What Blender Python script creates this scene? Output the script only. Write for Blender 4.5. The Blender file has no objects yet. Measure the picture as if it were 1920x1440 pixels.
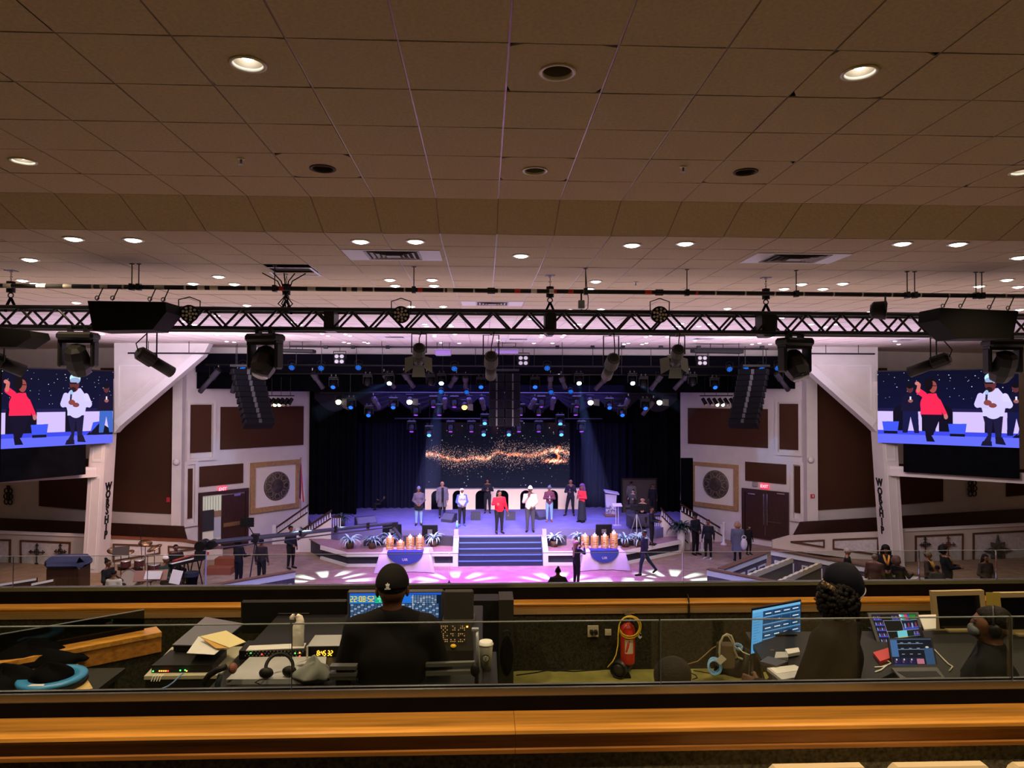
import bpy, math, random
import numpy as np
from mathutils import Vector, Matrix, Euler
random.seed(7)
C = bpy.context.scene.collection
SC = bpy.context.scene
PI = math.pi
EYE = 6.35                      # the camera stands on the balcony, 6.35 m over the hall floor
F = 1317.0                      # focal length for a 1920 px wide frame
cam_d = bpy.data.cameras.new('camera'); cam = bpy.data.objects.new('camera', cam_d); C.objects.link(cam)
cam_d.sensor_width = 36.0; cam_d.lens = F / 1920 * 36.0; cam_d.clip_start = 0.05; cam_d.clip_end = 300
YAW, PITCH, ROLL = 0.0395, 0.01935, 0.0025
CAM_M = Matrix.Rotation(-YAW, 3, 'Z') @ Matrix.Rotation(PI/2 + PITCH, 3, 'X') @ Matrix.Rotation(ROLL, 3, 'Z')
cam.location = (0, 0, EYE); cam.rotation_euler = CAM_M.to_euler()
SC.camera = cam
SC.view_settings.view_transform = 'Standard'; SC.view_settings.look = 'None'
SC.view_settings.exposure = 0.0; SC.view_settings.gamma = 1.0; SC.view_settings.use_curve_mapping = False
SC.cycles.use_denoising = True
try:
 SC.cycles.denoiser = 'OPENIMAGEDENOISE'
except Exception:
 pass
SC.cycles.max_bounces = 6; SC.cycles.diffuse_bounces = 3; SC.cycles.glossy_bounces = 3
SC.cycles.transmission_bounces = 6; SC.cycles.transparent_max_bounces = 16; SC.cycles.volume_bounces = 0
SC.cycles.sample_clamp_indirect = 4.0; SC.cycles.caustics_reflective = False; SC.cycles.caustics_refractive = False
W = bpy.data.worlds.new('world'); SC.world = W; W.use_nodes = True
W.node_tree.nodes['Background'].inputs[0].default_value = (0.30, 0.165, 0.085, 1)
W.node_tree.nodes['Background'].inputs[1].default_value = 0.19
def area(name, loc, target, sx, sy, power, col, spread=PI):
 d = bpy.data.lights.new(name, 'AREA'); d.shape = 'RECTANGLE'; d.size = sx; d.size_y = sy
 d.energy = power; d.color = col; d.spread = spread
 o = bpy.data.objects.new(name, d); C.objects.link(o); o.location = loc
 o.rotation_euler = (Vector(target) - Vector(loc)).to_track_quat('-Z', 'Y').to_euler()
 return o
def spot(name, loc, target, power, col, angle=60, blend=0.5, radius=0.08):
 d = bpy.data.lights.new(name, 'SPOT'); d.energy = power; d.color = col
 d.spot_size = math.radians(angle); d.spot_blend = blend; d.shadow_soft_size = radius
 o = bpy.data.objects.new(name, d); C.objects.link(o); o.location = loc
 o.rotation_euler = (Vector(target) - Vector(loc)).to_track_quat('-Z', 'Y').to_euler()
 return o
VIO = (0.26, 0.20, 1.0); LAV = (0.78, 0.62, 1.0); WARM = (1.0, 0.72, 0.42); NEU = (1.0, 0.87, 0.75); BLU = (0.12, 0.28, 1.0)
area('stage_wash', (0.6, 30.3, 6.9), (0.6, 30.4, 0.9), 11, 2.5, 860, VIO, 2.0)
area('front_wash', (0.6, 20.5, 8.0), (0.6, 29.5, 1.2), 8, 1.5, 560, (0.95, 0.74, 0.88), 0.78)
area('floor_wash', (0.6, 24.2, 8.0), (0.6, 24.2, 0), 7, 2, 900, (0.38, 0.06, 1.0), 1.0)
area('floor_wash_wide', (0.6, 24.0, 8.0), (0.6, 24.6, 0), 12, 3, 230, (0.50, 0.28, 1.0), 1.9)
area('ceiling_fill_far', (0.5, 20.5, 6.45), (0.5, 20.5, 9), 27, 9, 1250, (0.76, 0.61, 1.0))  # added upward fill lamp, stands in for stage light bounced onto the ceiling
area('ceiling_fill_mid', (0.5, 12.2, 6.45), (0.5, 12.2, 9), 24, 6, 230, (1.0, 0.74, 0.66))  # second added fill lamp, in place of warm light bounced from below
area('wall_fill_left', (-9.0, 20.0, 8.0), (-13.5, 29.5, 3.0), 7, 4, 800, (0.97, 0.79, 0.92))  # added fill lamp that brightens the left side walls, no fixture there
area('wall_fill_right', (10.0, 20.0, 8.0), (14.5, 29.5, 3.0), 7, 4, 520, (0.97, 0.80, 0.84))  # matching added fill for the right side walls, no fixture either
spot('band_lamp', (-10.5, 22.0, 7.6), (-14.5, 26.0, 1.2), 900, (1.0, .50, .25), 50)
spot('blue_wash', (-3.0, 10.2, 7.3), (-7.0, 21.3, .7), 5200, (.20, .28, 1.0), 17)
spot('blue_wash', (4.0, 10.2, 7.3), (8.0, 21.8, .7), 5200, (.20, .28, 1.0), 17)
for x_ in (-3.2, 0.2, 3.6):        # house downlights over the balcony seats, above the frame
 spot('downlight', (x_, 1.9, EYE + 1.93), (x_, 1.9, 0), 260, WARM, 125, 0.8, 0.06)
EYEV = Vector((0, 0, EYE))
def ray(u, v):
 return CAM_M @ Vector(((u - 960) / F, (720 - v) / F, -1.0))
def at(u, v, Y):
 """the point of the place seen at pixel (u, v), a distance Y into the hall"""
 d = ray(u, v); return EYEV + d * (Y / d.y)
def atz(u, v, z):
 """... lying at height z"""
 d = ray(u, v); return EYEV + d * ((z - EYE) / d.z)
def atp(u, v, p, n):
 """... lying on the plane through p with normal n"""
 d = ray(u, v); return EYEV + d * ((Vector(p) - EYEV).dot(n) / d.dot(n))
def px(n, Y):
 return n * Y / F
MATS = {}
def mat(name, col, rough=0.6, metal=0.0, emit=None, estr=0.0, spec=0.5, noise=0.0, nscale=8.0, bump=0.0, bscale=60.0, stretch=None, alpha=None):
 if name in MATS: return MATS[name]
 m = bpy.data.materials.new(name); m.use_nodes = True; nt = m.node_tree; b = nt.nodes['Principled BSDF']
 b.inputs['Base Color'].default_value = (*col, 1); b.inputs['Roughness'].default_value = rough
 b.inputs['Metallic'].default_value = metal; b.inputs['Specular IOR Level'].default_value = spec
 if emit:
  b.inputs['Emission Color'].default_value = (*emit, 1); b.inputs['Emission Strength'].default_value = estr
 if noise > 0 or bump > 0:
  tc = nt.nodes.new('ShaderNodeTexCoord'); mp = nt.nodes.new('ShaderNodeMapping')
  nt.links.new(tc.outputs['Object'], mp.inputs[0])
  if stretch: mp.inputs['Scale'].default_value = stretch
 if noise > 0:
  n = nt.nodes.new('ShaderNodeTexNoise'); n.inputs['Scale'].default_value = nscale; n.inputs['Detail'].default_value = 6
  r = nt.nodes.new('ShaderNodeValToRGB'); lo = [c * (1 - noise) for c in col]; hi = [min(1, c * (1 + noise)) for c in col]
  r.color_ramp.elements[0].color = (*lo, 1); r.color_ramp.elements[1].color = (*hi, 1)
  r.color_ramp.elements[0].position = 0.3; r.color_ramp.elements[1].position = 0.7
  nt.links.new(mp.outputs[0], n.inputs['Vector']); nt.links.new(n.outputs['Fac'], r.inputs[0]); nt.links.new(r.outputs[0], b.inputs['Base Color'])
 if bump > 0:
  n2 = nt.nodes.new('ShaderNodeTexNoise'); n2.inputs['Scale'].default_value = bscale
  bp = nt.nodes.new('ShaderNodeBump'); bp.inputs['Strength'].default_value = bump; bp.inputs['Distance'].default_value = 0.01
  nt.links.new(mp.outputs[0], n2.inputs['Vector']); nt.links.new(n2.outputs['Fac'], bp.inputs['Height']); nt.links.new(bp.outputs[0], b.inputs['Normal'])
 MATS[name] = m; return m
def emat(name, col, s):
 if name in MATS: return MATS[name]
 m = bpy.data.materials.new(name); m.use_nodes = True; nt = m.node_tree; nt.nodes.clear()
 e = nt.nodes.new('ShaderNodeEmission'); e.inputs[0].default_value = (*col, 1); e.inputs[1].default_value = s
 o = nt.nodes.new('ShaderNodeOutputMaterial'); nt.links.new(e.outputs[0], o.inputs[0]); MATS[name] = m; return m
def s2l(r, g, b):
 f = lambda c: (c / 255 / 12.92) if c / 255 <= 0.04045 else ((c / 255 + 0.055) / 1.055) ** 2.4
 return (f(r), f(g), f(b))
def glassmat(name, tint=(0.93, 0.97, 0.95), refl=0.05):
 if name in MATS: return MATS[name]
 m = bpy.data.materials.new(name); m.use_nodes = True; nt = m.node_tree; nt.nodes.clear()
 t = nt.nodes.new('ShaderNodeBsdfTransparent'); t.inputs[0].default_value = (*tint, 1)
 g = nt.nodes.new('ShaderNodeBsdfGlossy'); g.inputs['Roughness'].default_value = 0.02
 fr = nt.nodes.new('ShaderNodeFresnel'); fr.inputs[0].default_value = 1.45
 mx = nt.nodes.new('ShaderNodeMixShader'); o = nt.nodes.new('ShaderNodeOutputMaterial')
 nt.links.new(fr.outputs[0], mx.inputs[0]); nt.links.new(t.outputs[0], mx.inputs[1]); nt.links.new(g.outputs[0], mx.inputs[2]); nt.links.new(mx.outputs[0], o.inputs[0])
 MATS[name] = m; return m
def rotm(rx=0, ry=0, rz=0): return Euler((rx, ry, rz)).to_matrix()
class MB:
 def __init__(s): s.v = []; s.f = []; s.m = []
 def add(s, vs, fs, mi=0):
  k = len(s.v); s.v += [tuple(p) for p in vs]; s.f += [tuple(i + k for i in q) for q in fs]; s.m += [mi] * len(fs); return s
 def box(s, c, d, R=None, mi=0, taper=1.0, bev=0.0):
  c = Vector(c); h = [x / 2 for x in d]
  if bev > 0:
   b = min(bev, min(h) * 0.9); vs = []; fs = []; idx = {}
   for sx in (-1, 1):
    for sy in (-1, 1):
     for sz in (-1, 1):
      for ax in range(3):
       p = [sx * h[0], sy * h[1], sz * h[2]]
       for k in range(3):
        if k != ax: p[k] -= (sx, sy, sz)[k] * b
       idx[(sx, sy, sz, ax)] = len(vs); vs.append(Vector(p))
   for ax in range(3):
    a, bb = [k for k in range(3) if k != ax]
    for sg in (-1, 1):
     q = []
     for (i, j) in ((-1, -1), (1, -1), (1, 1), (-1, 1)):
      t = [0, 0, 0]; t[ax] = sg; t[a] = i; t[bb] = j; q.append(idx[(*t, ax)])
     if (sg > 0) == (ax == 1): q.reverse()
     fs.append(q)
   for ax in range(3):
    a, bb = [k for k in range(3) if k != ax]
    for i in (-1, 1):
     for j in (-1, 1):
      t0 = [0, 0, 0]; t0[ax] = -1; t0[a] = i; t0[bb] = j; t1 = list(t0); t1[ax] = 1
      fs.append([idx[(*t0, a)], idx[(*t1, a)], idx[(*t1, bb)], idx[(*t0, bb)]])
   for sx in (-1, 1):
    for sy in (-1, 1):
     for sz in (-1, 1): fs.append([idx[(sx, sy, sz, 0)], idx[(sx, sy, sz, 1)], idx[(sx, sy, sz, 2)]])
  else:
   vs = [Vector((x * h[0] * (taper if z > 0 else 1), y * h[1] * (taper if z > 0 else 1), z * h[2])) for z in (-1, 1) for y in (-1, 1) for x in (-1, 1)]
   fs = [(0, 2, 3, 1), (4, 5, 7, 6), (0, 1, 5, 4), (2, 6, 7, 3), (0, 4, 6, 2), (1, 3, 7, 5)]
  if R is not None: vs = [R @ p for p in vs]
  return s.add([c + p for p in vs], fs, mi)
 def bb(s, x0, x1, y0, y1, z0, z1, mi=0, bev=0.0): return s.box(((x0 + x1) / 2, (y0 + y1) / 2, (z0 + z1) / 2), (abs(x1 - x0), abs(y1 - y0), abs(z1 - z0)), None, mi, 1.0, bev)
 def cyl(s, a, b, r0, r1=None, n=12, mi=0, caps=True):
  a = Vector(a); b = Vector(b); r1 = r0 if r1 is None else r1
  d = (b - a).normalized(); up = Vector((0, 0, 1)) if abs(d.z) < 0.95 else Vector((1, 0, 0))
  x = d.cross(up).normalized(); y = d.cross(x)
  vs = []
  for p, r in ((a, r0), (b, r1)):
   for i in range(n):
    t = 2 * PI * i / n; vs.append(p + x * math.cos(t) * r + y * math.sin(t) * r)
  fs = [(i, (i + 1) % n, n + (i + 1) % n, n + i) for i in range(n)]
  if caps: fs += [tuple(range(n - 1, -1, -1)), tuple(range(n, 2 * n))]
  return s.add(vs, fs, mi)
 def tube(s, pts, r, n=6, mi=0):
  pts = [Vector(p) for p in pts]; vs = []; L = len(pts); rr = r if isinstance(r, (list, tuple)) else [r] * L
  x = None
  for i, p in enumerate(pts):
   d = (pts[min(i + 1, L - 1)] - pts[max(i - 1, 0)])
   d = d.normalized() if d.length > 1e-9 else Vector((0, 0, 1))
   if x is None:
    up = Vector((0, 0, 1)) if abs(d.z) < 0.9 else Vector((1, 0, 0)); x = d.cross(up).normalized()
   else:
    x = x - d * x.dot(d); x = x.normalized() if x.length > 1e-6 else d.orthogonal().normalized()
   y = d.cross(x)
   for k in range(n):
    t = 2 * PI * k / n; vs.append(p + (x * math.cos(t) + y * math.sin(t)) * rr[i])
  fs = [(i * n + k, i * n + (k + 1) % n, (i + 1) * n + (k + 1) % n, (i + 1) * n + k) for i in range(L - 1) for k in range(n)]
  fs += [tuple(range(n - 1, -1, -1)), tuple(range((L - 1) * n, L * n))]
  return s.add(vs, fs, mi)
 def lathe(s, c, prof, n=16, R=None, mi=0, caps=True):
  c = Vector(c); vs = []; L = len(prof)
  for (r, z) in prof:
   for k in range(n):
    t = 2 * PI * k / n; p = Vector((r * math.cos(t), r * math.sin(t), z)); vs.append(c + (R @ p if R is not None else p))
  fs = [(i * n + k, i * n + (k + 1) % n, (i + 1) * n + (k + 1) % n, (i + 1) * n + k) for i in range(L - 1) for k in range(n)]
  if caps and prof[0][0] > 1e-6: fs.append(tuple(range(n - 1, -1, -1)))
  if caps and prof[-1][0] > 1e-6: fs.append(tuple(range((L - 1) * n, L * n)))
  return s.add(vs, fs, mi)
 def ell(s, c, r, n=12, m=8, R=None, mi=0):
  c = Vector(c); vs = []
  for j in range(m + 1):
   a = -PI / 2 + PI * j / m
   for k in range(n):
    t = 2 * PI * k / n; p = Vector((r[0] * math.cos(a) * math.cos(t), r[1] * math.cos(a) * math.sin(t), r[2] * math.sin(a)))
    vs.append(c + (R @ p if R is not None else p))
  fs = [(j * n + k, j * n + (k + 1) % n, (j + 1) * n + (k + 1) % n, (j + 1) * n + k) for j in range(m) for k in range(n)]
  return s.add(vs, fs, mi)
 def prism(s, poly, ext, mi=0):
  ext = Vector(ext); poly = [Vector(p) for p in poly]; n = len(poly)
  vs = poly + [p + ext for p in poly]
  fs = [tuple(range(n)), tuple(range(2 * n - 1, n - 1, -1))] + [(i, n + i, n + (i + 1) % n, (i + 1) % n) for i in range(n)]
  return s.add(vs, fs, mi)
 def ring(s, outer, inner, ext, mi=0):
  """flat frame between two polygons of the same count, given thickness"""
  ext = Vector(ext); o = [Vector(p) for p in outer]; q = [Vector(p) for p in inner]; n = len(o)
  vs = o + q + [p + ext for p in o] + [p + ext for p in q]; fs = []
  for i in range(n):
   j = (i + 1) % n
   fs += [(i, j, n + j, n + i), (2 * n + i, 3 * n + i, 3 * n + j, 2 * n + j), (i, 2 * n + i, 2 * n + j, j), (n + i, n + j, 3 * n + j, 3 * n + i)]
  return s.add(vs, fs, mi)
 def torus(s, c, R0, r, n=20, m=8, R=None, mi=0, a0=0, a1=2 * PI):
  c = Vector(c); full = abs(a1 - a0 - 2 * PI) < 1e-6; N = n if full else n + 1; vs = []
  for i in range(N):
   t = a0 + (a1 - a0) * i / n
   for k in range(m):
    q = 2 * PI * k / m; p = Vector(((R0 + r * math.cos(q)) * math.cos(t), (R0 + r * math.cos(q)) * math.sin(t), r * math.sin(q)))
    vs.append(c + (R @ p if R is not None else p))
  fs = [(i * m + k, ((i + 1) % N) * m + k, ((i + 1) % N) * m + (k + 1) % m, i * m + (k + 1) % m) for i in range(n) for k in range(m)]
  return s.add(vs, fs, mi)
 def mesh(s, name, mats, smooth=False):
  me = bpy.data.meshes.new(name); me.from_pydata(s.v, [], s.f)
  for m in (mats if isinstance(mats, (list, tuple)) else [mats]): me.materials.append(m)
  if any(s.m): me.polygons.foreach_set('material_index', s.m)
  if smooth:
   me.polygons.foreach_set('use_smooth', [True] * len(me.polygons))
  me.validate(); me.update(); return me
 def build(s, name, mats, parent=None, smooth=False, world=True):
  o = bpy.data.objects.new(name, s.mesh(name, mats, smooth)); C.objects.link(o)
  if parent is not None:
   o.parent = parent
   if world and parent.type == 'EMPTY': o.location = -parent.location
  return o
def smooth_by_angle(o, deg=35):
 try: o.data.set_sharp_from_angle(angle=math.radians(deg))
 except Exception: pass
 return o
def tag(o, label, cat, group=None, kind=None):
 if label: o['label'] = label
 if cat: o['category'] = cat
 if group: o['group'] = group
 if kind: o['kind'] = kind
 return o
def thing(name, label, cat, loc=(0, 0, 0), rz=0, group=None, R=None):
 o = bpy.data.objects.new(name, None); C.objects.link(o); o.location = loc
 o.rotation_euler = R.to_euler() if R is not None else (0, 0, rz); o.empty_display_size = 0.1
 return tag(o, label, cat, group)
def struct(o, label=None, cat=None):
 o['kind'] = 'structure'
 if label: o['label'] = label
 if cat: o['category'] = cat
 return o
def part(name, mb, m, parent, smooth=False): return mb.build(name, m, parent, smooth, world=False)
KIDS = {}
def dup(root, loc, label=None, group=None, rot=None, swap=None, name=None):
 def cp(o, par):
  c = o.copy(); C.objects.link(c)
  if par is not None: c.parent = par
  if swap and o.type == 'MESH' and o.name.split('.')[0] in swap:
   for sl in c.material_slots: pass
   c.data = swap[o.name.split('.')[0]]
  for ch in o.children: cp(ch, c)
  return c
 r = cp(root, None); r.location = loc
 if rot is not None: r.rotation_euler = rot
 if label: r['label'] = label
 if group: r['group'] = group
 return r
def nth(i):
 if i < 20: return ORD[i]
 t, o = divmod(i + 1, 10); T = ['', '', 'twent', 'thirt', 'fort', 'fift', 'sixt', 'sevent'][t]
 return T + 'ieth' if o == 0 else T + 'y-' + ORD[o - 1]
ORD = ['first', 'second', 'third', 'fourth', 'fifth', 'sixth', 'seventh', 'eighth', 'ninth', 'tenth', 'eleventh', 'twelfth', 'thirteenth',
  'fourteenth', 'fifteenth', 'sixteenth', 'seventeenth', 'eighteenth', 'nineteenth', 'twentieth']
def ordl(i, n):
 return 'leftmost' if i == 0 else ('rightmost' if i == n - 1 else nth(i) + ' from left')
_fonts = {}
def text_mesh(txt, size, ext=0.004, bold=0.0):
 cu = bpy.data.curves.new('lettering', 'FONT'); cu.body = txt; cu.size = size; cu.extrude = ext; cu.align_x = 'CENTER'; cu.align_y = 'CENTER'; cu.offset = bold
 cu.resolution_u = 2
 o = bpy.data.objects.new('lettering', cu); C.objects.link(o)
 dg = bpy.context.evaluated_depsgraph_get(); me = bpy.data.meshes.new_from_object(o.evaluated_get(dg))
 bpy.data.objects.remove(o); bpy.data.curves.remove(cu); return me
def text_part(txt, size, m, parent, origin, xdir, ydir, ext=0.004, name='lettering', bold=0.0, world=True):
 me = text_mesh(txt, size, ext, bold); me.materials.clear(); me.materials.append(m)
 x = Vector(xdir).normalized(); y = Vector(ydir); y = (y - x * y.dot(x)).normalized(); z = x.cross(y)
 M = Matrix((x, y, z)).transposed().to_4x4(); M.translation = Vector(origin)
 me.transform(M); o = bpy.data.objects.new(name, me); C.objects.link(o)
 if parent is not None:
  o.parent = parent
  if world and parent.type == 'EMPTY': o.location = -parent.location
 return o
class Pic:
 def __init__(s, w, h, bg=(0, 0, 0)):
  s.w, s.h = w, h; s.a = np.zeros((h, w, 4), np.float32); s.a[..., 3] = 1; s.a[..., :3] = np.array(bg) / 255.0
  s.X, s.Y = np.meshgrid(np.arange(w) + .5, np.arange(h) + .5)
 def put(s, mask, col, al=1.0):
  mk = (mask.astype(np.float32) * al)[..., None]; s.a[..., :3] = s.a[..., :3] * (1 - mk) + np.array(col, np.float32) / 255.0 * mk
 def rect(s, x0, y0, x1, y1, col, al=1.0):
  x0, x1 = sorted((int(x0), int(x1))); y0, y1 = sorted((int(y0), int(y1))); x0, x1, y0, y1 = max(0, x0), max(0, x1), max(0, y0), max(0, y1)
  r = s.a[y0:y1, x0:x1, :3]; r[:] = r * (1 - al) + np.array(col, np.float32) / 255 * al
 def ell(s, cx, cy, rx, ry, col, al=1.0, rot=0):
  dx = s.X - cx; dy = s.Y - cy; c, q = math.cos(rot), math.sin(rot)
  s.put(((dx * c + dy * q) / rx) ** 2 + ((-dx * q + dy * c) / ry) ** 2 <= 1, col, al)
 def poly(s, pts, col, al=1.0):
  ins = np.zeros(s.X.shape, bool); n = len(pts)
  for i in range(n):
   x0, y0 = pts[i]; x1, y1 = pts[(i + 1) % n]
   if y0 == y1: continue
   cnd = ((y0 > s.Y) != (y1 > s.Y)) & (s.X < (x1 - x0) * (s.Y - y0) / (y1 - y0) + x0); ins ^= cnd
  s.put(ins, col, al)
 def line(s, x0, y0, x1, y1, w, col, al=1.0):
  d = np.array([x1 - x0, y1 - y0], float); L = np.hypot(*d) + 1e-9; t = np.clip(((s.X - x0) * d[0] + (s.Y - y0) * d[1]) / L ** 2, 0, 1)
  s.put(np.hypot(s.X - x0 - t * d[0], s.Y - y0 - t * d[1]) <= w / 2, col, al)
 def image(s, name):
  im = bpy.data.images.new(name, s.w, s.h, alpha=False, float_buffer=False)
  im.pixels.foreach_set(np.ascontiguousarray(np.clip(s.a[::-1], 0, 1)).ravel()); im.update(); im.pack(); return im
def picmat(name, pic, strength=1.0, emissive=True, rough=0.4):
 m = bpy.data.materials.new(name); m.use_nodes = True; nt = m.node_tree
 t = nt.nodes.new('ShaderNodeTexImage'); t.image = pic.image(name); t.extension = 'EXTEND'
 b = nt.nodes['Principled BSDF']; b.inputs['Roughness'].default_value = rough
 if emissive:
  b.inputs['Base Color'].default_value = (0.002, 0.002, 0.002, 1); b.inputs['Specular IOR Level'].default_value = .08; b.inputs['Roughness'].default_value = .8; nt.links.new(t.outputs[0], b.inputs['Emission Color']); b.inputs['Emission Strength'].default_value = strength
 else: nt.links.new(t.outputs[0], b.inputs['Base Color'])
 MATS[name] = m; return m
def picquad(name, p00, p10, p11, p01, m, parent=None, thick=None):
 """a flat picture face: bottom left, bottom right, top right, top left; with a body behind it when thick is given"""
 me = bpy.data.meshes.new(name); vs = [Vector(p) for p in (p00, p10, p11, p01)]; fs = [(0, 1, 2, 3)]
 if thick is not None:
  e = Vector(thick); vs += [p + e for p in vs[:4]]; fs += [(4, 7, 6, 5), (0, 4, 5, 1), (1, 5, 6, 2), (2, 6, 7, 3), (3, 7, 4, 0)]
 me.from_pydata([tuple(v) for v in vs], [], fs); uv = me.uv_layers.new(name='uv')
 for i, c in enumerate(((0, 0), (1, 0), (1, 1), (0, 1))): uv.data[i].uv = c
 me.materials.append(m); me.materials.append(MATS.get('black_plastic') or m)
 for p in me.polygons: p.material_index = 0 if p.index == 0 else 1
 o = bpy.data.objects.new(name, me); C.objects.link(o)
 if parent is not None:
  o.parent = parent
  if parent.type == 'EMPTY': o.location = -parent.location
 return o
BLK = mat('black_plastic', (0.007, 0.007, 0.0075), 0.5, spec=0.25)
BLKM = mat('black_metal', (0.010, 0.010, 0.011), 0.4, spec=0.35)
BLKF = mat('black_cloth', (0.003, 0.0033, 0.005), 0.95, spec=0.04, noise=0.4, nscale=3)
CHR = mat('chrome', (0.7, 0.7, 0.72), 0.2, 1.0)
GRYM = mat('grey_metal', (0.22, 0.22, 0.23), 0.4, 0.7)
WHT = mat('white_paint', (0.74, 0.70, 0.66), 0.55, noise=0.05, nscale=2, bump=0.05, bscale=25)
WHT2 = mat('white_satin', (0.80, 0.79, 0.77), 0.45)
TILE = mat('ceiling_tile', (0.62, 0.53, 0.42), 0.85, noise=0.10, nscale=42, bump=0.25, bscale=160)
TBAR = mat('ceiling_bar', (0.26, 0.22, 0.19), 0.28, 0.6)
DARKGAP = mat('plenum', (0.03, 0.025, 0.02), 0.9)
ACOU = mat('brown_acoustic_cloth', (0.075, 0.032, 0.018), 0.95, spec=0.1, noise=0.25, nscale=90, bump=0.3, bscale=220)
OAK = mat('honey_oak', (0.58, 0.27, 0.045), 0.32, noise=0.35, nscale=5, stretch=(0.35, 9, 9))
OAKD = mat('oak_fascia', (0.46, 0.19, 0.036), 0.36, noise=0.35, nscale=5, stretch=(0.35, 9, 9))
DWOOD = mat('dark_wood', (0.045, 0.018, 0.012), 0.35, noise=0.35, nscale=6, stretch=(6, 6, 0.5))
GOLDW = mat('gold_frame', (0.42, 0.25, 0.10), 0.4, noise=0.2, nscale=10)
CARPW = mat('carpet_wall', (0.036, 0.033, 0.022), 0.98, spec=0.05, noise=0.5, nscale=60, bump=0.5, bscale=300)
CARPF = mat('hall_carpet', (0.36, 0.25, 0.17), 0.95, spec=0.1, noise=0.18, nscale=3, bump=0.2, bscale=120)
CARPS = mat('stage_carpet', (0.15, 0.14, 0.33), 0.95, spec=0.1, noise=0.1, nscale=2)
NAVY = mat('navy_curtain', (0.005, 0.007, 0.024), 0.85, spec=0.2)
# ================================================================ ceiling
W_T = 0.61; X0 = 0.131; Y0 = 3.829; H1 = EYE + 1.953; H2 = EYE + 1.738; YB = Y0 + 5 * W_T; YC = YB + 0.577
Y_D = YC + 4 * W_T
SL = 0.0142
def ceil_z(y):
 if y <= YB: return H1
 if y <= YC: return H1 + (H2 - H1) * (y - YB) / (YC - YB)
 if y <= Y_D: return H2
 return H2 + SL * (y - Y_D)
def atc(u, v):
 """the point of the ceiling seen at (u, v)"""
 d = ray(u, v)
 for (ya, yb) in ((-50, YB), (YB, YC), (YC, Y_D), (Y_D, 60)):
  za = ceil_z(max(ya, -50) + 1e-6); zb = ceil_z(yb - 1e-6); s = (zb - za) / (yb - ya) if ya > -50 else 0.0
  den = d.z - s * d.y
  if abs(den) < 1e-9: continue
  t = (za - s * ya - EYE) / den if ya > -50 else (za - EYE) / d.z
  y = d.y * t
  if t > 0 and ya - 1e-3 <= y <= yb + 1e-3: return EYEV + d * t
 return at(u, v, 28)
row_y = [Y0 + (j) * W_T for j in range(-7, 6)] + [YC + j * W_T for j in range(0, 42)]
ceil_root = thing('ceiling', 'dropped ceiling of square speckled tiles in a metal grid', None, (0, 12, H2)); ceil_root['kind'] = 'structure'
pl = MB()
ys = [-4, YB, YC, Y_D, 33.5]
for a, b in zip(ys, ys[1:]):
 za, zb = ceil_z(a + 1e-6) + 0.16, ceil_z(b - 1e-6) + 0.16
 pl.add([(-24, a, za), (25, a, za), (25, b, zb), (-24, b, zb)], [(0, 3, 2, 1)])
pl.build('plenum', DARKGAP, ceil_root)
near_cans = [(465, 120, 1, 0.088), (1045, 135, 0, 0.092), (1612, 136, 1, 0.088), (44, 302, 1, 0.085), (1003, 320, 0, 0.092), (605, 316, 2, 0.09), (1398, 322, 2, 0.085), (1917, 322, 1, 0.085)]
can_pts = [atc(u, v) for u, v, *_ in near_cans]
n_tile = 0; mesh_cache = {}; stuff = MB()
def in_view(p):
 q = CAM_M.transposed() @ (p - EYEV)
 if q.z > -0.3: return False
 u = 960 + F * q.x / -q.z; v = 720 - F * q.y / -q.z
 return -60 < u < 1980 and -60 < v < 1500
tiles = []
for k in range(len(row_y) - 1):
 ya, yb = row_y[k], row_y[k + 1]
 if yb - ya < 0.1 or ya > 32.4: continue
 for i in range(-38, 40):
  xa = X0 + i * W_T; c = Vector((xa + W_T / 2, (ya + yb) / 2, ceil_z((ya + yb) / 2)))
  if -23.5 < c.x < 24.5: tiles.append((c, ya, yb, xa))
tiles.sort(key=lambda t: (not in_view(t[0]), t[0].y + abs(t[0].x) * 0.25))
vents = [(738, 478), (1490, 484)]
vent_pts = [atc(*p) for p in vents]
open_hatch = atc(548, 510)
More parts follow.
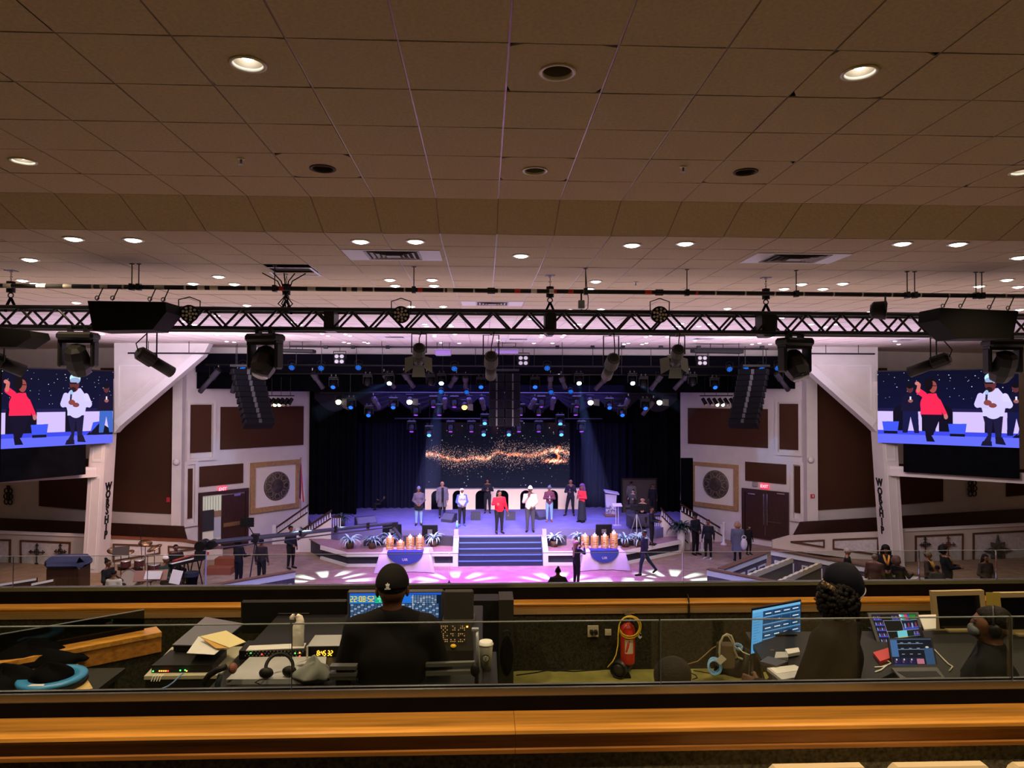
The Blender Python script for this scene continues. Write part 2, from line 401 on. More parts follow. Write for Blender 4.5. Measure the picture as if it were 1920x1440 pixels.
for (c, ya, yb, xa) in tiles:
 if any(abs(p.x - c.x) < W_T / 2 and ya <= p.y <= yb for p in [open_hatch]): continue
 za, zb = ceil_z(ya + 1e-5), ceil_z(yb - 1e-5); g = 0.006; t = 0.012
 dz = random.uniform(-0.0016, 0.0016); tl = random.uniform(-0.0022, 0.0022)
 hole = None
 for p, (u, v, lit, r) in zip(can_pts, near_cans):
  if xa <= p.x < xa + W_T and ya <= p.y < yb: hole = (p, r)
 P = [(xa + g, ya + g, za + dz - tl), (xa + W_T - g, ya + g, za + dz + tl), (xa + W_T - g, yb - g, zb + dz), (xa + g, yb - g, zb + dz)]
 if n_tile < 290 and in_view(c):
  n_tile += 1; m = MB(); loc = [Vector(p) - c for p in P]
  if hole:
   N = 32; o_ = []; q_ = []; cx, cy = hole[0].x - c.x, hole[0].y - c.y; hw = W_T / 2 - g
   for a in range(N):
    th = 2 * PI * a / N; dx, dy = math.cos(th), math.sin(th)
    s_ = min((hw - cx * (1 if dx > 0 else -1)) / max(abs(dx), 1e-6), (hw - cy * (1 if dy > 0 else -1)) / max(abs(dy), 1e-6))
    o_.append((cx + dx * s_, cy + dy * s_, 0)); q_.append((cx + dx * hole[1], cy + dy * hole[1], 0))
   m.ring(o_, q_, (0, 0, t))
   me = m.mesh('tile', TILE)
  else:
   key = 'b' if abs(za - zb) > 0.02 else ('d' if c.y > Y_D else random.choice('efghij'))
   if key not in mesh_cache: mesh_cache[key] = m.prism(loc, (0, 0, t)).mesh('tile', TILE)
   me = mesh_cache[key]
  o = bpy.data.objects.new('tile', me); C.objects.link(o); o.parent = ceil_root; o.location = c - ceil_root.location
 else:
  stuff.add([Vector(p) for p in P], [(0, 3, 2, 1)])
o = stuff.build('far_tiles', TILE, ceil_root); o['kind'] = 'stuff'
bars = MB()
for i in range(-38, 40):
 x = X0 + i * W_T
 for a, b in zip(ys, ys[1:]):
  za, zb = ceil_z(a + 1e-6), ceil_z(b - 1e-6); w = 0.006
  if a < YC and abs(x) > 14: continue
  bars.add([(x - w, a, za + .004), (x + w, a, za + .004), (x + w, b, zb + .004), (x - w, b, zb + .004)], [(0, 3, 2, 1)])
bars.build('grid_bar', TBAR, ceil_root)['label'] = 'pale metal bars running lengthwise in the ceiling grid'
cb = MB()
for y in row_y:
 if y < 32: cb.add([(-24, y - 0.004, ceil_z(y) + 0.003), (25, y - 0.004, ceil_z(y) + 0.003), (25, y + 0.004, ceil_z(y) + 0.003), (-24, y + 0.004, ceil_z(y) + 0.003)], [(0, 3, 2, 1)])
cb.build('cross_bar', mat('cross_bar', (0.2, 0.17, 0.14), 0.5), ceil_root)
LAMPW = emat('lamp_glow', (1.0, 0.93, 0.80), 14.0)
LAMPF = emat('lamp_glow_far', (1.0, 0.93, 0.85), 9.0)
RIM = mat('lamp_rim', (0.75, 0.72, 0.66), 0.3, 0.2)
CUP = mat('lamp_cup', (0.20, 0.17, 0.13), 0.45, 0.3)
DCUP = mat('lamp_cup_dark', (0.05, 0.035, 0.02), 0.6)
names = ['bright recessed downlight in the near ceiling, left of centre', 'unlit recessed downlight with white reflector, nearest to centre', 'bright recessed downlight with glowing rim, upper right ceiling',
   'bright recessed downlight by the left edge of the ceiling', 'unlit recessed downlight behind the larger unlit one', 'dark round open hole in a ceiling tile, left of centre', 'dim brown round ceiling speaker right of the sprinkler', 'bright recessed downlight by the right edge of the ceiling']
for p, (u, v, lit, r), lb in zip(can_pts, near_cans, names):
 t = thing('recessed_light' if lit != 2 else 'ceiling_speaker', lb, 'light' if lit != 2 else 'speaker', (p.x, p.y, p.z))
 part('rim', MB().lathe((0, 0, 0), [(r * 0.98, 0.01), (r * 1.22, 0.0), (r * 1.24, -0.006), (r * 1.05, -0.010), (r * 0.96, -0.004), (r * 0.94, 0.01)], 32, caps=False), RIM if lit != 2 else DCUP, t, True)
 cup = MB().lathe((0, 0, 0), [(r * 0.96, 0.0), (r * 0.86, 0.05), (r * 0.62, 0.10), (r * 0.50, 0.115)], 32, caps=False)
 part('reflector', cup, CUP if lit != 2 else DCUP, t, True)
 if lit == 1:
  part('bulb', MB().ell((0, 0, 0.055), (r * 0.48, r * 0.48, 0.040), 16, 8), LAMPW, t, True)
  spot('downlight', (p.x, p.y, p.z - 0.03), (p.x, p.y, 0), 260, WARM, 125, 0.8, 0.06)
 elif lit == 0:
  part('bulb', MB().ell((0, 0, 0.095), (r * 0.55, r * 0.55, 0.02), 16, 6), mat('unlit_bulb', (0.75, 0.72, 0.72), 0.3), t, True)
 else:
  part('grille', MB().lathe((0, 0, 0.03), [(0.001, 0), (r * 0.9, 0.002)], 24), DCUP, t)
mid_cans = [(138, 447), (250, 449), (56, 486), (676, 452), (779, 452), (977, 479), (1185, 459), (1285, 456), (1692, 456), (1796, 457), (1912, 482)]
far_a = [(410, 518), (362, 531), (439, 532), (731, 524), (810, 524), (741, 535), (814, 535), (1117, 527), (1105, 541), (1470, 541), (1503, 532), (1543, 541), (1580, 531), (1836, 536), (1888, 524), (1909, 537), (42, 525), (66, 531),
   (143, 567), (463, 572), (771, 574), (831, 574), (1068, 580), (1127, 579), (1344, 584), (1364, 578), (1402, 584), (1632, 584), (1912, 580)]
far_b = [(341, 602), (407, 591), (364, 608), (312, 606), (549, 603), (563, 608), (1466, 595), (1276, 611), (1310, 611), (1278, 606), (1329, 607), (1521, 607), (1547, 612), (1568, 607), (1737, 612), (843, 608), (846, 611), (1080, 608), (1266, 611), (994, 597), (796, 607), (800, 611), (1085, 607),
   (192, 626), (214, 623), (391, 625), (407, 627), (433, 625), (450, 628), (604, 625), (615, 629), (648, 626), (656, 629), (815, 627), (853, 626), (815, 630), (1016, 627), (1014, 631), (1058, 627), (1054, 631), (1211, 631), (1220, 628), (1251, 631), (1259, 628), (1422, 627), (1407, 632), (1447, 631), (1645, 630), (1303, 638),
   (425, 640), (439, 641), (645, 641), (654, 643), (683, 641), (690, 643), (827, 642), (861, 643), (934, 637), (1001, 643), (1036, 643), (1170, 645), (1178, 643), (1204, 645), (1212, 643), (1410, 645), (1424, 643), (1444, 645), (1678, 639), (1685, 645)]
def can_small(p, r, lb, grp, first):
 t = thing('recessed_light', lb, 'light', (p.x, p.y, p.z - 0.004), 0, grp)
 if first is None:
  part('rim', MB().lathe((0, 0, 0), [(r * 1.05, 0.006), (r * 1.3, 0.002), (r * 1.3, -0.006), (r * 1.0, -0.008), (r * 0.98, 0.006)], 20, caps=False), RIM, t, True)
  part('bulb', MB().ell((0, 0, -0.004), (r * 0.92, r * 0.92, 0.022), 14, 6), LAMPW if r > 0.07 else LAMPF, t, True)
 else:
  for ch in first.children:
   c = ch.copy(); C.objects.link(c); c.parent = t
 return t
first = None; mid_cans.sort()
for i, (u, v) in enumerate(mid_cans):
 p = atc(u, v); t = can_small(p, 0.085, 'lit recessed downlight just past the ceiling step, ' + ordl(i, len(mid_cans)) + ' of that row', 'downlights past the ceiling step', first); first = first or t
 if i % 2 == 0: spot('downlight', (p.x, p.y, p.z - 0.05), (p.x, p.y, 0), 150, WARM, 130, 0.8, 0.06)
first = None
for i, (u, v) in enumerate(sorted(far_a)):
 t = can_small(atc(u, v), 0.075, 'small lit downlight in the ceiling behind the pipe, %s' % ordl(i, len(far_a)), 'downlights behind the pipe', first); first = first or t
first = None
for i, (u, v) in enumerate(sorted(far_b)):
 t = can_small(atc(u, v), 0.068, 'tiny lit downlight in the farthest ceiling seen through the truss, %s' % ordl(i, len(far_b)), 'downlights at the far end of the ceiling', first); first = first or t
def diffuser(p, w, d, lb):
 t = thing('air_vent', lb, 'vent', (p.x, p.y, ceil_z(p.y) - 0.002))
 part('plate', MB().ring([(-W_T * .95, -W_T / 2, 0), (W_T * .95, -W_T / 2, 0), (W_T * .95, W_T / 2, 0), (-W_T * .95, W_T / 2, 0)], [(-w / 2, -d / 2, 0), (w / 2, -d / 2, 0), (w / 2, d / 2, 0), (-w / 2, d / 2, 0)], (0, 0, -0.006)), mat('vent_white', (0.62, 0.58, 0.62), 0.35), t)
 part('back', MB().box((0, 0, 0.0), (w, d, 0.002)), DARKGAP, t)
 for k in range(4):
  a = 1 - k * 0.2; b = a - 0.10
  o_ = [(-w / 2 * a, -d / 2 * a, -0.010 - .004 * k), (w / 2 * a, -d / 2 * a, -0.010 - .004 * k), (w / 2 * a, d / 2 * a, -0.010 - .004 * k), (-w / 2 * a, d / 2 * a, -0.010 - .004 * k)]
  q_ = [(-w / 2 * b, -d / 2 * b, 0), (w / 2 * b, -d / 2 * b, 0), (w / 2 * b, d / 2 * b, 0), (-w / 2 * b, d / 2 * b, 0)]
  part('louvre', MB().ring(o_, q_, (0, 0, 0.002)), mat('vent_louvre', (0.30, 0.28, 0.30), 0.4), t)
 part('louvre', MB().box((0, 0, -0.02), (w * .25, d * .25, 0.003)), MATS['vent_louvre'], t)
diffuser(vent_pts[0], 0.66, 0.50, 'square air vent in the ceiling left of centre under two lamps')
diffuser(vent_pts[1], 0.72, 0.50, 'dark air vent in the ceiling right of centre')
diffuser(atc(923, 569), 0.62, 0.5, 'white air vent seen just above the truss near centre')
for i, (u, v, lb) in enumerate([(740, 632, 'flat dark vent in the far ceiling left of centre'), (972, 636, 'flat dark vent in the far ceiling at centre'), (1319, 635, 'flat dark vent in the far ceiling right of centre'), (1700, 637, 'flat dark vent in the far ceiling at right')]):
 diffuser(atc(u, v), 0.6, 0.5, lb)
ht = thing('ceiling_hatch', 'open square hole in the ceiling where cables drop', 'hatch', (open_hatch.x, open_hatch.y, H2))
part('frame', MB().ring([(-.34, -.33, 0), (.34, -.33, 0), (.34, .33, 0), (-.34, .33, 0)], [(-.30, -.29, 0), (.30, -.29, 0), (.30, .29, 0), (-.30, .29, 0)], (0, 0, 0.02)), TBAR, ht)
part('dark_sheet', MB().box((0, 0, 0.023), (0.6, 0.58, 0.002)), DARKGAP, ht)  # flat dark sheet stands in for the shade inside the open hole
for (u, v, lb) in [(452, 297, 'small sprinkler head hanging from the ceiling at left'), (1281, 312, 'small sprinkler head hanging from the ceiling at right'), (1192, 529, 'round dark sprinkler plate near the pipe at centre right')]:
 p = atc(u, v); t = thing('sprinkler', lb, 'sprinkler', (p.x, p.y, ceil_z(p.y)))
 part('escutcheon', MB().lathe((0, 0, 0), [(0.035, 0), (0.030, -0.008), (0.012, -0.012)], 16), RIM, t, True)
 part('nozzle', MB().cyl((0, 0, -0.01), (0, 0, -0.045), 0.009, 0.007), GRYM, t)
 part('deflector', MB().lathe((0, 0, -0.05), [(0.001, 0), (0.026, 0.001), (0.026, 0.003), (0.001, 0.004)], 12), GRYM, t)
# ================================================================ floors, stage
XC = 0.62
fl = MB().bb(-26, 27, 7, 37, -0.1, 0); struct(fl.build('floor', CARPF), 'tan carpet floor of the hall before the stage')
ST = 0.95; AP = 0.55
YS = 27.6; YF = 26.6
def mir(p): return Vector((2 * XC - p[0], p[1], p[2]))
stage = thing('stage', 'wide carpeted stage deck under violet light', 'stage', (XC, 30, 0))
xl = at(700, 1000, 29.5).x;
sx0, sx1 = at(862, 1003, YS).x, at(1013, 1003, YS).x
deck = [(sx0 - .25, YS, 0), (sx0 - .25, 28.9, 0), (-5.9, 28.9, 0), (-7.1, 29.9, 0), (-7.9, 32.0, 0), (-8.3, 36.5, 0)]
deck += [((2 * XC - x) if abs(x - sx0 + .25) > .01 else sx1 + .25, y, 0) for x, y, _ in reversed(deck)]
MB().prism([(x, y, ST) for x, y, _ in deck], (0, 0, -ST + 0.003)).build('deck', CARPS, stage)
PINKE = mat('stage_nosing', (0.55, 0.35, 0.40), 0.4)
MB().bb(sx0 - .25, sx1 + .25, YS - 0.03, YS + 0.05, ST - 0.05, ST + 0.006).build('nosing', PINKE, stage)
for sgn, lb in ((-1, 'left'), (1, 'right')):
 if sgn < 0: pts = [(sx0 - .22, YF), (atz(650, 1037, AP).x, YF), (atz(598, 1026, AP).x, 27.9), (-7.4, 29.6), (-5.9, 28.88), (sx0 - .27, 28.88)]
 else: pts = [(sx1 + .22, YF), (sx1 + .27, 28.88), (7.1, 28.88), (8.3, 29.6), (atz(1282, 1015, AP).x, 28.6), (atz(1172, 1036, AP).x, YF)]
 pts = [(x, y, AP) for x, y in pts]
 ap = thing('stage_apron', 'low apron ledge with white edge, ' + lb + ' of the stage steps', 'platform', (pts[0][0], YF, 0))
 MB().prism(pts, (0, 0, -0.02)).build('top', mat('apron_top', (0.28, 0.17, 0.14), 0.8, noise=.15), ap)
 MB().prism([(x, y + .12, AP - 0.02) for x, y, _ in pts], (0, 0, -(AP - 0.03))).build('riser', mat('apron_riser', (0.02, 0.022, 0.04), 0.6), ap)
 edge = MB(); foot = MB(); n = len(pts)
 for i in range(n):
  a, b = Vector(pts[i]), Vector(pts[(i + 1) % n])
  if min(a.y, b.y) > YF + 1.2 or max(a.y, b.y) > 28.8 or abs(a.x - b.x) < .1: continue
  if abs(a.y - YS) < .01 and abs(b.y - YS) < .01: continue
  d = (b - a); L = d.length; R = rotm(0, 0, math.atan2(d.y, d.x)); cpt = (a + b) / 2
  edge.box((cpt.x, cpt.y, AP - 0.085), (L + .04, 0.06, 0.16), R); foot.box((cpt.x, cpt.y + .06, 0.05), (L + .04, 0.10, 0.10), R)
 edge.build('edge_board', WHT2, ap); foot.build('base_board', WHT2, ap)
stp = thing('stage_steps', 'wide dark carpeted steps with blue lit edges up to the stage', 'steps', ((sx0 + sx1) / 2, YF, 0))
NOSE = mat('step_nosing', (0.10, 0.22, 0.55), 0.3)
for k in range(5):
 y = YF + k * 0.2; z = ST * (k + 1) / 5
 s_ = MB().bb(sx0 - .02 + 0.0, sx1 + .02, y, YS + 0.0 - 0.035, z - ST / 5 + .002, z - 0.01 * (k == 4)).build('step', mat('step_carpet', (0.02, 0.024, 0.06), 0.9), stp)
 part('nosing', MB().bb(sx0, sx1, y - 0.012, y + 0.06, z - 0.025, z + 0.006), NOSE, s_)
for sgn, x in ((-1, sx0), (1, sx1)):
 c = thing('step_cheek', 'white side wall of the stage steps on the ' + ('left' if sgn < 0 else 'right'), 'wall', (x + sgn * .12, YF, 0))
 xa, xb = (x - .22, x - .025) if sgn < 0 else (x + .025, x + .22)
 MB().prism([(xa, YF - .05, 0), (xa, YS, 0), (xa, YS, ST + .02), (xa, YF + .6, ST + .0), (xa, YF - .05, AP + .02)], (xb - xa, 0, 0)).build('body', WHT2, c)
 MB().bb(xa + .02, xb - .02, YF + .55, YF + .75, ST, ST + .3).build('post', mat('pink_post', (.6, .42, .4), .5), c)
# ================================================================ back wall, LED wall, drapes
struct(MB().bb(-13, 14, 36.4, 36.6, 0, 9).build('wall_back', BLKF), 'black wall behind the stage')
def curtain(name, lb, xa, xb, y, z0, z1, nf, amp, m=NAVY):
 t = thing(name, lb, 'curtain', ((xa + xb) / 2, y, z0)); n = nf * 8; mb = MB(); vs = []
 ph = [random.uniform(.6, 1.4) for _ in range(nf + 1)]
 for j, z in enumerate((z0, (z0 + z1) / 2, z1)):
  for i in range(n + 1):
   a = i / n; w = amp * ph[int(a * nf)] * (1.15 - .3 * j / 2)
   vs.append((xa + (xb - xa) * a, y + w * math.sin(a * nf * 2 * PI), z))
 fs = [(j * (n + 1) + i, j * (n + 1) + i + 1, (j + 1) * (n + 1) + i + 1, (j + 1) * (n + 1) + i) for j in range(2) for i in range(n)]
 mb.add(vs, fs).build('drape', m, t, True)
 MB().cyl((xa, y, z1 + .02), (xb, y, z1 + .02), .03, n=8).build('track', BLKM, t)
curtain('stage_curtain', 'dark navy drape left of the LED wall', at(650, 800, 34.8).x, at(800, 800, 34.8).x, 34.6, ST, 8.0, 11, .10)
curtain('stage_curtain', 'dark navy drape right of the LED wall', at(1066, 800, 34.8).x, at(1200, 800, 34.8).x, 34.6, ST, 8.0, 10, .10)
curtain('wing_curtain', 'black side drape by the left edge of the stage opening', at(578, 800, 32.6).x, at(668, 800, 32.6).x, 32.8, ST, 7.9, 8, .09, BLKF)
curtain('wing_curtain', 'black side drape by the right edge of the stage opening', at(1192, 800, 32.6).x, at(1281, 800, 32.6).x, 33.2, ST, 7.9, 8, .09, BLKF)
def led_pic():
 rs = np.random.RandomState(5); w, h = 864, 420; p = Pic(w, h, (14, 14, 26))
 g = np.clip((p.Y / h), 0, 1)
 base = np.stack([6 + 20 * g, 6 + 22 * g, 14 + 36 * g], -1) / 255; p.a[..., :3] = base
 for cx, wd, al in ((.18, .05, .18), (.24, .03, .14), (.37, .03, .18), (.48, .028, .55), (.64, .04, .22), (.87, .03, .3), (.93, .04, .2)):
  p.a[..., :3] += (np.exp(-((p.X / w - cx) / wd) ** 2) * np.clip(1 - p.Y / h / .34, 0, 1) * al)[..., None] * np.array([.55, .18, .08])
 def wave(t): return .575 + .05 * math.sin((t - .05) * 5.2) - .10 * math.exp(-((t - .5) / .055) ** 2) - .02 * math.sin(t * 23)
 def dot(x, y, r, c, al):
  x0, x1, y0, y1 = int(max(0, x - r * 2)), int(min(w, x + r * 2 + 2)), int(max(0, y - r * 2)), int(min(h, y + r * 2 + 2))
  if x1 <= x0 or y1 <= y0: return
  gx, gy = np.meshgrid(np.arange(x0, x1) + .5, np.arange(y0, y1) + .5); k = np.exp(-((gx - x) ** 2 + (gy - y) ** 2) / (r * r)) * al
  p.a[y0:y1, x0:x1, :3] += k[..., None] * np.array(c)
 for i in range(900):
  t = rs.rand(); y = (wave(t) + rs.randn() * .012) * h; dot(t * w, y, 2.6 + 3 * rs.rand(), (.85, .36, .2), .20)
 for i in range(4600):
  t = rs.rand(); sd = .022 + .055 * abs(math.sin(t * 7)) + .05 * math.exp(-((t - .52) / .10) ** 2); y = (wave(t) + rs.randn() * sd) * h; dot(t * w, y, .9 + .7 * rs.rand(), (1.0, .72, .55), .4 + .6 * rs.rand())
 for i in range(500):
  t = rs.rand(); y = (.58 + rs.randn() * .13) * h; dot(t * w, y, .8 + .4 * rs.rand(), (.95, .85, .85), .6)
 for i in range(75):
  dot(rs.rand() * w, rs.rand() * h, 1.6 + rs.rand() * 1.4, (.85, .92, .88), .85)
 for i in range(160):   # little flame at right
  t = rs.rand(); x = (.915 + .012 * math.sin(t * 9) + rs.randn() * .006) * w; dot(x, (.62 - .17 * t) * h, 3.2, (.9, .34, .16), .30)
 for i in range(500):
  x = (.90 + rs.randn() * .045) * w; dot(x, (.645 + rs.randn() * .018) * h, 2.6, (1., .5, .32), .35)
 return p
led = thing('led_wall', 'large LED wall showing an orange spark wave on black', 'screen', at(933, 916, 34.9))
YL = 34.3; zt = at(933, 770, YL).z; zb = at(933, 916.5, YL).z
la, lb_ = at(798, 850, YL).x, at(1068, 850, YL).x
picquad('picture', (la, YL, zb), (lb_, YL, zb), (lb_, YL, zt), (la, YL, zt), picmat('led_picture', led_pic(), 1.15), led, (0, 0.12, 0))
def arch_wall():
 t = thing('arched_panel_wall', 'low white wall with black arched openings below the LED wall', 'wall', at(933, 948, 34))
 Y = 34.0; z0 = ST; z1 = at(933, 917, Y).z; xa = at(797, 930, Y).x; xb = at(1086, 930, Y).x
 cx = [at(u, 930, Y).x for u in (819, 859, 902, 943, 986, 1036)]; hw = .27
 WP = mat('arch_white', (0.86, 0.72, 0.46), 0.5)
 e = [xa] + [c for c in cx] + [xb]; prev = xa; hspr = z1 - z0 - .06 - hw
 for c in cx + [None]:
  if c is None:
   MB().bb(prev, xb, Y, Y + .10, z0, z1).build('panel', WP, t); break
  MB().bb(prev, c - hw, Y, Y + .10, z0, z1).build('panel', WP, t)
  a = [(c + hw * math.cos(th), Y, z0 + hspr + hw * 1.0 * math.sin(th)) for th in [PI * k / 10 for k in range(11)]]
  MB().prism(a + [(c - hw, Y, z1), (c + hw, Y, z1)], (0, .10, 0)).build('arch_head', WP, t)
  prev = c + hw
 MB().bb(xa, xb, Y + .16, Y + .19, z0, z1 - .02).build('backing', BLKF, t)
 MB().bb(xa, xb, Y - .012, Y + .11, z1, z1 + .04).build('cap', mat('arch_cap', (.25, .24, .24), .5), t)
arch_wall()
# ================================================================ side walls (left built from the view, right mirrored about the hall's axis with its own measures)
VZ = Vector((0, 0, 1))
class WallPlane:
 def __init__(s, a, b):
  a = Vector((a.x, a.y, 0)); b = Vector((b.x, b.y, 0)); s.a = a; s.d = (b - a).normalized(); s.n = Vector((s.d.y, -s.d.x, 0))
  if s.n.y > 0: s.n = -s.n            # normal towards the camera
  s.L = (b - a).length
 def p(s, u, v, off=0.0): return atp(u, v, s.a + s.n * off, s.n)
 def slab(s, name, pts, m, parent=None, off=0.0, th=0.05):
  q = [s.p(u, v, off) for u, v in pts]; return MB().prism(q, s.n * th).build(name, m, parent)
 def rectpts(s, u0, v0, u1, v1, off=0.0):
  """upright rectangle on the wall from two seen corners"""
  p0 = s.p(u0, v0, off); p1 = s.p(u1, v1, off); return [Vector((p0.x, p0.y, p0.z)), Vector((p1.x, p1.y, p0.z)), Vector((p1.x, p1.y, p1.z)), Vector((p0.x, p0.y, p1.z))]
 def panel(s, name, u0, v0, u1, v1, m, parent=None, off=0.0, th=0.05):
  return MB().prism(s.rectpts(u0, v0, u1, v1, off), s.n * th).build(name, m, parent)
 def frame(s, name, u0, v0, u1, v1, w, m, parent=None, off=0.0, th=0.04):
  r = s.rectpts(u0, v0, u1, v1, off); sg = 1 if (r[1] - r[0]).dot(s.d) > 0 else -1; zs = 1 if r[0].z > r[2].z else -1
  D = s.d * sg; o = [r[0] - D * w + VZ * w * zs, r[1] + D * w + VZ * w * zs, r[2] + D * w - VZ * w * zs, r[3] - D * w - VZ * w * zs]
  return MB().ring(o, r, s.n * th).build(name, m, parent)
TRIMB = mat('brown_trim', (0.10, 0.045, 0.02), 0.5)
WHTP = mat('speckled_panel', (0.62, 0.60, 0.58), 0.6, noise=0.15, nscale=9)
CRM = mat('cream_wall', (0.66, 0.60, 0.52), 0.6, noise=0.05, nscale=2)
MEDAL = mat('medallion_stone', (0.060, 0.045, 0.030), 0.35, noise=0.6, nscale=6)
def exit_sign(wp, u, v, lb):
 p = wp.p(u, v, 0.06); t = thing('exit_sign', lb, 'sign', p)
 w, h = .36, .21; q = [p - wp.d * w / 2 - VZ * h / 2, p + wp.d * w / 2 - VZ * h / 2, p + wp.d * w / 2 + VZ * h / 2, p - wp.d * w / 2 + VZ * h / 2]
 MB().prism(q, -wp.n * .055).build('case', emat('exit_red', (1.0, 0.03, 0.08), 1.6), t)
 xd = wp.d if wp.d.x > 0 else -wp.d
 text_part('EXIT', .17, emat('exit_letter', (1.0, .35, .42), 2.2), t, p + wp.n * .006, xd, VZ, .002, bold=.006)
def medallion(wp, c, r, frame_o, frame_i, lb):
 p = wp.p(*c); t = thing('framed_medallion', lb, 'art', p)
 (u0, v0, u1, v1), (a0, b0, a1, b1) = frame_o, frame_i
 wp.panel('backboard', u0, v0, u1, v1, mat('mat_board', (.82, .78, .66), .6), t, .01, .03)
 o = wp.rectpts(u0, v0, u1, v1, .03); q = wp.rectpts(a0, b0, a1, b1, .03)
 MB().ring(o, q, wp.n * .08).build('frame', GOLDW, t)
 R = Matrix((wp.d, VZ, wp.n)).transposed() if wp.d.cross(VZ).dot(wp.n) > 0 else Matrix((-wp.d, VZ, wp.n)).transposed()
 MB().lathe(p + wp.n * .04, [(r, 0), (r, .03), (r * .93, .045), (r * .55, .05), (r * .50, .065), (r * .18, .07), (.001, .075)], 40, R).build('disc', MEDAL, t, True)
 LT = mat('medallion_line', (.30, .25, .18), .4)
 orn = MB()
 for k in range(8):
  a = k * PI / 4; ctr = p + wp.n * .095 + (R @ Vector((math.cos(a), math.sin(a), 0))) * r * .70
  orn.torus(ctr, r * .20, r * .012, 20, 4, R)
  b = a + PI / 8
  orn.cyl(p + wp.n * .09 + R @ Vector((math.cos(a) * r * .5, math.sin(a) * r * .5, 0)), p + wp.n * .09 + R @ Vector((math.cos(b) * r * .92, math.sin(b) * r * .92, 0)), r * .012, n=4)
  orn.cyl(p + wp.n * .09 + R @ Vector((math.cos(a) * r * .5, math.sin(a) * r * .5, 0)), p + wp.n * .09 + R @ Vector((math.cos(b - PI / 4) * r * .92, math.sin(b - PI / 4) * r * .92, 0)), r * .012, n=4)
 orn.torus(p + wp.n * .10, r * .50, r * .014, 32, 4, R); orn.torus(p + wp.n * .085, r * .95, r * .014, 40, 4, R)
 orn.build('inlay', LT, t)
WLa = WallPlane(at(345, 900, 28.6), at(581, 900, 33.0))          # angled wall with door and medallion
WLb = WallPlane(at(0, 900, 31.6), at(336, 900, 28.5))            # wall with the tall brown panel
def wall_strip(name, a, b, z0, z1, lb, m=WHT):
 n = Vector((b.y - a.y, -(b.x - a.x), 0)).normalized()
 if n.y > 0: n = -n
 return struct(MB().prism([(a.x, a.y, z0), (b.x, b.y, z0), (b.x, b.y, z1), (a.x, a.y, z1)], -n * .2).build(name, m), lb)
A_ = WLa.p(336, 900); B_ = WLa.p(581, 900)
wall_strip('wall_left', A_, B_, 0, 8.45, 'white angled wall left of the stage with door and medallion')
wall_strip('wall_left_side', WLb.p(-120, 900), WLb.p(331, 900), 0, 8.6, 'white side wall at left with tall brown panel')
def acoustic(wp, u0, v0, u1, v1, lb, poly=None):
 if poly: o = wp.slab('acoustic_panel', poly, ACOU, None, .005, .045)
 else: o = wp.panel('acoustic_panel', u0, v0, u1, v1, ACOU, None, .005, .045)
 tag(o, lb, 'panel'); return o
acoustic(WLa, 357, 759, 395, 847, 'small upright brown acoustic panel above the left door')
acoustic(WLa, 413.5, 763, 568, 834, 'wide brown acoustic panel above the left medallion')
acoustic(WLa, 374, 875, 455, 905, 'low brown acoustic panel over the left exit sign')
acoustic(WLa, 350.5, 879, 359.5, 971, 'narrow upright brown panel beside the left door')
acoustic(WLb, 0, 0, 0, 0, 'tall brown acoustic panel right of the left WORSHIP pillar', [(325, 690), (321, 963), (190, 956), (190, 690)])
acoustic(WLb, 0, 0, 0, 0, 'brown acoustic panel left of the left WORSHIP pillar', [(166, 860), (162, 955.5), (74.5, 948.5), (75, 860)])
for k, (u0, v0, u1, v1) in enumerate([(350, 752, 402, 862), (345, 866, 368, 985)]):
 struct(WLa.frame('trim_%d' % (k + 1), u0 + 5, v0 + 5, u1 - 5, v1 - 5, .12, WHT, None, 0, .10), 'white raised moulding around an upright brown panel, left wall')
pil = MB().prism([WLa.p(344, 700), WLa.p(344, 1000), WLb.p(327, 1000), WLb.p(327, 700)], (0, 0, 0))
pa, pb = at(326, 900, 28.45), at(345, 900, 28.5)
pil = MB().bb(pa.x, pb.x, 28.25, 28.9, 0, 8.5); struct(pil.build('pillar', WHT), 'flat white pilaster between door wall and tall brown panel, left')
t = tag(MB().lathe(at(331, 866, 28.2), [(.13, 0), (.13, .05), (.09, .10), (.001, .11)], 20, rotm(PI / 2)).build('wall_speaker', mat('off_white', (.75, .73, .72), .5), None, True), 'round white wall lamp on the left pilaster', 'wall lamp')
p = WLb.p(316, 937, .06); tag(MB().box(p, (.14, .06, .18)).build('alarm_box', mat('alarm_red', (.55, .03, .06), .4)), 'small red fire alarm pull on the tall left panel', 'alarm')
exit_sign(WLa, 417.5, 917, 'red EXIT sign over the open left door')
medallion(WLa, (518, 911), .64, (469, 868, 560, 951), (477.5, 876, 553.5, 943), 'gold framed round brown medallion on the left wall')
dr = thing('door_1', 'dark wooden double door at left with one leaf open', 'door', WLa.p(416, 1010)); dr['kind'] = 'structure'
WLa.frame('frame', 378, 930, 458, 1016, .14, DWOOD, dr, .0, .10)
WLa.panel('leaf', 415, 929, 458, 1016, DWOOD, dr, .005, .05)
WLa.panel('corridor_wall', 378, 931, 415, 968, mat('corridor', (.62, .68, .55), .6, emit=(.62, .68, .5), estr=.32), dr, .002, .003)  # wall given its own glow in place of the corridor's lighting
for k in range(7):
 WLa.panel('corridor_slat', 379 + k * 5, 931, 380 + k * 5, 960, mat('corridor2', (.5, .55, .42), .6), dr, .006, .004)
WLa.panel('corridor_floor', 378, 994, 415, 1015, mat('corridor3', (.65, .60, .5), .6, emit=(.6, .55, .45), estr=.2), dr, .002, .004)  # floor glows as well, corridor light put into its material
WLa.panel('cabinet', 378, 958, 400, 994, mat('dark_grey_cab', (.03, .035, .04), .5), dr, .006, .05)
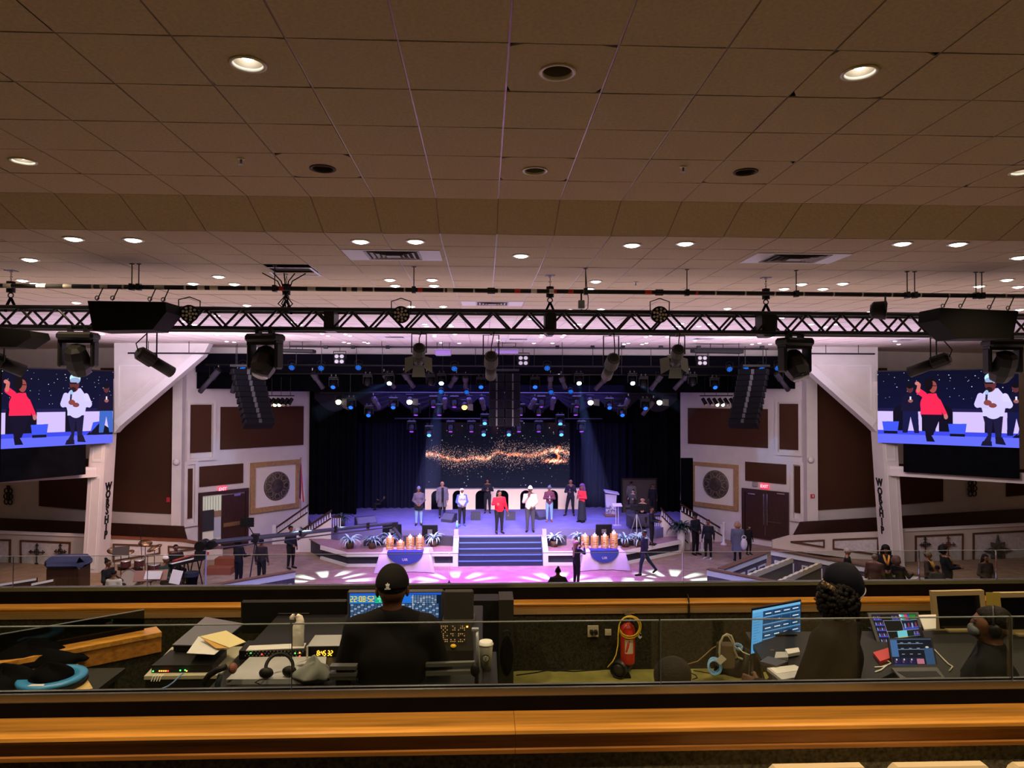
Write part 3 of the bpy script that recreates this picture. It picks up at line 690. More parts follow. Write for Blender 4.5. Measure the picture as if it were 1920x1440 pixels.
WLa.panel('boxes', 400, 970, 413, 1006, mat('stacked_box', (.55, .6, .66), .6), dr, .006, .04)
WLa.panel('table_top', 401, 958, 414, 968, mat('tan_box', (.35, .24, .13), .6), dr, .006, .04)
WLa.panel('push_bar', 418, 981, 449, 984, mat('brass', (.75, .5, .2), .25, .9), dr, .055, .04)
WLa.panel('door_closer', 438, 926, 450, 929, CHR, dr, .055, .05)
WRa = WallPlane(at(1509, 900, 28.6), at(1277, 900, 33.0))
WRb = WallPlane(at(1920, 900, 31.0), at(1520, 900, 28.5))
wall_strip('wall_right', WRa.p(1516, 900), WRa.p(1276, 900), 0, 8.45, 'white angled wall right of the stage with door and medallion')
wall_strip('wall_right_side', WRb.p(1523, 900), WRb.p(2040, 900), 0, 8.6, 'white side wall at right with tall brown panel')
acoustic(WRa, 1462, 757, 1497, 844, 'small upright brown acoustic panel above the right door')
acoustic(WRa, 1290.5, 765, 1440, 840, 'wide brown acoustic panel above the right medallion')
acoustic(WRa, 1398, 865.5, 1474.5, 908, 'low brown acoustic panel over the right exit sign')
acoustic(WRa, 1490, 873.5, 1502, 962, 'narrow upright brown panel beside the right door')
acoustic(WRb, 0, 0, 0, 0, 'tall brown acoustic panel left of the right WORSHIP pillar', [(1529, 690), (1532, 956), (1662, 948), (1662, 690)])
acoustic(WRb, 0, 0, 0, 0, 'brown acoustic panel right of the right WORSHIP pillar', [(1684, 870), (1690, 945.5), (1767, 939.5), (1767, 870)])
acoustic(WRb, 0, 0, 0, 0, 'brown acoustic panel cut by the right edge under the beam', [(1886, 880), (1886, 931), (1990, 922), (1990, 880)])
for k, (u0, v0, u1, v1) in enumerate([(1455, 749, 1504, 855), (1484, 866, 1508, 978)]):
 struct(WRa.frame('trim_%d' % (k + 3), u0 + 5, v0 + 5, u1 - 5, v1 - 5, .12, WHT, None, 0, .10), 'white raised moulding around an upright brown panel, right wall')
pa, pb = at(1509, 900, 28.45), at(1528, 900, 28.5)
struct(MB().bb(pa.x, pb.x, 28.25, 28.9, 0, 8.5).build('pillar', WHT), 'flat white pilaster between door wall and tall brown panel, right')
tag(MB().lathe(at(1520, 862, 28.2), [(.13, 0), (.13, .05), (.09, .10), (.001, .11)], 20, rotm(PI / 2)).build('wall_speaker', MATS['off_white'], None, True), 'round white wall lamp on the right pilaster', 'wall lamp')
p = at(1523.5, 930, 28.2); a_ = thing('alarm_box', 'small red fire alarm pull on the right pilaster', 'alarm', p)
part('case', MB().box((0, 0, 0), (.15, .08, .15), bev=.01), MATS['alarm_red'], a_); part('handle', MB().box((0, -.045, 0), (.04, .02, .10)), WHT2, a_)
exit_sign(WRa, 1433, 912, 'red EXIT sign over the closed right door')
p = WRa.p(1416, 908, .04); tag(MB().box(p, (.22, .12, .2), rotm(0, 0, math.atan2(WRa.d.y, WRa.d.x)), bev=.02).build('emergency_light', mat('grey_box', (.35, .33, .33), .5)), 'small grey box beside the right exit sign', 'emergency light')
medallion(WRa, (1343, 908), .64, (1296, 865, 1385, 958), (1303, 872, 1377, 949), 'gold framed round brown medallion on the right wall')
dr = thing('door_2', 'dark closed wooden double door at right', 'door', WRa.p(1435, 1010)); dr['kind'] = 'structure'
WRa.frame('frame', 1398, 921, 1474, 1010, .14, DWOOD, dr, .0, .10)
for k, (a, b) in enumerate(((1399, 1434.5), (1435.5, 1474))):
 lf = WRa.panel('leaf', a, 921, b, 1010, DWOOD, dr, .005, .05)
 WRa.panel('handle', a + (33 if k == 0 else 3), 926, a + (34.5 if k == 0 else 4.5), 985, CHR, dr, .055, .05)
 WRa.panel('push_bar', a + 4, 978, b - 9, 981, MATS['brass'], dr, .055, .03)
 WRa.panel('door_closer', a + (4 if k == 0 else 22), 924, b - (18 if k == 0 else 2), 927.5, CHR, dr, .055, .05)
zh = ceil_z(28.5)
struct(MB().bb(-14.5, 15.5, 28.9, 29.1, at(930, 668, 29).z, 8.6).build('wall_header', WHT), 'white wall strip above the black stage header')
hd = thing('stage_header', 'black cloth border hiding the rig above the stage', 'curtain', (XC, 29, 7.4))
xh0, xh1 = at(366, 700, 28.7).x, at(1494, 700, 28.7).x
xo0, xo1 = at(580, 700, 30).x, at(1279, 700, 30).x
MB().bb(xh0, xh1, 30.4, 30.5, at(930, 735, 30.4).z, at(930, 664, 28.8).z).build('border', BLKF, hd)
MB().bb(xh0, xh1, 28.75, 28.85, at(930, 700, 28.8).z, at(930, 665.5, 28.8).z).build('border', mat('header_cloth', (.006, .006, .011), .95, spec=.03), hd)
MB().bb(xh0, at(470, 700, 28.8).x, 28.86, 28.95, at(400, 729, 28.9).z, at(930, 685, 28.8).z).build('leg_cloth', BLKF, hd)
MB().bb(at(1372, 700, 28.8).x, xh1, 28.86, 28.95, at(1450, 729, 28.9).z, at(930, 685, 28.8).z).build('leg_cloth', BLKF, hd)
sw = MB()                                  # swagged border further back
SWG = mat('swag_cloth', (.010, .008, .022), .75, spec=.2)
zt_ = at(930, 735, 31.5).z; zb_ = at(930, 772, 31.5).z; NS = 9
for k in range(NS):
 xa = at(590, 700, 31.5).x + (at(1270, 700, 31.5).x - at(590, 700, 31.5).x) * k / NS; wd = (at(1270, 700, 31.5).x - at(590, 700, 31.5).x) / NS; vs = []; n = 12; rows_ = 9
 for j in range(rows_):
  for i in range(n + 1):
   s_ = i / n; dip = math.sin(PI * s_)
   z = zt_ - (zt_ - zb_) * (j / (rows_ - 1)) * (.35 + .65 * dip); vs.append((xa + wd * s_, 31.5 - .10 * dip * (j % 2) - .05 * dip, z))
 sw.add(vs, [(j * (n + 1) + i, (j + 1) * (n + 1) + i, (j + 1) * (n + 1) + i + 1, j * (n + 1) + i + 1) for j in range(rows_ - 1) for i in range(n)])
o = sw.build('swag_border', SWG, None, True); tag(o, 'swagged dark cloth border behind the stage lights', 'curtain')
MB().bb(xo0, xo1, 33.9, 34.0, at(930, 792, 34).z, 8.4).build('border', BLKF, hd)
def worship(side):
 L = side < 0
 if L: u_in_top, u_in_bot, u_out_top, u_out_bot = 200, 183, 171, 153
 else: u_in_top, u_in_bot, u_out_top, u_out_bot = 1652, 1671, 1681, 1698
 Y = 26.0; dep = .72
 ti = at(u_in_top, 800, Y); bi = at(u_in_bot, 1085, Y); to = at(u_out_top, 800, Y); bo = at(u_out_bot, 1085, Y)
 def ext(a, b, z): k = (z - a.z) / (b.z - a.z); return a + (b - a) * k
 z0, z1 = (0.0, 7.0)
 ti, bi, to, bo = ext(ti, bi, z1), ext(ti, bi, z0), ext(to, bo, z1), ext(to, bo, z0)
 t = thing('pillar', 'leaning white pillar lettered WORSHIP at ' + ('left' if L else 'right'), 'pillar', (bi.x, Y, 0)); t['kind'] = 'structure'
 MB().prism([bo, bi, ti, to], (0, dep, 0)).build('shaft', WHT, t)
 def lerp(a, b, k): return a + (b - a) * k
 for (k0, k1) in ((.02, .50), (.57, .98)):
  c4 = []
  for kk, e in ((k0, 0), (k0, 1), (k1, 1), (k1, 0)):
   a = lerp(bo, to, kk); b = lerp(bi, ti, kk); c4.append(lerp(a, b, .22 + .56 * e))
  q4 = [lerp(c, sum(c4, Vector()) / 4, .07) for c in c4]
  MB().ring(c4, q4, (0, -.02, 0)).build('moulding', WHT2, t)
 vs_ = [915, 930, 946, 961, 978, 993, 1007] if L else [907, 924, 938, 952, 966, 982, 998]
 for ch, v in zip('WORSHIP', vs_):
  p0 = at((u_in_top + u_in_bot) / 2, v, Y); pt = ext(bi, ti, p0.z)
  yv = (ti - bi).normalized(); xv = Vector((0, 1, 0)) if L else Vector((0, -1, 0))
  text_part(ch, .40, BLK, t, pt + Vector((.006 if L else -.006, dep * .5, 0)), xv, yv, .012, 'letter', .016)
 return t
worship(-1); worship(1)
def bracket(side):
 L = side < 0; Y = 26.3
 pts = [(214, 640), (392, 652), (380, 668), (224, 801), (214, 812)] if L else [(1646, 640), (1496, 652), (1512, 692), (1634, 800), (1646, 812)]
 t = thing('pillar_bracket', 'white triangular bracket from pillar to ceiling at ' + ('left' if L else 'right'), 'bracket', at(*pts[-1], Y)); t['kind'] = 'structure'
 P = [at(u, v, Y) for u, v in pts]; zc = ceil_z(Y) - .002
 P[0].z = zc; P[1].z = zc
 MB().prism(P, (0, .4, 0)).build('plate', WHT, t)
 a, b = P[2], P[3]; d = (b - a).normalized(); n = Vector((-d.z, 0, d.x)); n = n if n.z > 0 else -n
 MB().prism([a, b, b + n * .28, a + n * .28], (0, -.05, 0)).build('moulding', WHT2, t)
 c4 = [at(u, v, Y) for u, v in (((222, 684), (320, 684), (236, 756), (222, 765)) if L else ((1528, 684), (1634, 684), (1634, 772), (1622, 762)))]
 cc = sum(c4, Vector()) / 4
 MB().ring(c4, [p + (cc - p).normalized() * .07 for p in c4], (0, -.03, 0)).build('moulding', WHT2, t)
bracket(-1); bracket(1)
def beam(side):
 L = side < 0
 a = at(181, 885, 25.9) if L else at(1668, 883, 25.9); b = at(-60, 899, 22.3) if L else at(1990, 901, 22.6)
 o = MB(); h = .36
 o.prism([(a.x, a.y, a.z - h / 2), (b.x, b.y, b.z - h / 2), (b.x, b.y, b.z + h / 2), (a.x, a.y, a.z + h / 2)], (0, .35, 0))
 struct(o.build('beam', WHT), 'white beam running under the ' + ('left' if L else 'right') + ' video screen', None)
 struct(MB().prism([(a.x, a.y - .03, a.z + h / 2 - .10), (b.x, b.y - .03, b.z + h / 2 - .10), (b.x, b.y - .03, b.z + h / 2), (a.x, a.y - .03, a.z + h / 2)], (0, .04, 0)).build('trim_%d' % (5 if L else 6), WHT2), 'white lip along the top of the ' + ('left' if L else 'right') + ' beam')
 return a, b
beam(-1); beam(1)
def ramp_wall(wp, name, poly, lb): wp.wall = struct(wp.slab(name, poly, CRM, None, 0, .15), lb)
WLc = WallPlane(at(0, 1040, 28.0), at(205, 1040, 27.0)); WLd = WallPlane(at(205, 1040, 27.4), at(420, 1040, 28.2))
struct(WLb.slab('wall_left_rail', [(-40, 969), (345, 986), (352, 1012), (-40, 1002)], DWOOD, None, .25, .08), 'dark wooden rail along the left side wall')
ramp_wall(WLc, 'wall_left_ramp', [(-40, 995), (208, 1004.5), (208, 1110), (-40, 1110)], 'white aisle wall with cross panels at left')
struct(WLc.slab('trim_7', [(-40, 993), (208, 1002.5), (208, 1006), (-40, 997)], WHT2, None, -.02, .22), 'white cap of the left aisle wall')
ramp_wall(WLd, 'wall_left_stage_ramp', [(205, 1006), (345, 1012), (418, 1026), (418, 1110), (205, 1110)], 'white ramp wall behind the band at left')
struct(WLd.slab('trim_8', [(205, 1004), (345, 1010), (418, 1024), (418, 1027), (345, 1013), (205, 1007)], mat('red_wood', (.22, .07, .03), .4), None, -.02, .22), 'reddish wooden cap on the ramp wall behind the band')
WRc = WallPlane(at(1920, 1040, 27.6), at(1700, 1040, 27.0)); WRd = WallPlane(at(1680, 1040, 27.2), at(1445, 1040, 28.2))
struct(WRb.slab('wall_right_rail', [(1500, 978), (1960, 951), (1960, 984), (1486, 1004)], DWOOD, None, .25, .08), 'dark wooden rail along the right side wall')
ramp_wall(WRc, 'wall_right_ramp', [(1690, 993), (1960, 980), (1960, 1120), (1690, 1120)], 'white aisle wall with cross and star panels at right')
struct(WRc.slab('trim_9', [(1690, 991), (1960, 978), (1960, 982), (1690, 995)], WHT2, None, -.02, .22), 'white cap of the right aisle wall')
ramp_wall(WRd, 'wall_right_stage_ramp', [(1447, 1012), (1480, 1003), (1700, 994), (1700, 1060), (1447, 1026)], 'white ramp wall with slanted panels at right')
def framed(wp, pts, lb):
 P = [wp.p(u, v, .155) for u, v in pts]; cc = sum(P, Vector()) / len(P)
 t = MB().prism(P, wp.n * .02).build('framed_panel', WHTP, wp.wall); t['label'] = lb
 q = []
 n = len(P)
 for i in range(n):
  a = (P[i - 1] - P[i]).normalized(); b = (P[(i + 1) % n] - P[i]).normalized(); s_ = max(.35, math.sqrt(max(0.02, 1 - a.dot(b) ** 2)))
  q.append(P[i] + (a + b) * (.06 / s_))
 MB().ring(P, q, wp.n * .05).build('moulding', TRIMB, t)
 return t
framed(WLc, [(-30, 1010), (21.5, 1011), (20.5, 1074), (-30, 1080)], 'brown framed white panel cut by the left edge')
framed(WLc, [(39, 1012), (133.5, 1016), (131, 1066), (95, 1072), (39.5, 1070)], 'brown framed panel holding two crosses, left aisle wall')
framed(WLd, [(212, 1019), (301, 1022), (301, 1038), (212, 1053)], 'slanted brown framed panel behind the drum kit')
framed(WLd, [(315, 1023), (366, 1026), (366, 1030), (315, 1037)], 'small slanted brown framed panel by the keyboard player')
framed(WRd, [(1482, 1014.5), (1546, 1011.5), (1546, 1027), (1482, 1016.5)], 'small wedge shaped framed panel on the right ramp wall')
framed(WRd, [(1561, 1010.5), (1647, 1007), (1647, 1041), (1561, 1029.5)], 'long slanted framed panel on the right ramp wall')
framed(WRc, [(1715, 1004), (1805, 1000), (1805, 1057), (1715, 1055)], 'brown framed panel holding two crosses, right aisle wall')
framed(WRc, [(1823, 999), (1960, 992), (1960, 1078), (1823, 1061)], 'brown framed panel holding the star ornament')
IRON = mat('wrought_iron', (.035, .025, .022), .5, .5)
def cross_orn(wp, u, v, w, h, lb, m):
 p = wp.p(u, v, .25); t = thing('iron_cross', lb, 'cross', p); d = wp.d if wp.d.x > 0 else -wp.d; mb = MB()
 b = .022
 mb.cyl(p - VZ * h * .62, p + VZ * h * .38, b, n=6); mb.cyl(p - d * w / 2, p + d * w / 2, b, n=6)
 for e in (p + VZ * h * .38, p - VZ * h * .62, p - d * w / 2, p + d * w / 2):
  mb.ell(e, (.035, .03, .035), 8, 6); dd = (e - p).normalized(); s_ = VZ.cross(dd).normalized() if abs(dd.z) < .5 else d
  for k in (-1, 1): mb.ell(e - dd * .05 + (s_ if abs(dd.z) > .5 else VZ) * k * .05, (.026, .02, .026), 8, 6)
 mb.build('bars', m, t)
 R = Matrix((d, VZ, wp.n)).transposed()
 MB().torus(p, .10, .018, 20, 6, R).build('ring', m, t)
RUST = mat('rust_iron', (.14, .05, .025), .6, .3)
cross_orn(WLc, 69, 1035, .62, .78, 'larger iron cross on the left aisle wall', IRON)
cross_orn(WLc, 113, 1034, .46, .72, 'smaller iron cross on the left aisle wall', IRON)
cross_orn(WRc, 1735, 1021, .42, .70, 'dark iron cross on the right aisle wall', IRON)
cross_orn(WRc, 1778, 1021, .56, .80, 'rusty red iron cross on the right aisle wall', RUST)
p = WRc.p(1871, 1032, .25); st = thing('star_ornament', 'eight pointed iron star ornament on the right aisle wall', 'ornament', p); d = WRc.d if WRc.d.x > 0 else -WRc.d
R = Matrix((d, VZ, WRc.n)).transposed(); mb = MB()
GIR = mat('green_iron', (.09, .085, .06), .6, .3)
for k in range(8):
 a = k * PI / 4; r0 = .62 if k % 2 == 0 else .44
 def pp(r, th, z=0): return p + R @ Vector((r * math.cos(th), r * math.sin(th), z))
 q = [pp(r0, a), pp(.30, a + .30), pp(.10, a), pp(.30, a - .30)]
 for i in range(4): mb.cyl(q[i], q[(i + 1) % 4], .022, n=5)
 mb.torus(pp(.30, a), .09, .016, 14, 5, R); mb.cyl(pp(.05, a), pp(r0 * .9, a), .012, n=4)
mb.torus(p, .22, .018, 24, 5, R); mb.build('scrollwork', GIR, st)
mb = MB()
for k in range(4): mb.cyl(pp(.0, 0), pp(.26, k * PI / 2 + PI / 4), .03, .012, n=6)
mb.build('centre', RUST, st)
def crest(wp, u, v, lb):
 p = wp.p(u, v, .08); t = thing('wall_crest', lb, 'ornament', p); d = wp.d if wp.d.x > 0 else -wp.d; R = Matrix((d, VZ, wp.n)).transposed()
 mb = MB()
 for (x, z, r) in ((-.12, .22, .10), (.12, .22, .10), (-.14, -.02, .11), (.14, -.02, .11), (-.11, -.25, .11), (.11, -.25, .11), (0, .36, .07), (0, .08, .10), (0, -.12, .09)):
  mb.torus(p + R @ Vector((x, z, 0)), r, .028, 16, 6, R)
 mb.build('scrollwork', IRON, t)
 MB().prism([p + R @ Vector(q) for q in ((-.10, .12, 0), (.10, .12, 0), (.09, -.08, 0), (0, -.2, 0), (-.09, -.08, 0))], wp.n * .03).build('shield', IRON, t)
 MB().prism([p + R @ Vector(q) for q in ((-.05, .32, 0), (.05, .32, 0), (.10, .46, 0), (.03, .42, 0), (0, .48, 0), (-.03, .42, 0), (-.10, .46, 0))], wp.n * .03).build('crown', IRON, t)
crest(WLb, 15.5, 930, 'dark scrolled crest on the wall under the left beam'); crest(WRb, 1823, 915, 'dark scrolled crest on the wall under the right beam')
# ================================================================ people: one smooth surface per figure, clothes as shells over it
def sdf(P, bones, k):
 acc = np.zeros(len(P)); best = np.full(len(P), 9.0); which = np.zeros(len(P), int)
 for i, b in enumerate(bones):
  a, c, ra, rb = np.array(b[0], float), np.array(b[1], float), b[2], b[3]
  sc = np.array(b[4], float) if len(b) > 4 else None
  p = P;
  if sc is not None: m = (a + c) / 2; p = (P - m) / sc + m; a = (a - m) / sc + m; c = (c - m) / sc + m
  ab = c - a; L2 = ab @ ab + 1e-12; t = np.clip(((p - a) @ ab) / L2, 0, 1)
  d = np.linalg.norm(p - a - t[:, None] * ab, axis=1) - (ra + t * (rb - ra))
  if sc is not None: d = d * min(sc)
  acc += np.exp(-np.clip(d, -.3, .6) / k)
 return -k * np.log(acc + 1e-30)
def surfnet(bones, h, k=.012, clip=None):
 pts = np.array([list(b[0]) for b in bones] + [list(b[1]) for b in bones]); r = max(max(b[2], b[3]) * (max(b[4]) if len(b) > 4 else 1) for b in bones)
 lo = pts.min(0) - r - 2 * h; hi = pts.max(0) + r + 2 * h; n = np.ceil((hi - lo) / h).astype(int) + 1
 ax = [lo[i] + h * np.arange(n[i]) for i in range(3)]; G = np.stack(np.meshgrid(*ax, indexing='ij'), -1); Pf = G.reshape(-1, 3)
 v = sdf(Pf, bones, k)
 if clip is not None: v = np.maximum(v, clip(Pf))
 v = v.reshape(n); ins = v < 0
 c = np.zeros(np.array(n) - 1, int)
 off = [(i, j, q) for i in (0, 1) for j in (0, 1) for q in (0, 1)]
 sl = lambda o: tuple(slice(o[i], n[i] - 1 + o[i]) for i in range(3))
 for o in off: c += ins[sl(o)]
 act = (c > 0) & (c < 8); idx = -np.ones(act.shape, int); idx[act] = np.arange(act.sum())
 cells = np.argwhere(act); S = np.zeros((len(cells), 3)); N = np.zeros(len(cells))
 for i in range(8):
  for j in range(i + 1, 8):
   d = np.array(off[j]) - np.array(off[i])
   if np.abs(d).sum() != 1: continue
   a = cells + off[i]; b = cells + off[j]; va = v[tuple(a.T)]; vb = v[tuple(b.T)]; m = (va < 0) != (vb < 0)
   t = np.where(m, va / np.where(m, va - vb, 1), 0); S += m[:, None] * (a + t[:, None] * (b - a)); N += m
 V = lo + h * S / np.maximum(N, 1)[:, None]; Q = []
 for a in range(3):
  b, d = (a + 1) % 3, (a + 2) % 3; s0 = [slice(None)] * 3; s1 = [slice(None)] * 3; s0[a] = slice(0, -1); s1[a] = slice(1, None)
  chg = ins[tuple(s0)] != ins[tuple(s1)]; e = np.argwhere(chg)
  e = e[(e[:, b] > 0) & (e[:, d] > 0) & (e[:, b] < n[b] - 1) & (e[:, d] < n[d] - 1)]
  if not len(e): continue
  def cell(db, dd):
   q = e.copy(); q[:, b] += db; q[:, d] += dd; return idx[tuple(q.T)]
  q = np.stack([cell(-1, -1), cell(0, -1), cell(0, 0), cell(-1, 0)], 1); fl = ~ins[tuple(e.T)]
  q[fl] = q[fl][:, ::-1]; Q.append(q)
 Q = np.concatenate(Q) if Q else np.zeros((0, 4), int); Q = Q[(Q >= 0).all(1)]
 return V, Q
def np_obj(name, V, Q, m, parent, fidx=None, extra=None):
 me = bpy.data.meshes.new(name); vs = [tuple(x) for x in V]; fs = [tuple(q) for q in Q.tolist()]; mi = [0] * len(fs)
 if extra is not None:
  k = len(vs); vs += extra.v; fs += [tuple(i + k for i in f) for f in extra.f]; mi += extra.m
 me.from_pydata(vs, [], fs)
 for x in (m if isinstance(m, (list, tuple)) else [m]): me.materials.append(x)
 me.polygons.foreach_set('material_index', mi); me.polygons.foreach_set('use_smooth', [True] * len(fs)); me.update()
 o = bpy.data.objects.new(name, me); C.objects.link(o); o.parent = parent; return o
def hand_proto(curl, h=.0075):
 b = [((.005, 0, 0), (.085, .012, 0), .020, .022, (1, 1.25, .62)), ((.01, .01, 0), (.085, -.02, 0), .019, .021, (1, 1.2, .62))]
 for y, L in ((.030, .068), (.010, .078), (-.010, .072), (-.028, .056)):
  p = Vector((.092, y, 0)); a = 0; r = .0090
  for s_ in range(3):
   a += curl * (.5 if s_ == 0 else 1.0); q = p + Vector((math.cos(a), y * .9 * (1 - curl), -math.sin(a))) * L * (.42, .32, .26)[s_]
   b.append((tuple(p), tuple(q), r, r * .92)); p = q; r *= .92
 p = Vector((.022, .024, -.004)); q = Vector((.058, .056, -.014)); w = Vector((.086, .056 - .02 * curl, -.022 - .02 * curl))
 b += [(tuple(p), tuple(q), .013, .011), (tuple(q), tuple(w), .011, .0095)]
 return surfnet(b, h, .003)
HANDS = {'relax': hand_proto(.35), 'grip': hand_proto(1.0), 'flat': hand_proto(.12)}
def skin_mat(name, c): return mat('skin_' + name, c, .5, spec=.35)
SKIN = {'deep': skin_mat('deep', (.105, .045, .026)), 'brown': skin_mat('brown', (.19, .085, .048)), 'tan': skin_mat('tan', (.33, .17, .10)), 'light': skin_mat('light', (.5, .29, .2))}
EYE_M = mat('eye_dark', (.01, .008, .006), .25); LIP = mat('lip', (.16, .045, .04), .5)
def cloth(name, c, r=.85): return mat('cloth_' + name, c, r, spec=.2)
HAIRM = mat('black_hair', (.005, .004, .0035), .7, spec=.2, noise=.5, nscale=40, bump=.6, bscale=90)
class Rig: pass
def person(lb, loc, rz, H=1.72, skin='brown', top=('black', (.01, .01, .012)), bottom=('black', (.012, .012, .015)), shoes=('black', (.01, .01, .01)),
   arms=('down', 'down'), legs=None, sit=None, lean=0.0, head=(0, 0), hair='short', hairm=None, hem=.86, sleeve=1.0, fat=1.0, skirt=None, coat=None, boots=None, hat=None,
   glasses=False, hands=('relax', 'relax'), collar=1.475, h=.021, mask=False, scarf=None, crop=None, group=None, twist=0):
 s = H / 1.75; root = thing('person', lb, 'person', loc, rz, group); B = Vector
 dz = 0.0 if sit is None else sit / s + .03 - .93
 piv = B((0, 0, .95 + dz)); RL = Matrix.Rotation(-lean, 3, 'X') @ Matrix.Rotation(twist, 3, 'Z') if True else None
 def up(p): p = B(p); p.z += dz; return piv + RL @ (p - piv)     # upper body point
 f = fat
 hipc = up((0, .0, .95)); waist = up((0, 0, 1.08)); chest = up((0, .005, 1.28)); neckb = up((0, .015, 1.46)); neck = up((0, .0, 1.53))
 sh = {k: up((k * .170 * (1 + .5 * (f - 1)), .01, 1.425)) for k in (-1, 1)}
 presets = {'down': ((.245, .03, 1.13), (.265, -.03, .87)), 'hold': ((.26, .0, 1.15), (.07, -.22, 1.17)), 'mic': ((.25, -.06, 1.17), (.08, -.19, 1.40)), 'hip': ((.37, .06, 1.16), (.22, -.04, 1.02)),
    'low': ((.255, .0, 1.14), (.09, -.22, 1.00)), 'type': ((.27, -.05, 1.14), (.18, -.32, 1.10)), 'back': ((.26, .10, 1.15), (.20, .16, .92)), 'out': ((.33, -.10, 1.22), (.40, -.28, 1.10)),
    'up': ((.30, -.10, 1.42), (.20, -.22, 1.66)), 'photo': ((.25, -.20, 1.28), (.10, -.30, 1.50)), 'cross': ((.26, -.06, 1.16), (-.07, -.20, 1.20))}
 el, wr = {}, {}
 for k, a in zip((-1, 1), arms):
  e, w = presets[a] if isinstance(a, str) else a
  if isinstance(a, str): e = (e[0] * k, e[1], e[2]); w = (w[0] * k, w[1], w[2])
  el[k] = up(e); wr[k] = up(w)
 hip, kn, an, toe = {}, {}, {}, {}
 for k in (-1, 1):
  if legs is not None: hip[k], kn[k], an[k], toe[k] = (B((k * .09, 0, .92)),) + tuple(B(q) for q in legs[0 if k < 0 else 1])
  elif sit is not None:
   hip[k] = B((k * .10, 0, .92 + dz)); kn[k] = B((k * .15, -.43, .93 + dz)); an[k] = B((k * .14, -.40, max(.09, .50 + dz))); toe[k] = an[k] + B((0, -.16, -.05))
  else: hip[k] = B((k * .09, 0, .92)); kn[k] = B((k * .105, -.015, .50)); an[k] = B((k * .115, .02, .085)); toe[k] = B((k * .145, -.15, .035))
 hy, hp = head; RH = Matrix.Rotation(-lean * .6, 3, 'X') @ Matrix.Rotation(hy, 3, 'Z') @ Matrix.Rotation(-hp, 3, 'X')
 def hd(p): return neck + RH @ (B(p) - B((0, 0, 1.53)))
 sc = lambda p: tuple(x * s for x in p)
 def bone(a, b, ra, rb, *w): return (sc(a), sc(b), ra * s, rb * s) + w
 torso = lambda d: [bone(hipc - B((.055, 0, 0)), hipc + B((.055, 0, 0)), .105 * f + d, .105 * f + d, (1, .95, 1)), bone(waist - B((.04, 0, 0)), waist + B((.04, 0, 0)), .098 * f + d, .098 * f + d),
      bone(up((-.065, 0, 1.28)), up((.065, 0, 1.28)), .102 * f + d, .102 * f + d), bone(up((-.03, .015, 1.50)), sh[-1], .052 + d, .056 + d), bone(up((.03, .015, 1.50)), sh[1], .052 + d, .056 + d), bone(sh[-1] + (chest - sh[-1]) * .25, sh[1] + (chest - sh[1]) * .25, .075 + d, .075 + d),
      bone(hipc, waist, .12 * f + d, .115 * f + d, (1.15, .85, 1)), bone(waist, chest, .115 * f + d, .13 * f + d, (1.15, .85, 1))]
 def arm(d, t=1.0):
  o = []
  for k in (-1, 1):
   e, w = el[k], wr[k]
   if t <= .5: o.append(bone(sh[k], sh[k] + (e - sh[k]) * t * 2, .056 * f + d, .050 * f + d)); continue
   o += [bone(sh[k], e, .056 * f + d, .044 * (.5 + .5 * f) + d), bone(e, e + (w - e) * (t - .5) * 2, .042 * (.5 + .5 * f) + d, .030 + d)]
  return o
 def leg(d, b=1.0):
  o = []
  for k in (-1, 1): o += [bone(hip[k], kn[k], .088 * f + d, .058 + d), bone(kn[k], kn[k] + (an[k] - kn[k]) * b, .056 + d, (.056 + (.038 - .056) * b) + d)]
  return o
 headb = [bone(hd((0, .025, 1.655)), hd((0, -.018, 1.65)), .080, .076), bone(hd((0, -.03, 1.605)), hd((0, -.045, 1.585)), .060, .045), bone(neckb, hd((0, .01, 1.58)), .054, .050)]
 feet = [bone(an[k], an[k] + (toe[k] - an[k]) * .2, .038, .040) for k in (-1, 1)]
 body = torso(-.012) + arm(-.008) + leg(-.008) + headb + feet
 keep = None
 V, Q = surfnet(body, h, .010 * s)
 ex = MB()
 for k, g in zip((-1, 1), hands):
  HV, HQ = HANDS[g]; x = (wr[k] - el[k]).normalized(); th = B((0, -1, .25)) if x.z < -.5 else B((-k * .3, -.2, 1))
  y = (th - x * th.dot(x)).normalized(); z = x.cross(y)
  if k > 0: z = -z
  M = Matrix((x, y, z)).transposed(); fl = k > 0
  vs = [(wr[k] + M @ B(p) - x * .012) * s for p in HV.tolist()]
  ex.add(vs, [tuple(reversed(q)) if fl else tuple(q) for q in HQ.tolist()])
 for k in (-1, 1):
  ex.ell(hd((k * .083, .012, 1.635)) * s, (.012 * s, .022 * s, .032 * s), 8, 6, RH)
  ex.ell(hd((k * .031, -.086, 1.645)) * s, (.013 * s, .010 * s, .008 * s), 8, 5, RH, 1)
  ex.ell(hd((k * .031, -.084, 1.667)) * s, (.020 * s, .010 * s, .004 * s), 8, 4, RH, 1)
 ex.ell(hd((0, -.098, 1.618)) * s, (.017 * s, .020 * s, .013 * s), 8, 6, RH); ex.ell(hd((0, -.093, 1.638)) * s, (.010 * s, .012 * s, .024 * s), 8, 6, RH)
 ex.ell(hd((0, -.086, 1.587)) * s, (.025 * s, .010 * s, .008 * s), 8, 5, RH, 2)
 np_obj('body', V, Q, [SKIN[skin], EYE_M, LIP], root, None, ex)
 n_hip = up((0, 0, hem))
 upv = np.array(RL @ B((0, 0, 1))); hz = np.array(sc(n_hip))
 clipT = lambda P: -((P - hz) @ upv) - .0 * P[:, 0]
 nb = np.array(sc(up((0, 0, collar))))
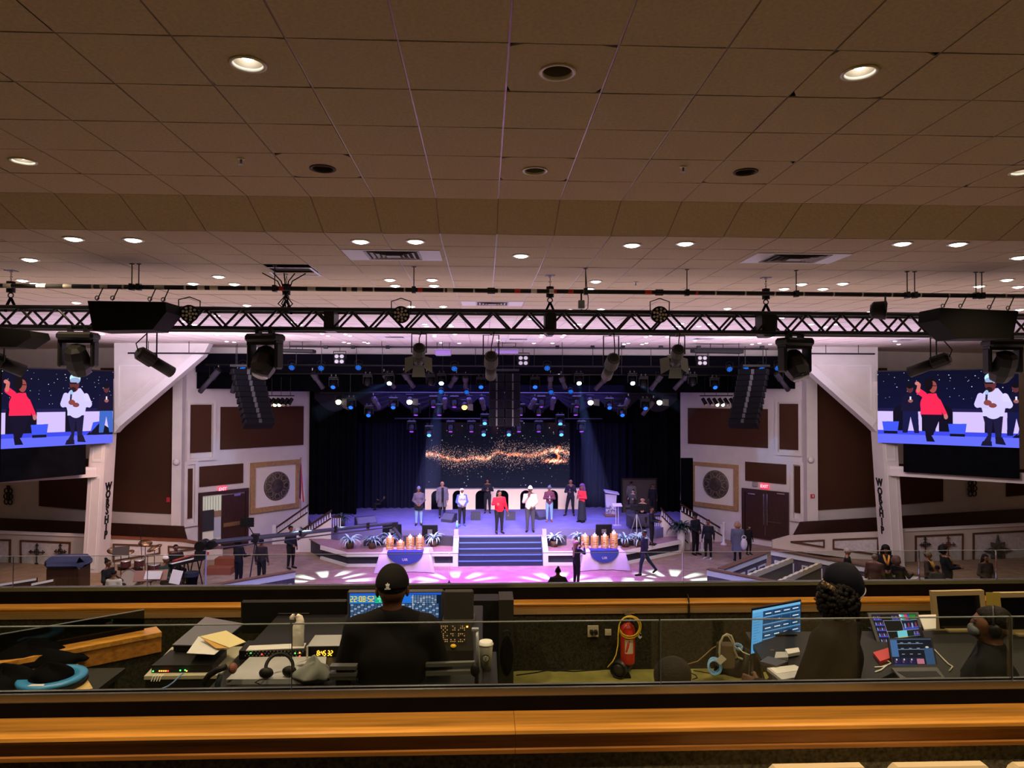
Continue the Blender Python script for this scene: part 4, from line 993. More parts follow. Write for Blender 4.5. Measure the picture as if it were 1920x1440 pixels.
 if top:
  tb = torso(.012) + arm(.010, sleeve) + [bone(neckb - B((0, 0, .02)), neckb + (neck - neckb) * (1 if collar > 1.5 else 0), .066, .064)]
  VT, QT = surfnet(tb, h, .012 * s, lambda P: np.maximum(clipT(P), (P - nb) @ upv)); np_obj('shirt' if sleeve < .7 else 'top', VT, QT, cloth(*top), root)
 if bottom and skirt is None:
  wz = np.array(sc(up((0, 0, 1.03))))
  VB, QB = surfnet(torso(.004)[:2] + leg(.012, .93), h, .010 * s, lambda P: (P - wz) @ upv); np_obj('trousers', VB, QB, cloth(*bottom), root)
 if skirt is not None:
  z1 = skirt[0]; sb = torso(.006)[:2] + [bone(hipc, (0, .0, z1), .15 * f, skirt[1]), bone((-.06, 0, .9 + dz), (-.10, 0, z1), .11, .10), bone((.06, 0, .9 + dz), (.10, 0, z1), .11, .10)]
  wz = np.array(sc(up((0, 0, 1.03))))
  VB, QB = surfnet(sb, h, .015 * s, lambda P: np.maximum((P - wz) @ upv, z1 * s - P[:, 2])); np_obj('skirt', VB, QB, cloth(*bottom), root)
 if coat is not None:      # (name, colour, hem height)
  cb = torso(.028) + arm(.020, .97) + [bone(hipc, (0, .02, coat[2]), .165 * f, .19 * f, (1.1, .85, 1))]
  VC, QC = surfnet(cb, h, .012 * s, lambda P: np.maximum.reduce([coat[2] * s - P[:, 2], (P - nb) @ upv, -(P[:, 1] + .05 * s) - 99 * (np.abs(P[:, 0]) > .055 * s)])) ; np_obj('coat', VC, QC, cloth(*coat[:2]), root)
 fm = MB()
 for k in (-1, 1):
  a, t_ = an[k], toe[k]; d = (t_ - a);
  sb_ = [bone(a + B((0, .03, -.035)), t_ + B((0, -.02, .0)), .045, .040, (1, 1, .85)), bone(a, a + B((0, 0, -.02)), .045, .045)]
  if boots: sb_.append(bone(a + (kn[k] - a) * boots, a, .052, .048))
  VS, QS = surfnet(sb_, h * .8, .008); fm.add([tuple(x) for x in VS], [tuple(q) for q in QS.tolist()])
 part('boots' if boots else 'shoes', fm, cloth(*shoes), root, True)
 hm = hairm or HAIRM
 R_ = .088
 above = lambda z0, y0=None: None
 def hshell(bones_, clip=None, nm='hair', m=hm, hh=h * .75):
  VH, QH = surfnet([bone(*b) for b in bones_], hh, .010 * s, clip); return np_obj(nm, VH, QH, m, root)
 fw = np.array(RH @ B((0, -1, 0))); uz = np.array(RH @ B((0, 0, 1))); c0 = np.array(sc(hd((0, 0, 1.65))))
 faceclip = lambda P: ((P - c0) @ fw) - .030 * s - np.clip(((P - c0) @ uz) - .035 * s, 0, 9) * 3.0
 if hair in ('short', 'fade'): hshell([(hd((0, .03, 1.675)), hd((0, -.01, 1.67)), .082, .078)], lambda P: np.maximum(faceclip(P), -((P - c0) @ uz) - .03 * s))
 elif hair == 'thick': hshell([(hd((0, .03, 1.67)), hd((0, -.01, 1.67)), .096, .092)], lambda P: np.maximum(faceclip(P), -((P - c0) @ uz) - .07 * s))
 elif hair == 'long': hshell([(hd((0, .03, 1.675)), hd((0, -.01, 1.67)), .090, .084), (hd((-.05, .05, 1.62)), up((-.09, .06, 1.36)), .06, .055), (hd((.05, .05, 1.62)), up((.09, .06, 1.36)), .06, .055)], faceclip)
 elif hair == 'afro':
  hshell([(hd((0, .03, 1.70)), hd((0, .0, 1.69)), .125, .12), (hd((-.05, .04, 1.64)), hd((.05, .04, 1.64)), .11, .11)], faceclip)
 elif hair == 'bigcurls': hshell([(hd((0, .03, 1.69)), hd((0, .0, 1.68)), .13, .125), (hd((-.09, .03, 1.58)), up((-.10, .04, 1.40)), .085, .07), (hd((.09, .03, 1.58)), up((.10, .04, 1.40)), .085, .07)], faceclip)
 elif hair == 'bun': hshell([(hd((0, .03, 1.675)), hd((0, -.01, 1.67)), .083, .079), (hd((0, .07, 1.76)), hd((0, .09, 1.78)), .045, .04)], faceclip)
 elif hair == 'braids': hshell([(hd((0, .03, 1.675)), hd((0, -.01, 1.67)), .088, .082), (hd((0, .08, 1.64)), up((0, .15, 1.15)), .075, .035)], faceclip)
 elif hair == 'wrap': hshell([(hd((0, .035, 1.68)), hd((0, -.01, 1.675)), .092, .086)], lambda P: np.maximum(faceclip(P), -((P - c0) @ uz) - .02 * s), 'head_wrap')
 elif hair == 'hijab': hshell([(hd((0, .03, 1.665)), hd((0, -.01, 1.66)), .098, .092), (hd((0, .02, 1.60)), up((0, .0, 1.44)), .085, .12)], lambda P: np.where((P - c0) @ uz > -.085 * s, faceclip(P) , -1), 'head_scarf')
 if hat:
  nm, hc, kind = hat; hmt = cloth(nm, hc)
  if kind == 'beanie': hshell([(hd((0, .03, 1.685)), hd((0, -.012, 1.68)), .090, .085), (hd((0, .03, 1.72)), hd((0, .04, 1.745)), .075, .055)], lambda P: -((P - c0) @ uz) + .012 * s, 'beanie', hmt)
  elif kind == 'hood': hshell([(hd((0, .035, 1.67)), hd((0, -.01, 1.66)), .102, .094), (hd((0, .04, 1.58)), neckb, .085, .10)], lambda P: np.where((P - c0) @ uz > -.10 * s, faceclip(P), -1), 'hood', hmt)
  elif kind == 'cap':
   hshell([(hd((0, .028, 1.68)), hd((0, -.012, 1.675)), .091, .087), (hd((0, .02, 1.70)), hd((0, .0, 1.71)), .082, .078)], lambda P: -((P - c0) @ uz) + .018 * s, 'cap', hmt, h * .6)
   bm = MB(); n = 10; pts = [hd((.075 * math.cos(PI + PI * i / n), -.07 + .085 * math.sin(PI + PI * i / n), 1.668)) * s for i in range(n + 1)]
   bm.prism(pts, tuple(RH @ B((0, 0, .006)))); part('cap_brim', bm, hmt, root)
  elif kind == 'beret': hshell([(hd((0, .02, 1.70)), hd((0, -.01, 1.70)), .105, .10, (1.1, 1.1, .62))], lambda P: -((P - c0) @ uz) + .01 * s, 'beret', hmt)
 if glasses:
  g = MB()
  for k in (-1, 1): g.torus(hd((k * .034, -.098, 1.645)) * s, .024 * s, .003 * s, 14, 4, RH @ rotm(PI / 2))
  g.cyl(hd((-.01, -.099, 1.648)) * s, hd((.01, -.099, 1.648)) * s, .003 * s, n=4)
  for k in (-1, 1): g.cyl(hd((k * .058, -.096, 1.648)) * s, hd((k * .084, .01, 1.645)) * s, .003 * s, n=4)
  part('glasses', g, BLK, root)
 if mask: hshell([(hd((-.03, -.075, 1.60)), hd((.03, -.075, 1.60)), .030, .030), (hd((0, -.085, 1.605)), hd((0, -.085, 1.59)), .032, .030)], None, 'face_mask', mask)
 if scarf:
  sm = MB()
  for k in (-1, 1):
   pts = [up((k * .05, .075, 1.46)), up((k * .085, .0, 1.475)), up((k * .075, -.085, 1.42)), up((k * .045, -.135 * f, 1.30)), up((k * .03 * (1 if k > 0 else -1), -.145 * f, 1.15))]
   sm.tube([p * s for p in pts], [.026 * s, .03 * s, .034 * s, .034 * s, .03 * s], 8)
  part('scarf', sm, cloth(*scarf), root, True)
 r = Rig(); r.root = root; r.s = s; RZ = Matrix.Rotation(rz, 3, 'Z')
 r.world = lambda p: Vector(loc) + RZ @ (B(p) * s)
 r.wrist = {k: r.world(wr[k]) for k in (-1, 1)}; r.hand = {k: r.world(wr[k] + (wr[k] - el[k]).normalized() * .075) for k in (-1, 1)}
 r.head = r.world(hd((0, 0, 1.65))); r.mouth = r.world(hd((0, -.12, 1.58))); r.hd = hd; r.RH = RZ @ RH; r.up = up; r.RZ = RZ
 return r
MICB = mat('mic_body', (.03, .03, .032), .4, .3); MICG = mat('mic_grille', (.3, .3, .32), .4, .8)
def mic_in_hand(rig, k, lb, d=None, white=False):
 p = rig.hand[k]; d = (rig.mouth - p).normalized() if d is None else Vector(d).normalized()
 t = thing('microphone', lb, 'microphone', p)
 part('handle', MB().cyl(-d * .10, d * .09, .013, .018, 10), WHT2 if white else MICB, t, True)
 part('grille', MB().ell(d * .115, (.026, .026, .026), 10, 8), MICG, t, True)
 return t
# ================================================================ balcony: near parapet with glass, sound booth, far parapet
ZB = EYE - 2.40                       # booth floor
ZD = EYE - 1.63                       # desk tops
GLASS = glassmat('clear_glass'); GEDGE = mat('glass_edge', (.12, .15, .14), .2)
struct(MB().bb(-16, 17, 2.9, 6.45, ZB - .45, ZB).build('floor_booth', mat('olive_carpet', (.27, .25, .075), .95, spec=.1, noise=.25, nscale=5, bump=.2, bscale=150)), 'olive carpet floor of the balcony sound booth')
struct(MB().bb(-16, 17, -1.2, 2.8, ZB - .2, EYE - 1.95).build('floor_balcony', CARPW), 'dark carpet step behind the near parapet')
def parapet(Y, D, lb, seams, panes, htop, kick, near):
 dp = .155 if near else .09; z = EYE - D; nm = 'wall_balcony' if near else 'wall_booth_front'
 w = struct(MB().bb(-16, 17, Y + .01, Y + .16, (EYE - 1.95 if near else ZB), z - .03).build(nm, mat('carpet_wall_lightened', (.15, .14, .10), .98, spec=.05, noise=.5, nscale=60, bump=.5, bscale=300) if near else CARPW), lb)  # near copy of the wall carpet, colour lightened against the shade under the cap
 edges = [-16] + [at(u, 1340 if near else 1127, Y).x for u in seams] + [17]
 for a, b in zip(edges, edges[1:]):                         # each length of the wooden cap
  m = MB(); x0, x1 = a + .0008, b - .0008
  prof = [(Y - .012, z - .028), (Y - .020, z - .014), (Y - .014, z - .003), (Y, z), (Y + dp, z), (Y + dp, z - .03)]
  m.prism([(x0, y, q) for y, q in prof], (x1 - x0, 0, 0)).build('cap', OAK, w)
  if near:
   m = MB(); prof = [(Y - .006, z - .028), (Y + .012, z - .028), (Y + .012, z - .095), (Y - .008, z - .095), (Y - .008, z - .080), (Y - .002, z - .072)]
   m.prism([(x0, y, q) for y, q in prof], (x1 - x0, 0, 0)).build('fascia', OAKD, w)
  else:
   MB().bb(x0, x1, Y - .004, Y + .012, z - .05, z - .028).build('fascia', OAKD, w)
   MB().bb(x0, x1, Y - .002, Y + .012, z - .105, z - .052).build('band', mat('tan_band', (.30, .19, .085), .6, noise=.2, nscale=6, stretch=(.3, 4, 4)), w)
 yk = Y + dp
 MB().bb(-16, 17, yk, yk + .06, z - .05, z + kick).build('kickboard', mat('kick_black', (.005, .0035, .003), .8, spec=.1, noise=.3), w)
 r = thing('glass_railing', ('near' if near else 'far') + ' glass railing panes standing in a metal channel on the parapet', 'railing', (0, yk + .03, z + kick))
 ch = MB().bb(-16, 17, yk + .004, yk + .018, z + kick, z + kick + .034).bb(-16, 17, yk + .036, yk + .052, z + kick, z + kick + .034)
 ch.build('channel', mat('channel_steel', (.32, .33, .31), .25, .85), r)
 xe = [-16] + [at(u, 1230 if near else 1070, yk).x for u in panes] + [17]
 for a, b in zip(xe, xe[1:]):
  g = MB().bb(a + .004, b - .004, yk + .021, yk + .033, z + kick + .004, z + kick + htop).build('glass_pane', GLASS, r)
  part('polished_edge', MB().bb(a + .004, b - .004, yk + .0205, yk + .0335, z + kick + htop, z + kick + htop + .003).bb(a + .003, a + .0042, yk + .0205, yk + .0335, z + kick + .03, z + kick + htop), GEDGE, g)
 return z
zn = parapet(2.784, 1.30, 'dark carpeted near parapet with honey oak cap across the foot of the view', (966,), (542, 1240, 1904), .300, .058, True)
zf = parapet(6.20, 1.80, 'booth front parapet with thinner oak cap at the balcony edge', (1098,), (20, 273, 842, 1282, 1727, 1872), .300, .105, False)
struct(MB().bb(-16, 17, 6.37, 6.46, ZB - .9, zf - .03).build('wall_balcony_face', CARPW), 'balcony face hidden beyond the booth')
struct(MB().bb(-16, 17, 2.96, 3.02, ZB, zn - .03).build('wall_booth_rear', CARPW), 'rear side of the near parapet inside the booth')
CRS = mat('cream_seat', (.62, .50, .30), .6)
for i, (u0, u1, v) in enumerate([(1440, 1627, 1437), (1667, 1855, 1434), (1893, 2080, 1433)]):
 Y = 2.2; a = at(u0, v, Y); b = at(u1, v, Y); t = thing('theatre_seat', 'top of a cream seat back at the lower edge, ' + ['left one', 'middle one', 'right one'][i], 'seat', ((a.x + b.x) / 2, Y, EYE - 1.95), 0, 'cream seats before the parapet')
 w = (b.x - a.x); zt_s = a.z
 MB().box(((a.x + b.x) / 2, Y, zt_s - .26), (w, .07, .52), None, 0, 1, .02).build('backrest', CRS, t)
 MB().box(((a.x + b.x) / 2, Y + .15, zt_s - .50), (w, .35, .08), None, 0, 1, .02).build('seat', CRS, t)
 MB().bb((a.x + b.x) / 2 - .05, (a.x + b.x) / 2 + .05, Y, Y + .1, EYE - 1.95, zt_s - .5).build('pedestal', BLKM, t)
def slant():
 a = at(82, 1226, 4.35); b = at(302, 1187, 4.74); z = a.z; b = Vector((b.x, b.y, z)); d = (b - a).normalized(); n = Vector((d.y, -d.x, 0)); a = a - d * 1.2
 w = struct(MB().prism([(a.x, a.y, ZB), (b.x, b.y, ZB), (b.x, b.y, z - .03), (a.x, a.y, z - .03)], -n * .12).build('wall_booth_side', CARPW), 'slanted low side parapet in the booth at left')
 MB().prism([a + n * .02, b + n * .02, b - n * .13, a - n * .13], (0, 0, -.028)).build('cap', OAK, w)
 MB().prism([a + n * .012 - VZ * .028, b + n * .012 - VZ * .028, b + n * .012 - VZ * .13, a + n * .012 - VZ * .13], -n * .02).build('fascia', OAKD, w)
 r = thing('glass_railing', 'slanted dark glass railing on the side parapet at left', 'railing', a)
 a2, b2 = a - n * .10, b - n * .10 - d * .08
 MB().prism([a2, b2, b2 + VZ * .03, a2 + VZ * .03], -n * .03).build('kickboard', MATS['kick_black'], r)
 MB().prism([a2 + VZ * .03, b2 + VZ * .03, b2 + VZ * .13, a2 + VZ * .13], -n * .012).build('glass_pane', glassmat('dark_glass', (.35, .37, .36)), r)
 MB().prism([a2 + VZ * .13, b2 + VZ * .13, b2 + VZ * .134, a2 + VZ * .134], -n * .012).build('polished_edge', GEDGE, r)
slant()
DESK = mat('desk_black', (.011, .011, .012), .5, spec=.25); GREY = mat('console_grey', (.42, .42, .45), .5, noise=.08); PALE = mat('pale_laminate', (.50, .47, .36), .5)
def P(u, v, z=ZD): return atz(u, v, z)
def quadbox(name, corners, z0, z1, m, parent): return MB().prism([(c.x, c.y, z1) for c in corners], (0, 0, z0 - z1)).build(name, m, parent)
def desk(lb, u0, u1, Y0, Y1, z=ZD, th=.035, m=None):
 x0, x1 = at(u0, 1250, (Y0 + Y1) / 2).x, at(u1, 1250, (Y0 + Y1) / 2).x; t = thing('desk', lb, 'desk', ((x0 + x1) / 2, Y0, ZB)); m = m or DESK
 MB().box(((x0 + x1) / 2, (Y0 + Y1) / 2, z - th / 2), (x1 - x0, Y1 - Y0, th), None, 0, 1, .005).build('worktop', m, t)
 for x in (x0 + .05, x1 - .05):
  for y in (Y0 + .05, Y1 - .05): MB().bb(x - .025, x + .025, y - .025, y + .025, ZB, z - th).build('leg', BLKM, t)
 MB().bb(x0 + .05, x1 - .05, Y1 - .04, Y1 - .02, ZB + .25, z - th).build('back_panel', DESK, t)
 return t
desk('black desk under the grey mixing console', 462, 905, 3.78, 5.55)
desk('black desk edge with the paper cup at its corner', 850, 934, 3.55, 4.6, ZD - .02)
dk_ = thing('desk', 'desk with computers in front of the curly haired operator', 'desk', P(1700, 1250)); dk_.location.z = ZB; c4 = [P(1462, 1294), P(2060, 1294), P(2060, 1180), P(1398, 1185)]
MB().prism(c4, (0, 0, -.035)).build('worktop', DESK, dk_)
for c in c4: q = c + (sum(c4, Vector()) / 4 - c) * .06; MB().bb(q.x - .025, q.x + .025, q.y - .025, q.y + .025, ZB, ZD - .035).build('leg', BLKM, dk_)
cs = thing('equipment_case', 'black equipment case with pale top left of the console', 'case', (P(340, 1265).x, 4.1, ZB))
c4 = [P(270, 1268), P(412, 1266), P(462, 1212), P(322, 1213)]
quadbox('body', [c + (sum(c4, Vector()) / 4 - c) * .03 for c in c4], ZB, ZD - .02, BLK, cs); quadbox('top', c4, ZD - .02, ZD, PALE, cs)
sw_ = thing('network_switch', 'black network switch with green and orange lights and cables', 'network switch', P(350, 1262))
c4 = [P(284, 1262), P(398, 1261), P(425, 1232), P(320, 1232)]
quadbox('case', c4, ZD + .001, ZD + .045, BLK, sw_)
GLED = emat('green_led', (.1, 1, .15), 3.0); OLED = emat('orange_led', (1, .35, .05), 3.0); RLED = emat('red_led', (1, .05, .03), 3.0)
fl_ = lambda u, v, m, r=.0035: MB().box(at(u, v, P(350, 1262).y - .012), (r * 2, .004, r * 2)).build('indicator', m, sw_)
for u, v, m in ((287, 1258.5, GLED), (299, 1258, OLED), (303, 1258, OLED), (307, 1258, OLED), (311, 1258, OLED), (315, 1258, RLED), (338, 1257, GLED), (347, 1256.5, GLED), (350, 1258, OLED)): fl_(u, v, m)
for k in range(4):
 q = at(292 + k * 5, 1264, P(350, 1262).y - .02); tag(MB().tube([q, q + Vector((-.005, -.02, -.005)), q + Vector((-.012, -.03, -.03))], .003, 6).build('network_plug', WHT2), 'short white network plug under the switch, ' + ORD[k], 'cable', 'network plugs on the switch')
q0, q1 = at(343, 1262, P(350, 1262).y - .02), at(283, 1300, 3.7)
tag(MB().tube([q0, q0 + Vector((-.03, -.06, -.03)), (q0 + q1) / 2 + Vector((0, 0, -.02)), q1], .004, 6).build('network_cable', mat('blue_cable', (.12, .25, .6), .5)), 'thin blue network cable trailing down from the switch', 'cable')
lp = thing('tray', 'dark open tray holding papers on the equipment case', 'tray', P(395, 1225))
c4 = [Vector(P(325, 1236)), Vector(P(405, 1238)), Vector(P(455, 1195)), Vector(P(385, 1182))]
quadbox('base', c4, ZD + .05, ZD + .085, BLK, lp)
quadbox('rim', [c + (sum(c4, Vector()) / 4 - c) * -.03 for c in c4], ZD + .085, ZD + .092, GRYM, lp)
PAPER = mat('paper', (.72, .70, .72), .7); PAPY = mat('cream_paper', (.78, .66, .36), .7); PAPO = mat('orange_paper', (.70, .38, .08), .7)
zp = ZD + .10
tag(MB().prism([P(350, 1225, zp), P(402, 1228, zp), P(428, 1205, zp), P(372, 1194, zp)], (0, 0, .002)).build('paper_sheet', PAPER), 'white printed sheet lying in the dark tray', 'paper')
zq = ZD + .13; fo = thing('folder', 'cream folder with orange inside flap on top of the tray', 'folder', P(420, 1200, zq))
a, b, c_, d_ = P(375, 1194, zq), P(424, 1183, zq + .02), P(461, 1204, zq), P(430, 1215, zq)
MB().prism([a, b, c_, d_], (0, 0, .003)).build('cover', PAPY, fo); MB().prism([P(376, 1195, zq - .002), P(428, 1216, zq - .005), P(405, 1216, zq - .018)], (0, 0, .002)).build('flap', PAPO, fo)
mx = thing('mixing_console', 'grey mixing console with dark button bridge under a white strip', 'mixer', P(520, 1265))
c4 = [P(424, 1284), P(608, 1282), P(612, 1240), P(468, 1241)]
quadbox('slab', c4, ZD + .0005, ZD + .03, GREY, mx)
br = [P(448, 1237), P(578, 1236), P(578, 1216), P(464, 1217)]
quadbox('bridge', br, ZD + .0005, ZD + .055, BLK, mx)
quadbox('label_strip', [P(461, 1221, ZD + .055), P(570, 1216, ZD + .055), P(574, 1207, ZD + .055), P(468, 1212, ZD + .055)], ZD + .055, ZD + .06, PAPER, mx)
kn_ = MB(); ld = MB()
for i in range(16):
 for j in range(3):
  p = P(466 + i * 6.8 + j * -3, 1222.5 + j * 4.0, ZD + .055); kn_.cyl(p, p + VZ * .006, .004, .0035, 6)
kn_.build('button', mat('button_dark', (.12, .10, .09), .4), mx)['kind'] = 'stuff'
for u, v, m in ((491, 1227, RLED), (523, 1226, RLED), (553, 1225, GLED), (562, 1224, OLED), (470, 1225, GLED), (562, 1230, RLED)):
 p = P(u, v, ZD + .058); MB().box(p, (.008, .008, .006)).build('indicator', m, mx)
MB().box(P(576, 1222, ZD + .07), (.008, .02, .07)).build('side_post', PALE, mx)
sl = thing('paper_towel_roll', 'tall white paper sleeve curled over at the top on the console', 'paper roll', P(560, 1211, ZD + .06))
b0 = P(560, 1211, ZD + .06); Y_ = b0.y; pts = [at(u, v, Y_) for u, v in ((559, 1211), (559, 1190), (560, 1172), (563, 1163), (560, 1155), (553, 1151.5), (548, 1156), (548, 1161))]
w = .034; mb = MB(); n = len(pts)
for i, p in enumerate(pts):
 tt = i / (n - 1); ww = w if i < 4 else w * (1.1 - .5 * (i - 3) / 4); mb.v += [tuple(p + Vector((-ww if i < 3 else -ww * .6, -.012, 0))), tuple(p + Vector((ww if i < 3 else ww * .6, -.012, 0))), tuple(p + Vector((ww if i < 3 else ww * .6, .012, 0))), tuple(p + Vector((-ww if i < 3 else -ww * .6, .012, 0)))]
for i in range(n - 1):
 for k in range(4): mb.f.append((4 * i + k, 4 * i + (k + 1) % 4, 4 * i + 4 + (k + 1) % 4, 4 * i + 4 + k)); mb.m.append(0)
mb.f += [(3, 2, 1, 0), tuple(4 * n - 4 + k for k in range(4))]; mb.m += [0, 0]
mb.build('sleeve', mat('crumpled_paper', (.80, .76, .68), .7, bump=.6, bscale=30), sl, True)
ck = thing('digital_clock', 'grey topped box clock reading 8:45 32 in orange digits', 'clock', P(607, 1232))
yb = P(607, 1232).y; x0, x1 = at(577, 1220, yb).x, at(637, 1220, yb).x; zt2 = at(607, 1212, yb).z
MB().bb(x0, x1, yb, yb + .20, ZD + .001, zt2).build('case', BLK, ck); MB().bb(x0 - .002, x1 + .002, yb - .002, yb + .202, zt2, zt2 + .004).build('lid', GREY, ck)
OD = emat('orange_digit', (1.0, .42, .03), 4.0)
SEG = {'0': 'abcdef', '1': 'bc', '2': 'abged', '3': 'abgcd', '4': 'fgbc', '5': 'afgcd', '6': 'afgedc', '7': 'abc', '8': 'abcdefg', '9': 'abcdfg'}
def seven(ch, o, w, h, t, m):
 """segments of one digit in the xz plane, lower left at o"""
 g = {'a': (w / 2, h, 1), 'g': (w / 2, h / 2, 1), 'd': (w / 2, 0, 1), 'f': (0, h * .75, 0), 'b': (w, h * .75, 0), 'e': (0, h * .25, 0), 'c': (w, h * .25, 0)}
 for s_ in SEG[ch]:
  x, z, hor = g[s_]; m.box(Vector(o) + Vector((x + .12 * z, 0, z)), (w - t if hor else t, .002, t if hor else h / 2 - t))
dg = MB(); pxw = yb / F; xs = {595: '8', 601.5: '4', 608: '5', 615: '3', 620.5: '2'}
for u, ch in ((594, '8'), (601.5, '4'), (606.5, '5'), (613.5, '3'), (619, '2')): seven(ch, at(u, 1229, yb - .001), 3.6 * pxw, 8.5 * pxw, 1.3 * pxw, dg)
for v in (1224, 1227.5): dg.box(at(599.8, v, yb - .001), (1.3 * pxw, .002, 1.3 * pxw))
dg.build('digits', OD, ck)
hp_ = thing('headphones', 'black headphones lying on the grey console', 'headphones', P(522, 1270, ZD + .03)); b0 = P(522, 1268, ZD + .03)
part('band', MB().torus((0, .02, .045), .075, .010, 18, 6, rotm(.9, .2, .3), 0, -.2, PI + .2), BLK, hp_, True)
part('ear_cup', MB().ell((-.06, -.03, .032), (.042, .028, .030)), BLK, hp_, True); part('ear_cup', MB().ell((.065, -.01, .032), (.042, .028, .030)), BLK, hp_, True)
part('cord', MB().tube([(-.06, -.05, .01), (-.09, -.07, .006), (-.10, -.10, .006), (-.07, -.12, .006)], .003), BLK, hp_)
hp_.location = b0
def heap(name, lb, cat, c, rx, ry, hz_, m, seed, sub=None):
 rs = np.random.RandomState(seed); n, k = 22, 9; mb = MB(); vs = []
 ph = rs.rand(6) * 6
 for j in range(k + 1):
  q = j / k; rr = math.cos(q * PI / 2) ** .8 if j < k else 0
  for i in range(n):
   a = 2 * PI * i / n; w_ = 1 + .18 * math.sin(3 * a + ph[0] + q * 2) + .12 * math.sin(5 * a + ph[1] - q * 3) + .06 * math.sin(9 * a + ph[2])
   zz = math.sin(q * PI / 2) * (1 + .25 * math.sin(2 * a + ph[3]) + .15 * math.sin(4 * a + ph[4]))
   vs.append((c.x + rx * rr * w_ * math.cos(a), c.y + ry * rr * w_ * math.sin(a), c.z + hz_ * zz * (.75 + .25 * (1 - rr))))
 mb.add(vs, [(j * n + i, j * n + (i + 1) % n, (j + 1) * n + (i + 1) % n, (j + 1) * n + i) for j in range(k) for i in range(n)])
 mb.f.append(tuple(range(n - 1, -1, -1))); mb.m.append(0)
 return tag(mb.build(name, m, None, True), lb, cat)
heap('folded_cloth', 'crumpled grey cloth beside the headphones', 'cloth', P(590, 1268, ZD + .03), .10, .085, .09, mat('grey_cloth', (.20, .21, .20), .9), 3)
tag(MB().prism([P(552, 1246, ZD + .035), P(590, 1233, ZD + .06), P(584, 1232, ZD + .10), P(573, 1238, ZD + .08)], (0, 0, .002)).build('paper_sheet', PAPER), 'white sheet sticking out behind the grey cloth', 'paper')
def monitor(name, lb, u0, v0, u1, v1, Y, yaw=0, m=BLK, stand_to=ZD, frame=.02, screen=None, thick=.04, back=False):
 c = at((u0 + u1) / 2, (v0 + v1) / 2, Y); w = (at(u1, v0, Y) - at(u0, v0, Y)).length; hh = abs(at(u0, v0, Y).z - at(u0, v1, Y).z)
 t = thing(name, lb, 'monitor', (c.x, c.y, stand_to), yaw); zc = c.z - stand_to
 part('housing', MB().box((0, thick / 2, zc), (w, thick, hh), None, 0, 1, .012), m, t)
 if screen is not None:
  o = picquad('screen', (-w / 2 + frame, -.002, zc - hh / 2 + frame), (w / 2 - frame, -.002, zc - hh / 2 + frame), (w / 2 - frame, -.002, zc + hh / 2 - frame), (-w / 2 + frame, -.002, zc + hh / 2 - frame), screen, None)
  o.parent = t
 part('neck', MB().box((0, thick + .03, (zc) / 2), (.07, .04, zc)), m, t); part('foot', MB().box((0, .03 + thick, .008), (.24, .16, .015), None, 0, 1, .005), m, t)
 return t, w, hh, zc
monitor('monitor', 'wide black monitor left of the man in the cap', 451, 1126, 651, 1190, 5.35, stand_to=ZD)
def timer_pic():
 p = Pic(700, 260, (12, 26, 44)); rs = np.random.RandomState(2)
 p.rect(0, 0, 700, 18, (30, 90, 200)); p.rect(0, 18, 470, 90, (40, 120, 190)); p.rect(196, 18, 380, 86, (30, 190, 140)); p.rect(380, 18, 470, 86, (30, 110, 215))
 for j in range(3):
  for i in range(14): p.rect(200 + i * 13, 24 + j * 20, 210 + i * 13, 36 + j * 20, (140, 240, 190) if rs.rand() > .4 else (40, 150, 90))
 for j in range(9):
  for i in range(26): p.rect(8 + i * 26, 96 + j * 17, 30 + i * 26, 110 + j * 17, (70, 100, 140) if (i + j) % 3 else (165, 190, 220), .85)
 for j in range(6):
  for i in range(9): p.rect(470 + i * 22, 22 + j * 12, 488 + i * 22, 31 + j * 12, (120, 150, 190) if rs.rand() > .3 else (200, 215, 235), .8)
 p.rect(0, 240, 120, 260, (60, 170, 240)); p.rect(620, 232, 700, 260, (210, 160, 80)); p.rect(480, 18, 486, 260, (170, 190, 220))
 x = 6
 for ch in '22:08:52':
  if ch == ':': p.ell(x + 5, 42, 4, 4, (250, 215, 40)); p.ell(x + 5, 62, 4, 4, (250, 215, 40)); x += 13; continue
  w, h, t = 15, 50, 6; g = {'a': (0, 0, 1), 'g': (0, .5, 1), 'd': (0, 1, 1), 'f': (0, 0, 0), 'b': (1, 0, 0), 'e': (0, .5, 0), 'c': (1, .5, 0)}
  for s_ in SEG[ch]:
   gx, gy, hor = g[s_]
   if hor: p.rect(x, 26 + gy * (h - t), x + w + t, 26 + gy * (h - t) + t, (250, 215, 40))
   else: p.rect(x + gx * w, 26 + gy * h, x + gx * w + t, 26 + gy * h + h / 2, (250, 215, 40))
  x += 27
 return p
monitor('monitor', 'bright lighting screen with a yellow 22:08:52 timer behind the man in the cap', 651, 1107, 832, 1172, 5.25, 0, mat('dark_bezel', (.05, .05, .055), .5), ZD, .018, picmat('timer_picture', timer_pic(), 1.0))
t_, w_, hh_, zc_ = monitor('monitor', 'dark panel of square pads right of the bright timer screen', 832, 1107, 888, 1166, 5.15, 0, mat('pad_panel', (.03, .028, .025), .6), ZD)
lc = thing('lighting_console', 'dark lighting console with orange lit keys and yellow trackball', 'mixer', P(790, 1216)); ZL = ZD + .06
c4 = [P(640, 1222, ZL), P(888, 1220, ZL), P(886, 1168, ZL + .16), P(660, 1170, ZL + .16)]
for c in c4: pass
MB().prism(c4, (0, .0, -.06)).build('desk_surface', mat('console_dark', (.035, .03, .022), .5), lc)
quadbox('base', [P(640, 1224, ZD), P(888, 1222, ZD), P(880, 1195, ZD), P(660, 1196, ZD)], ZD + .0005, ZD + .03, BLK, lc)
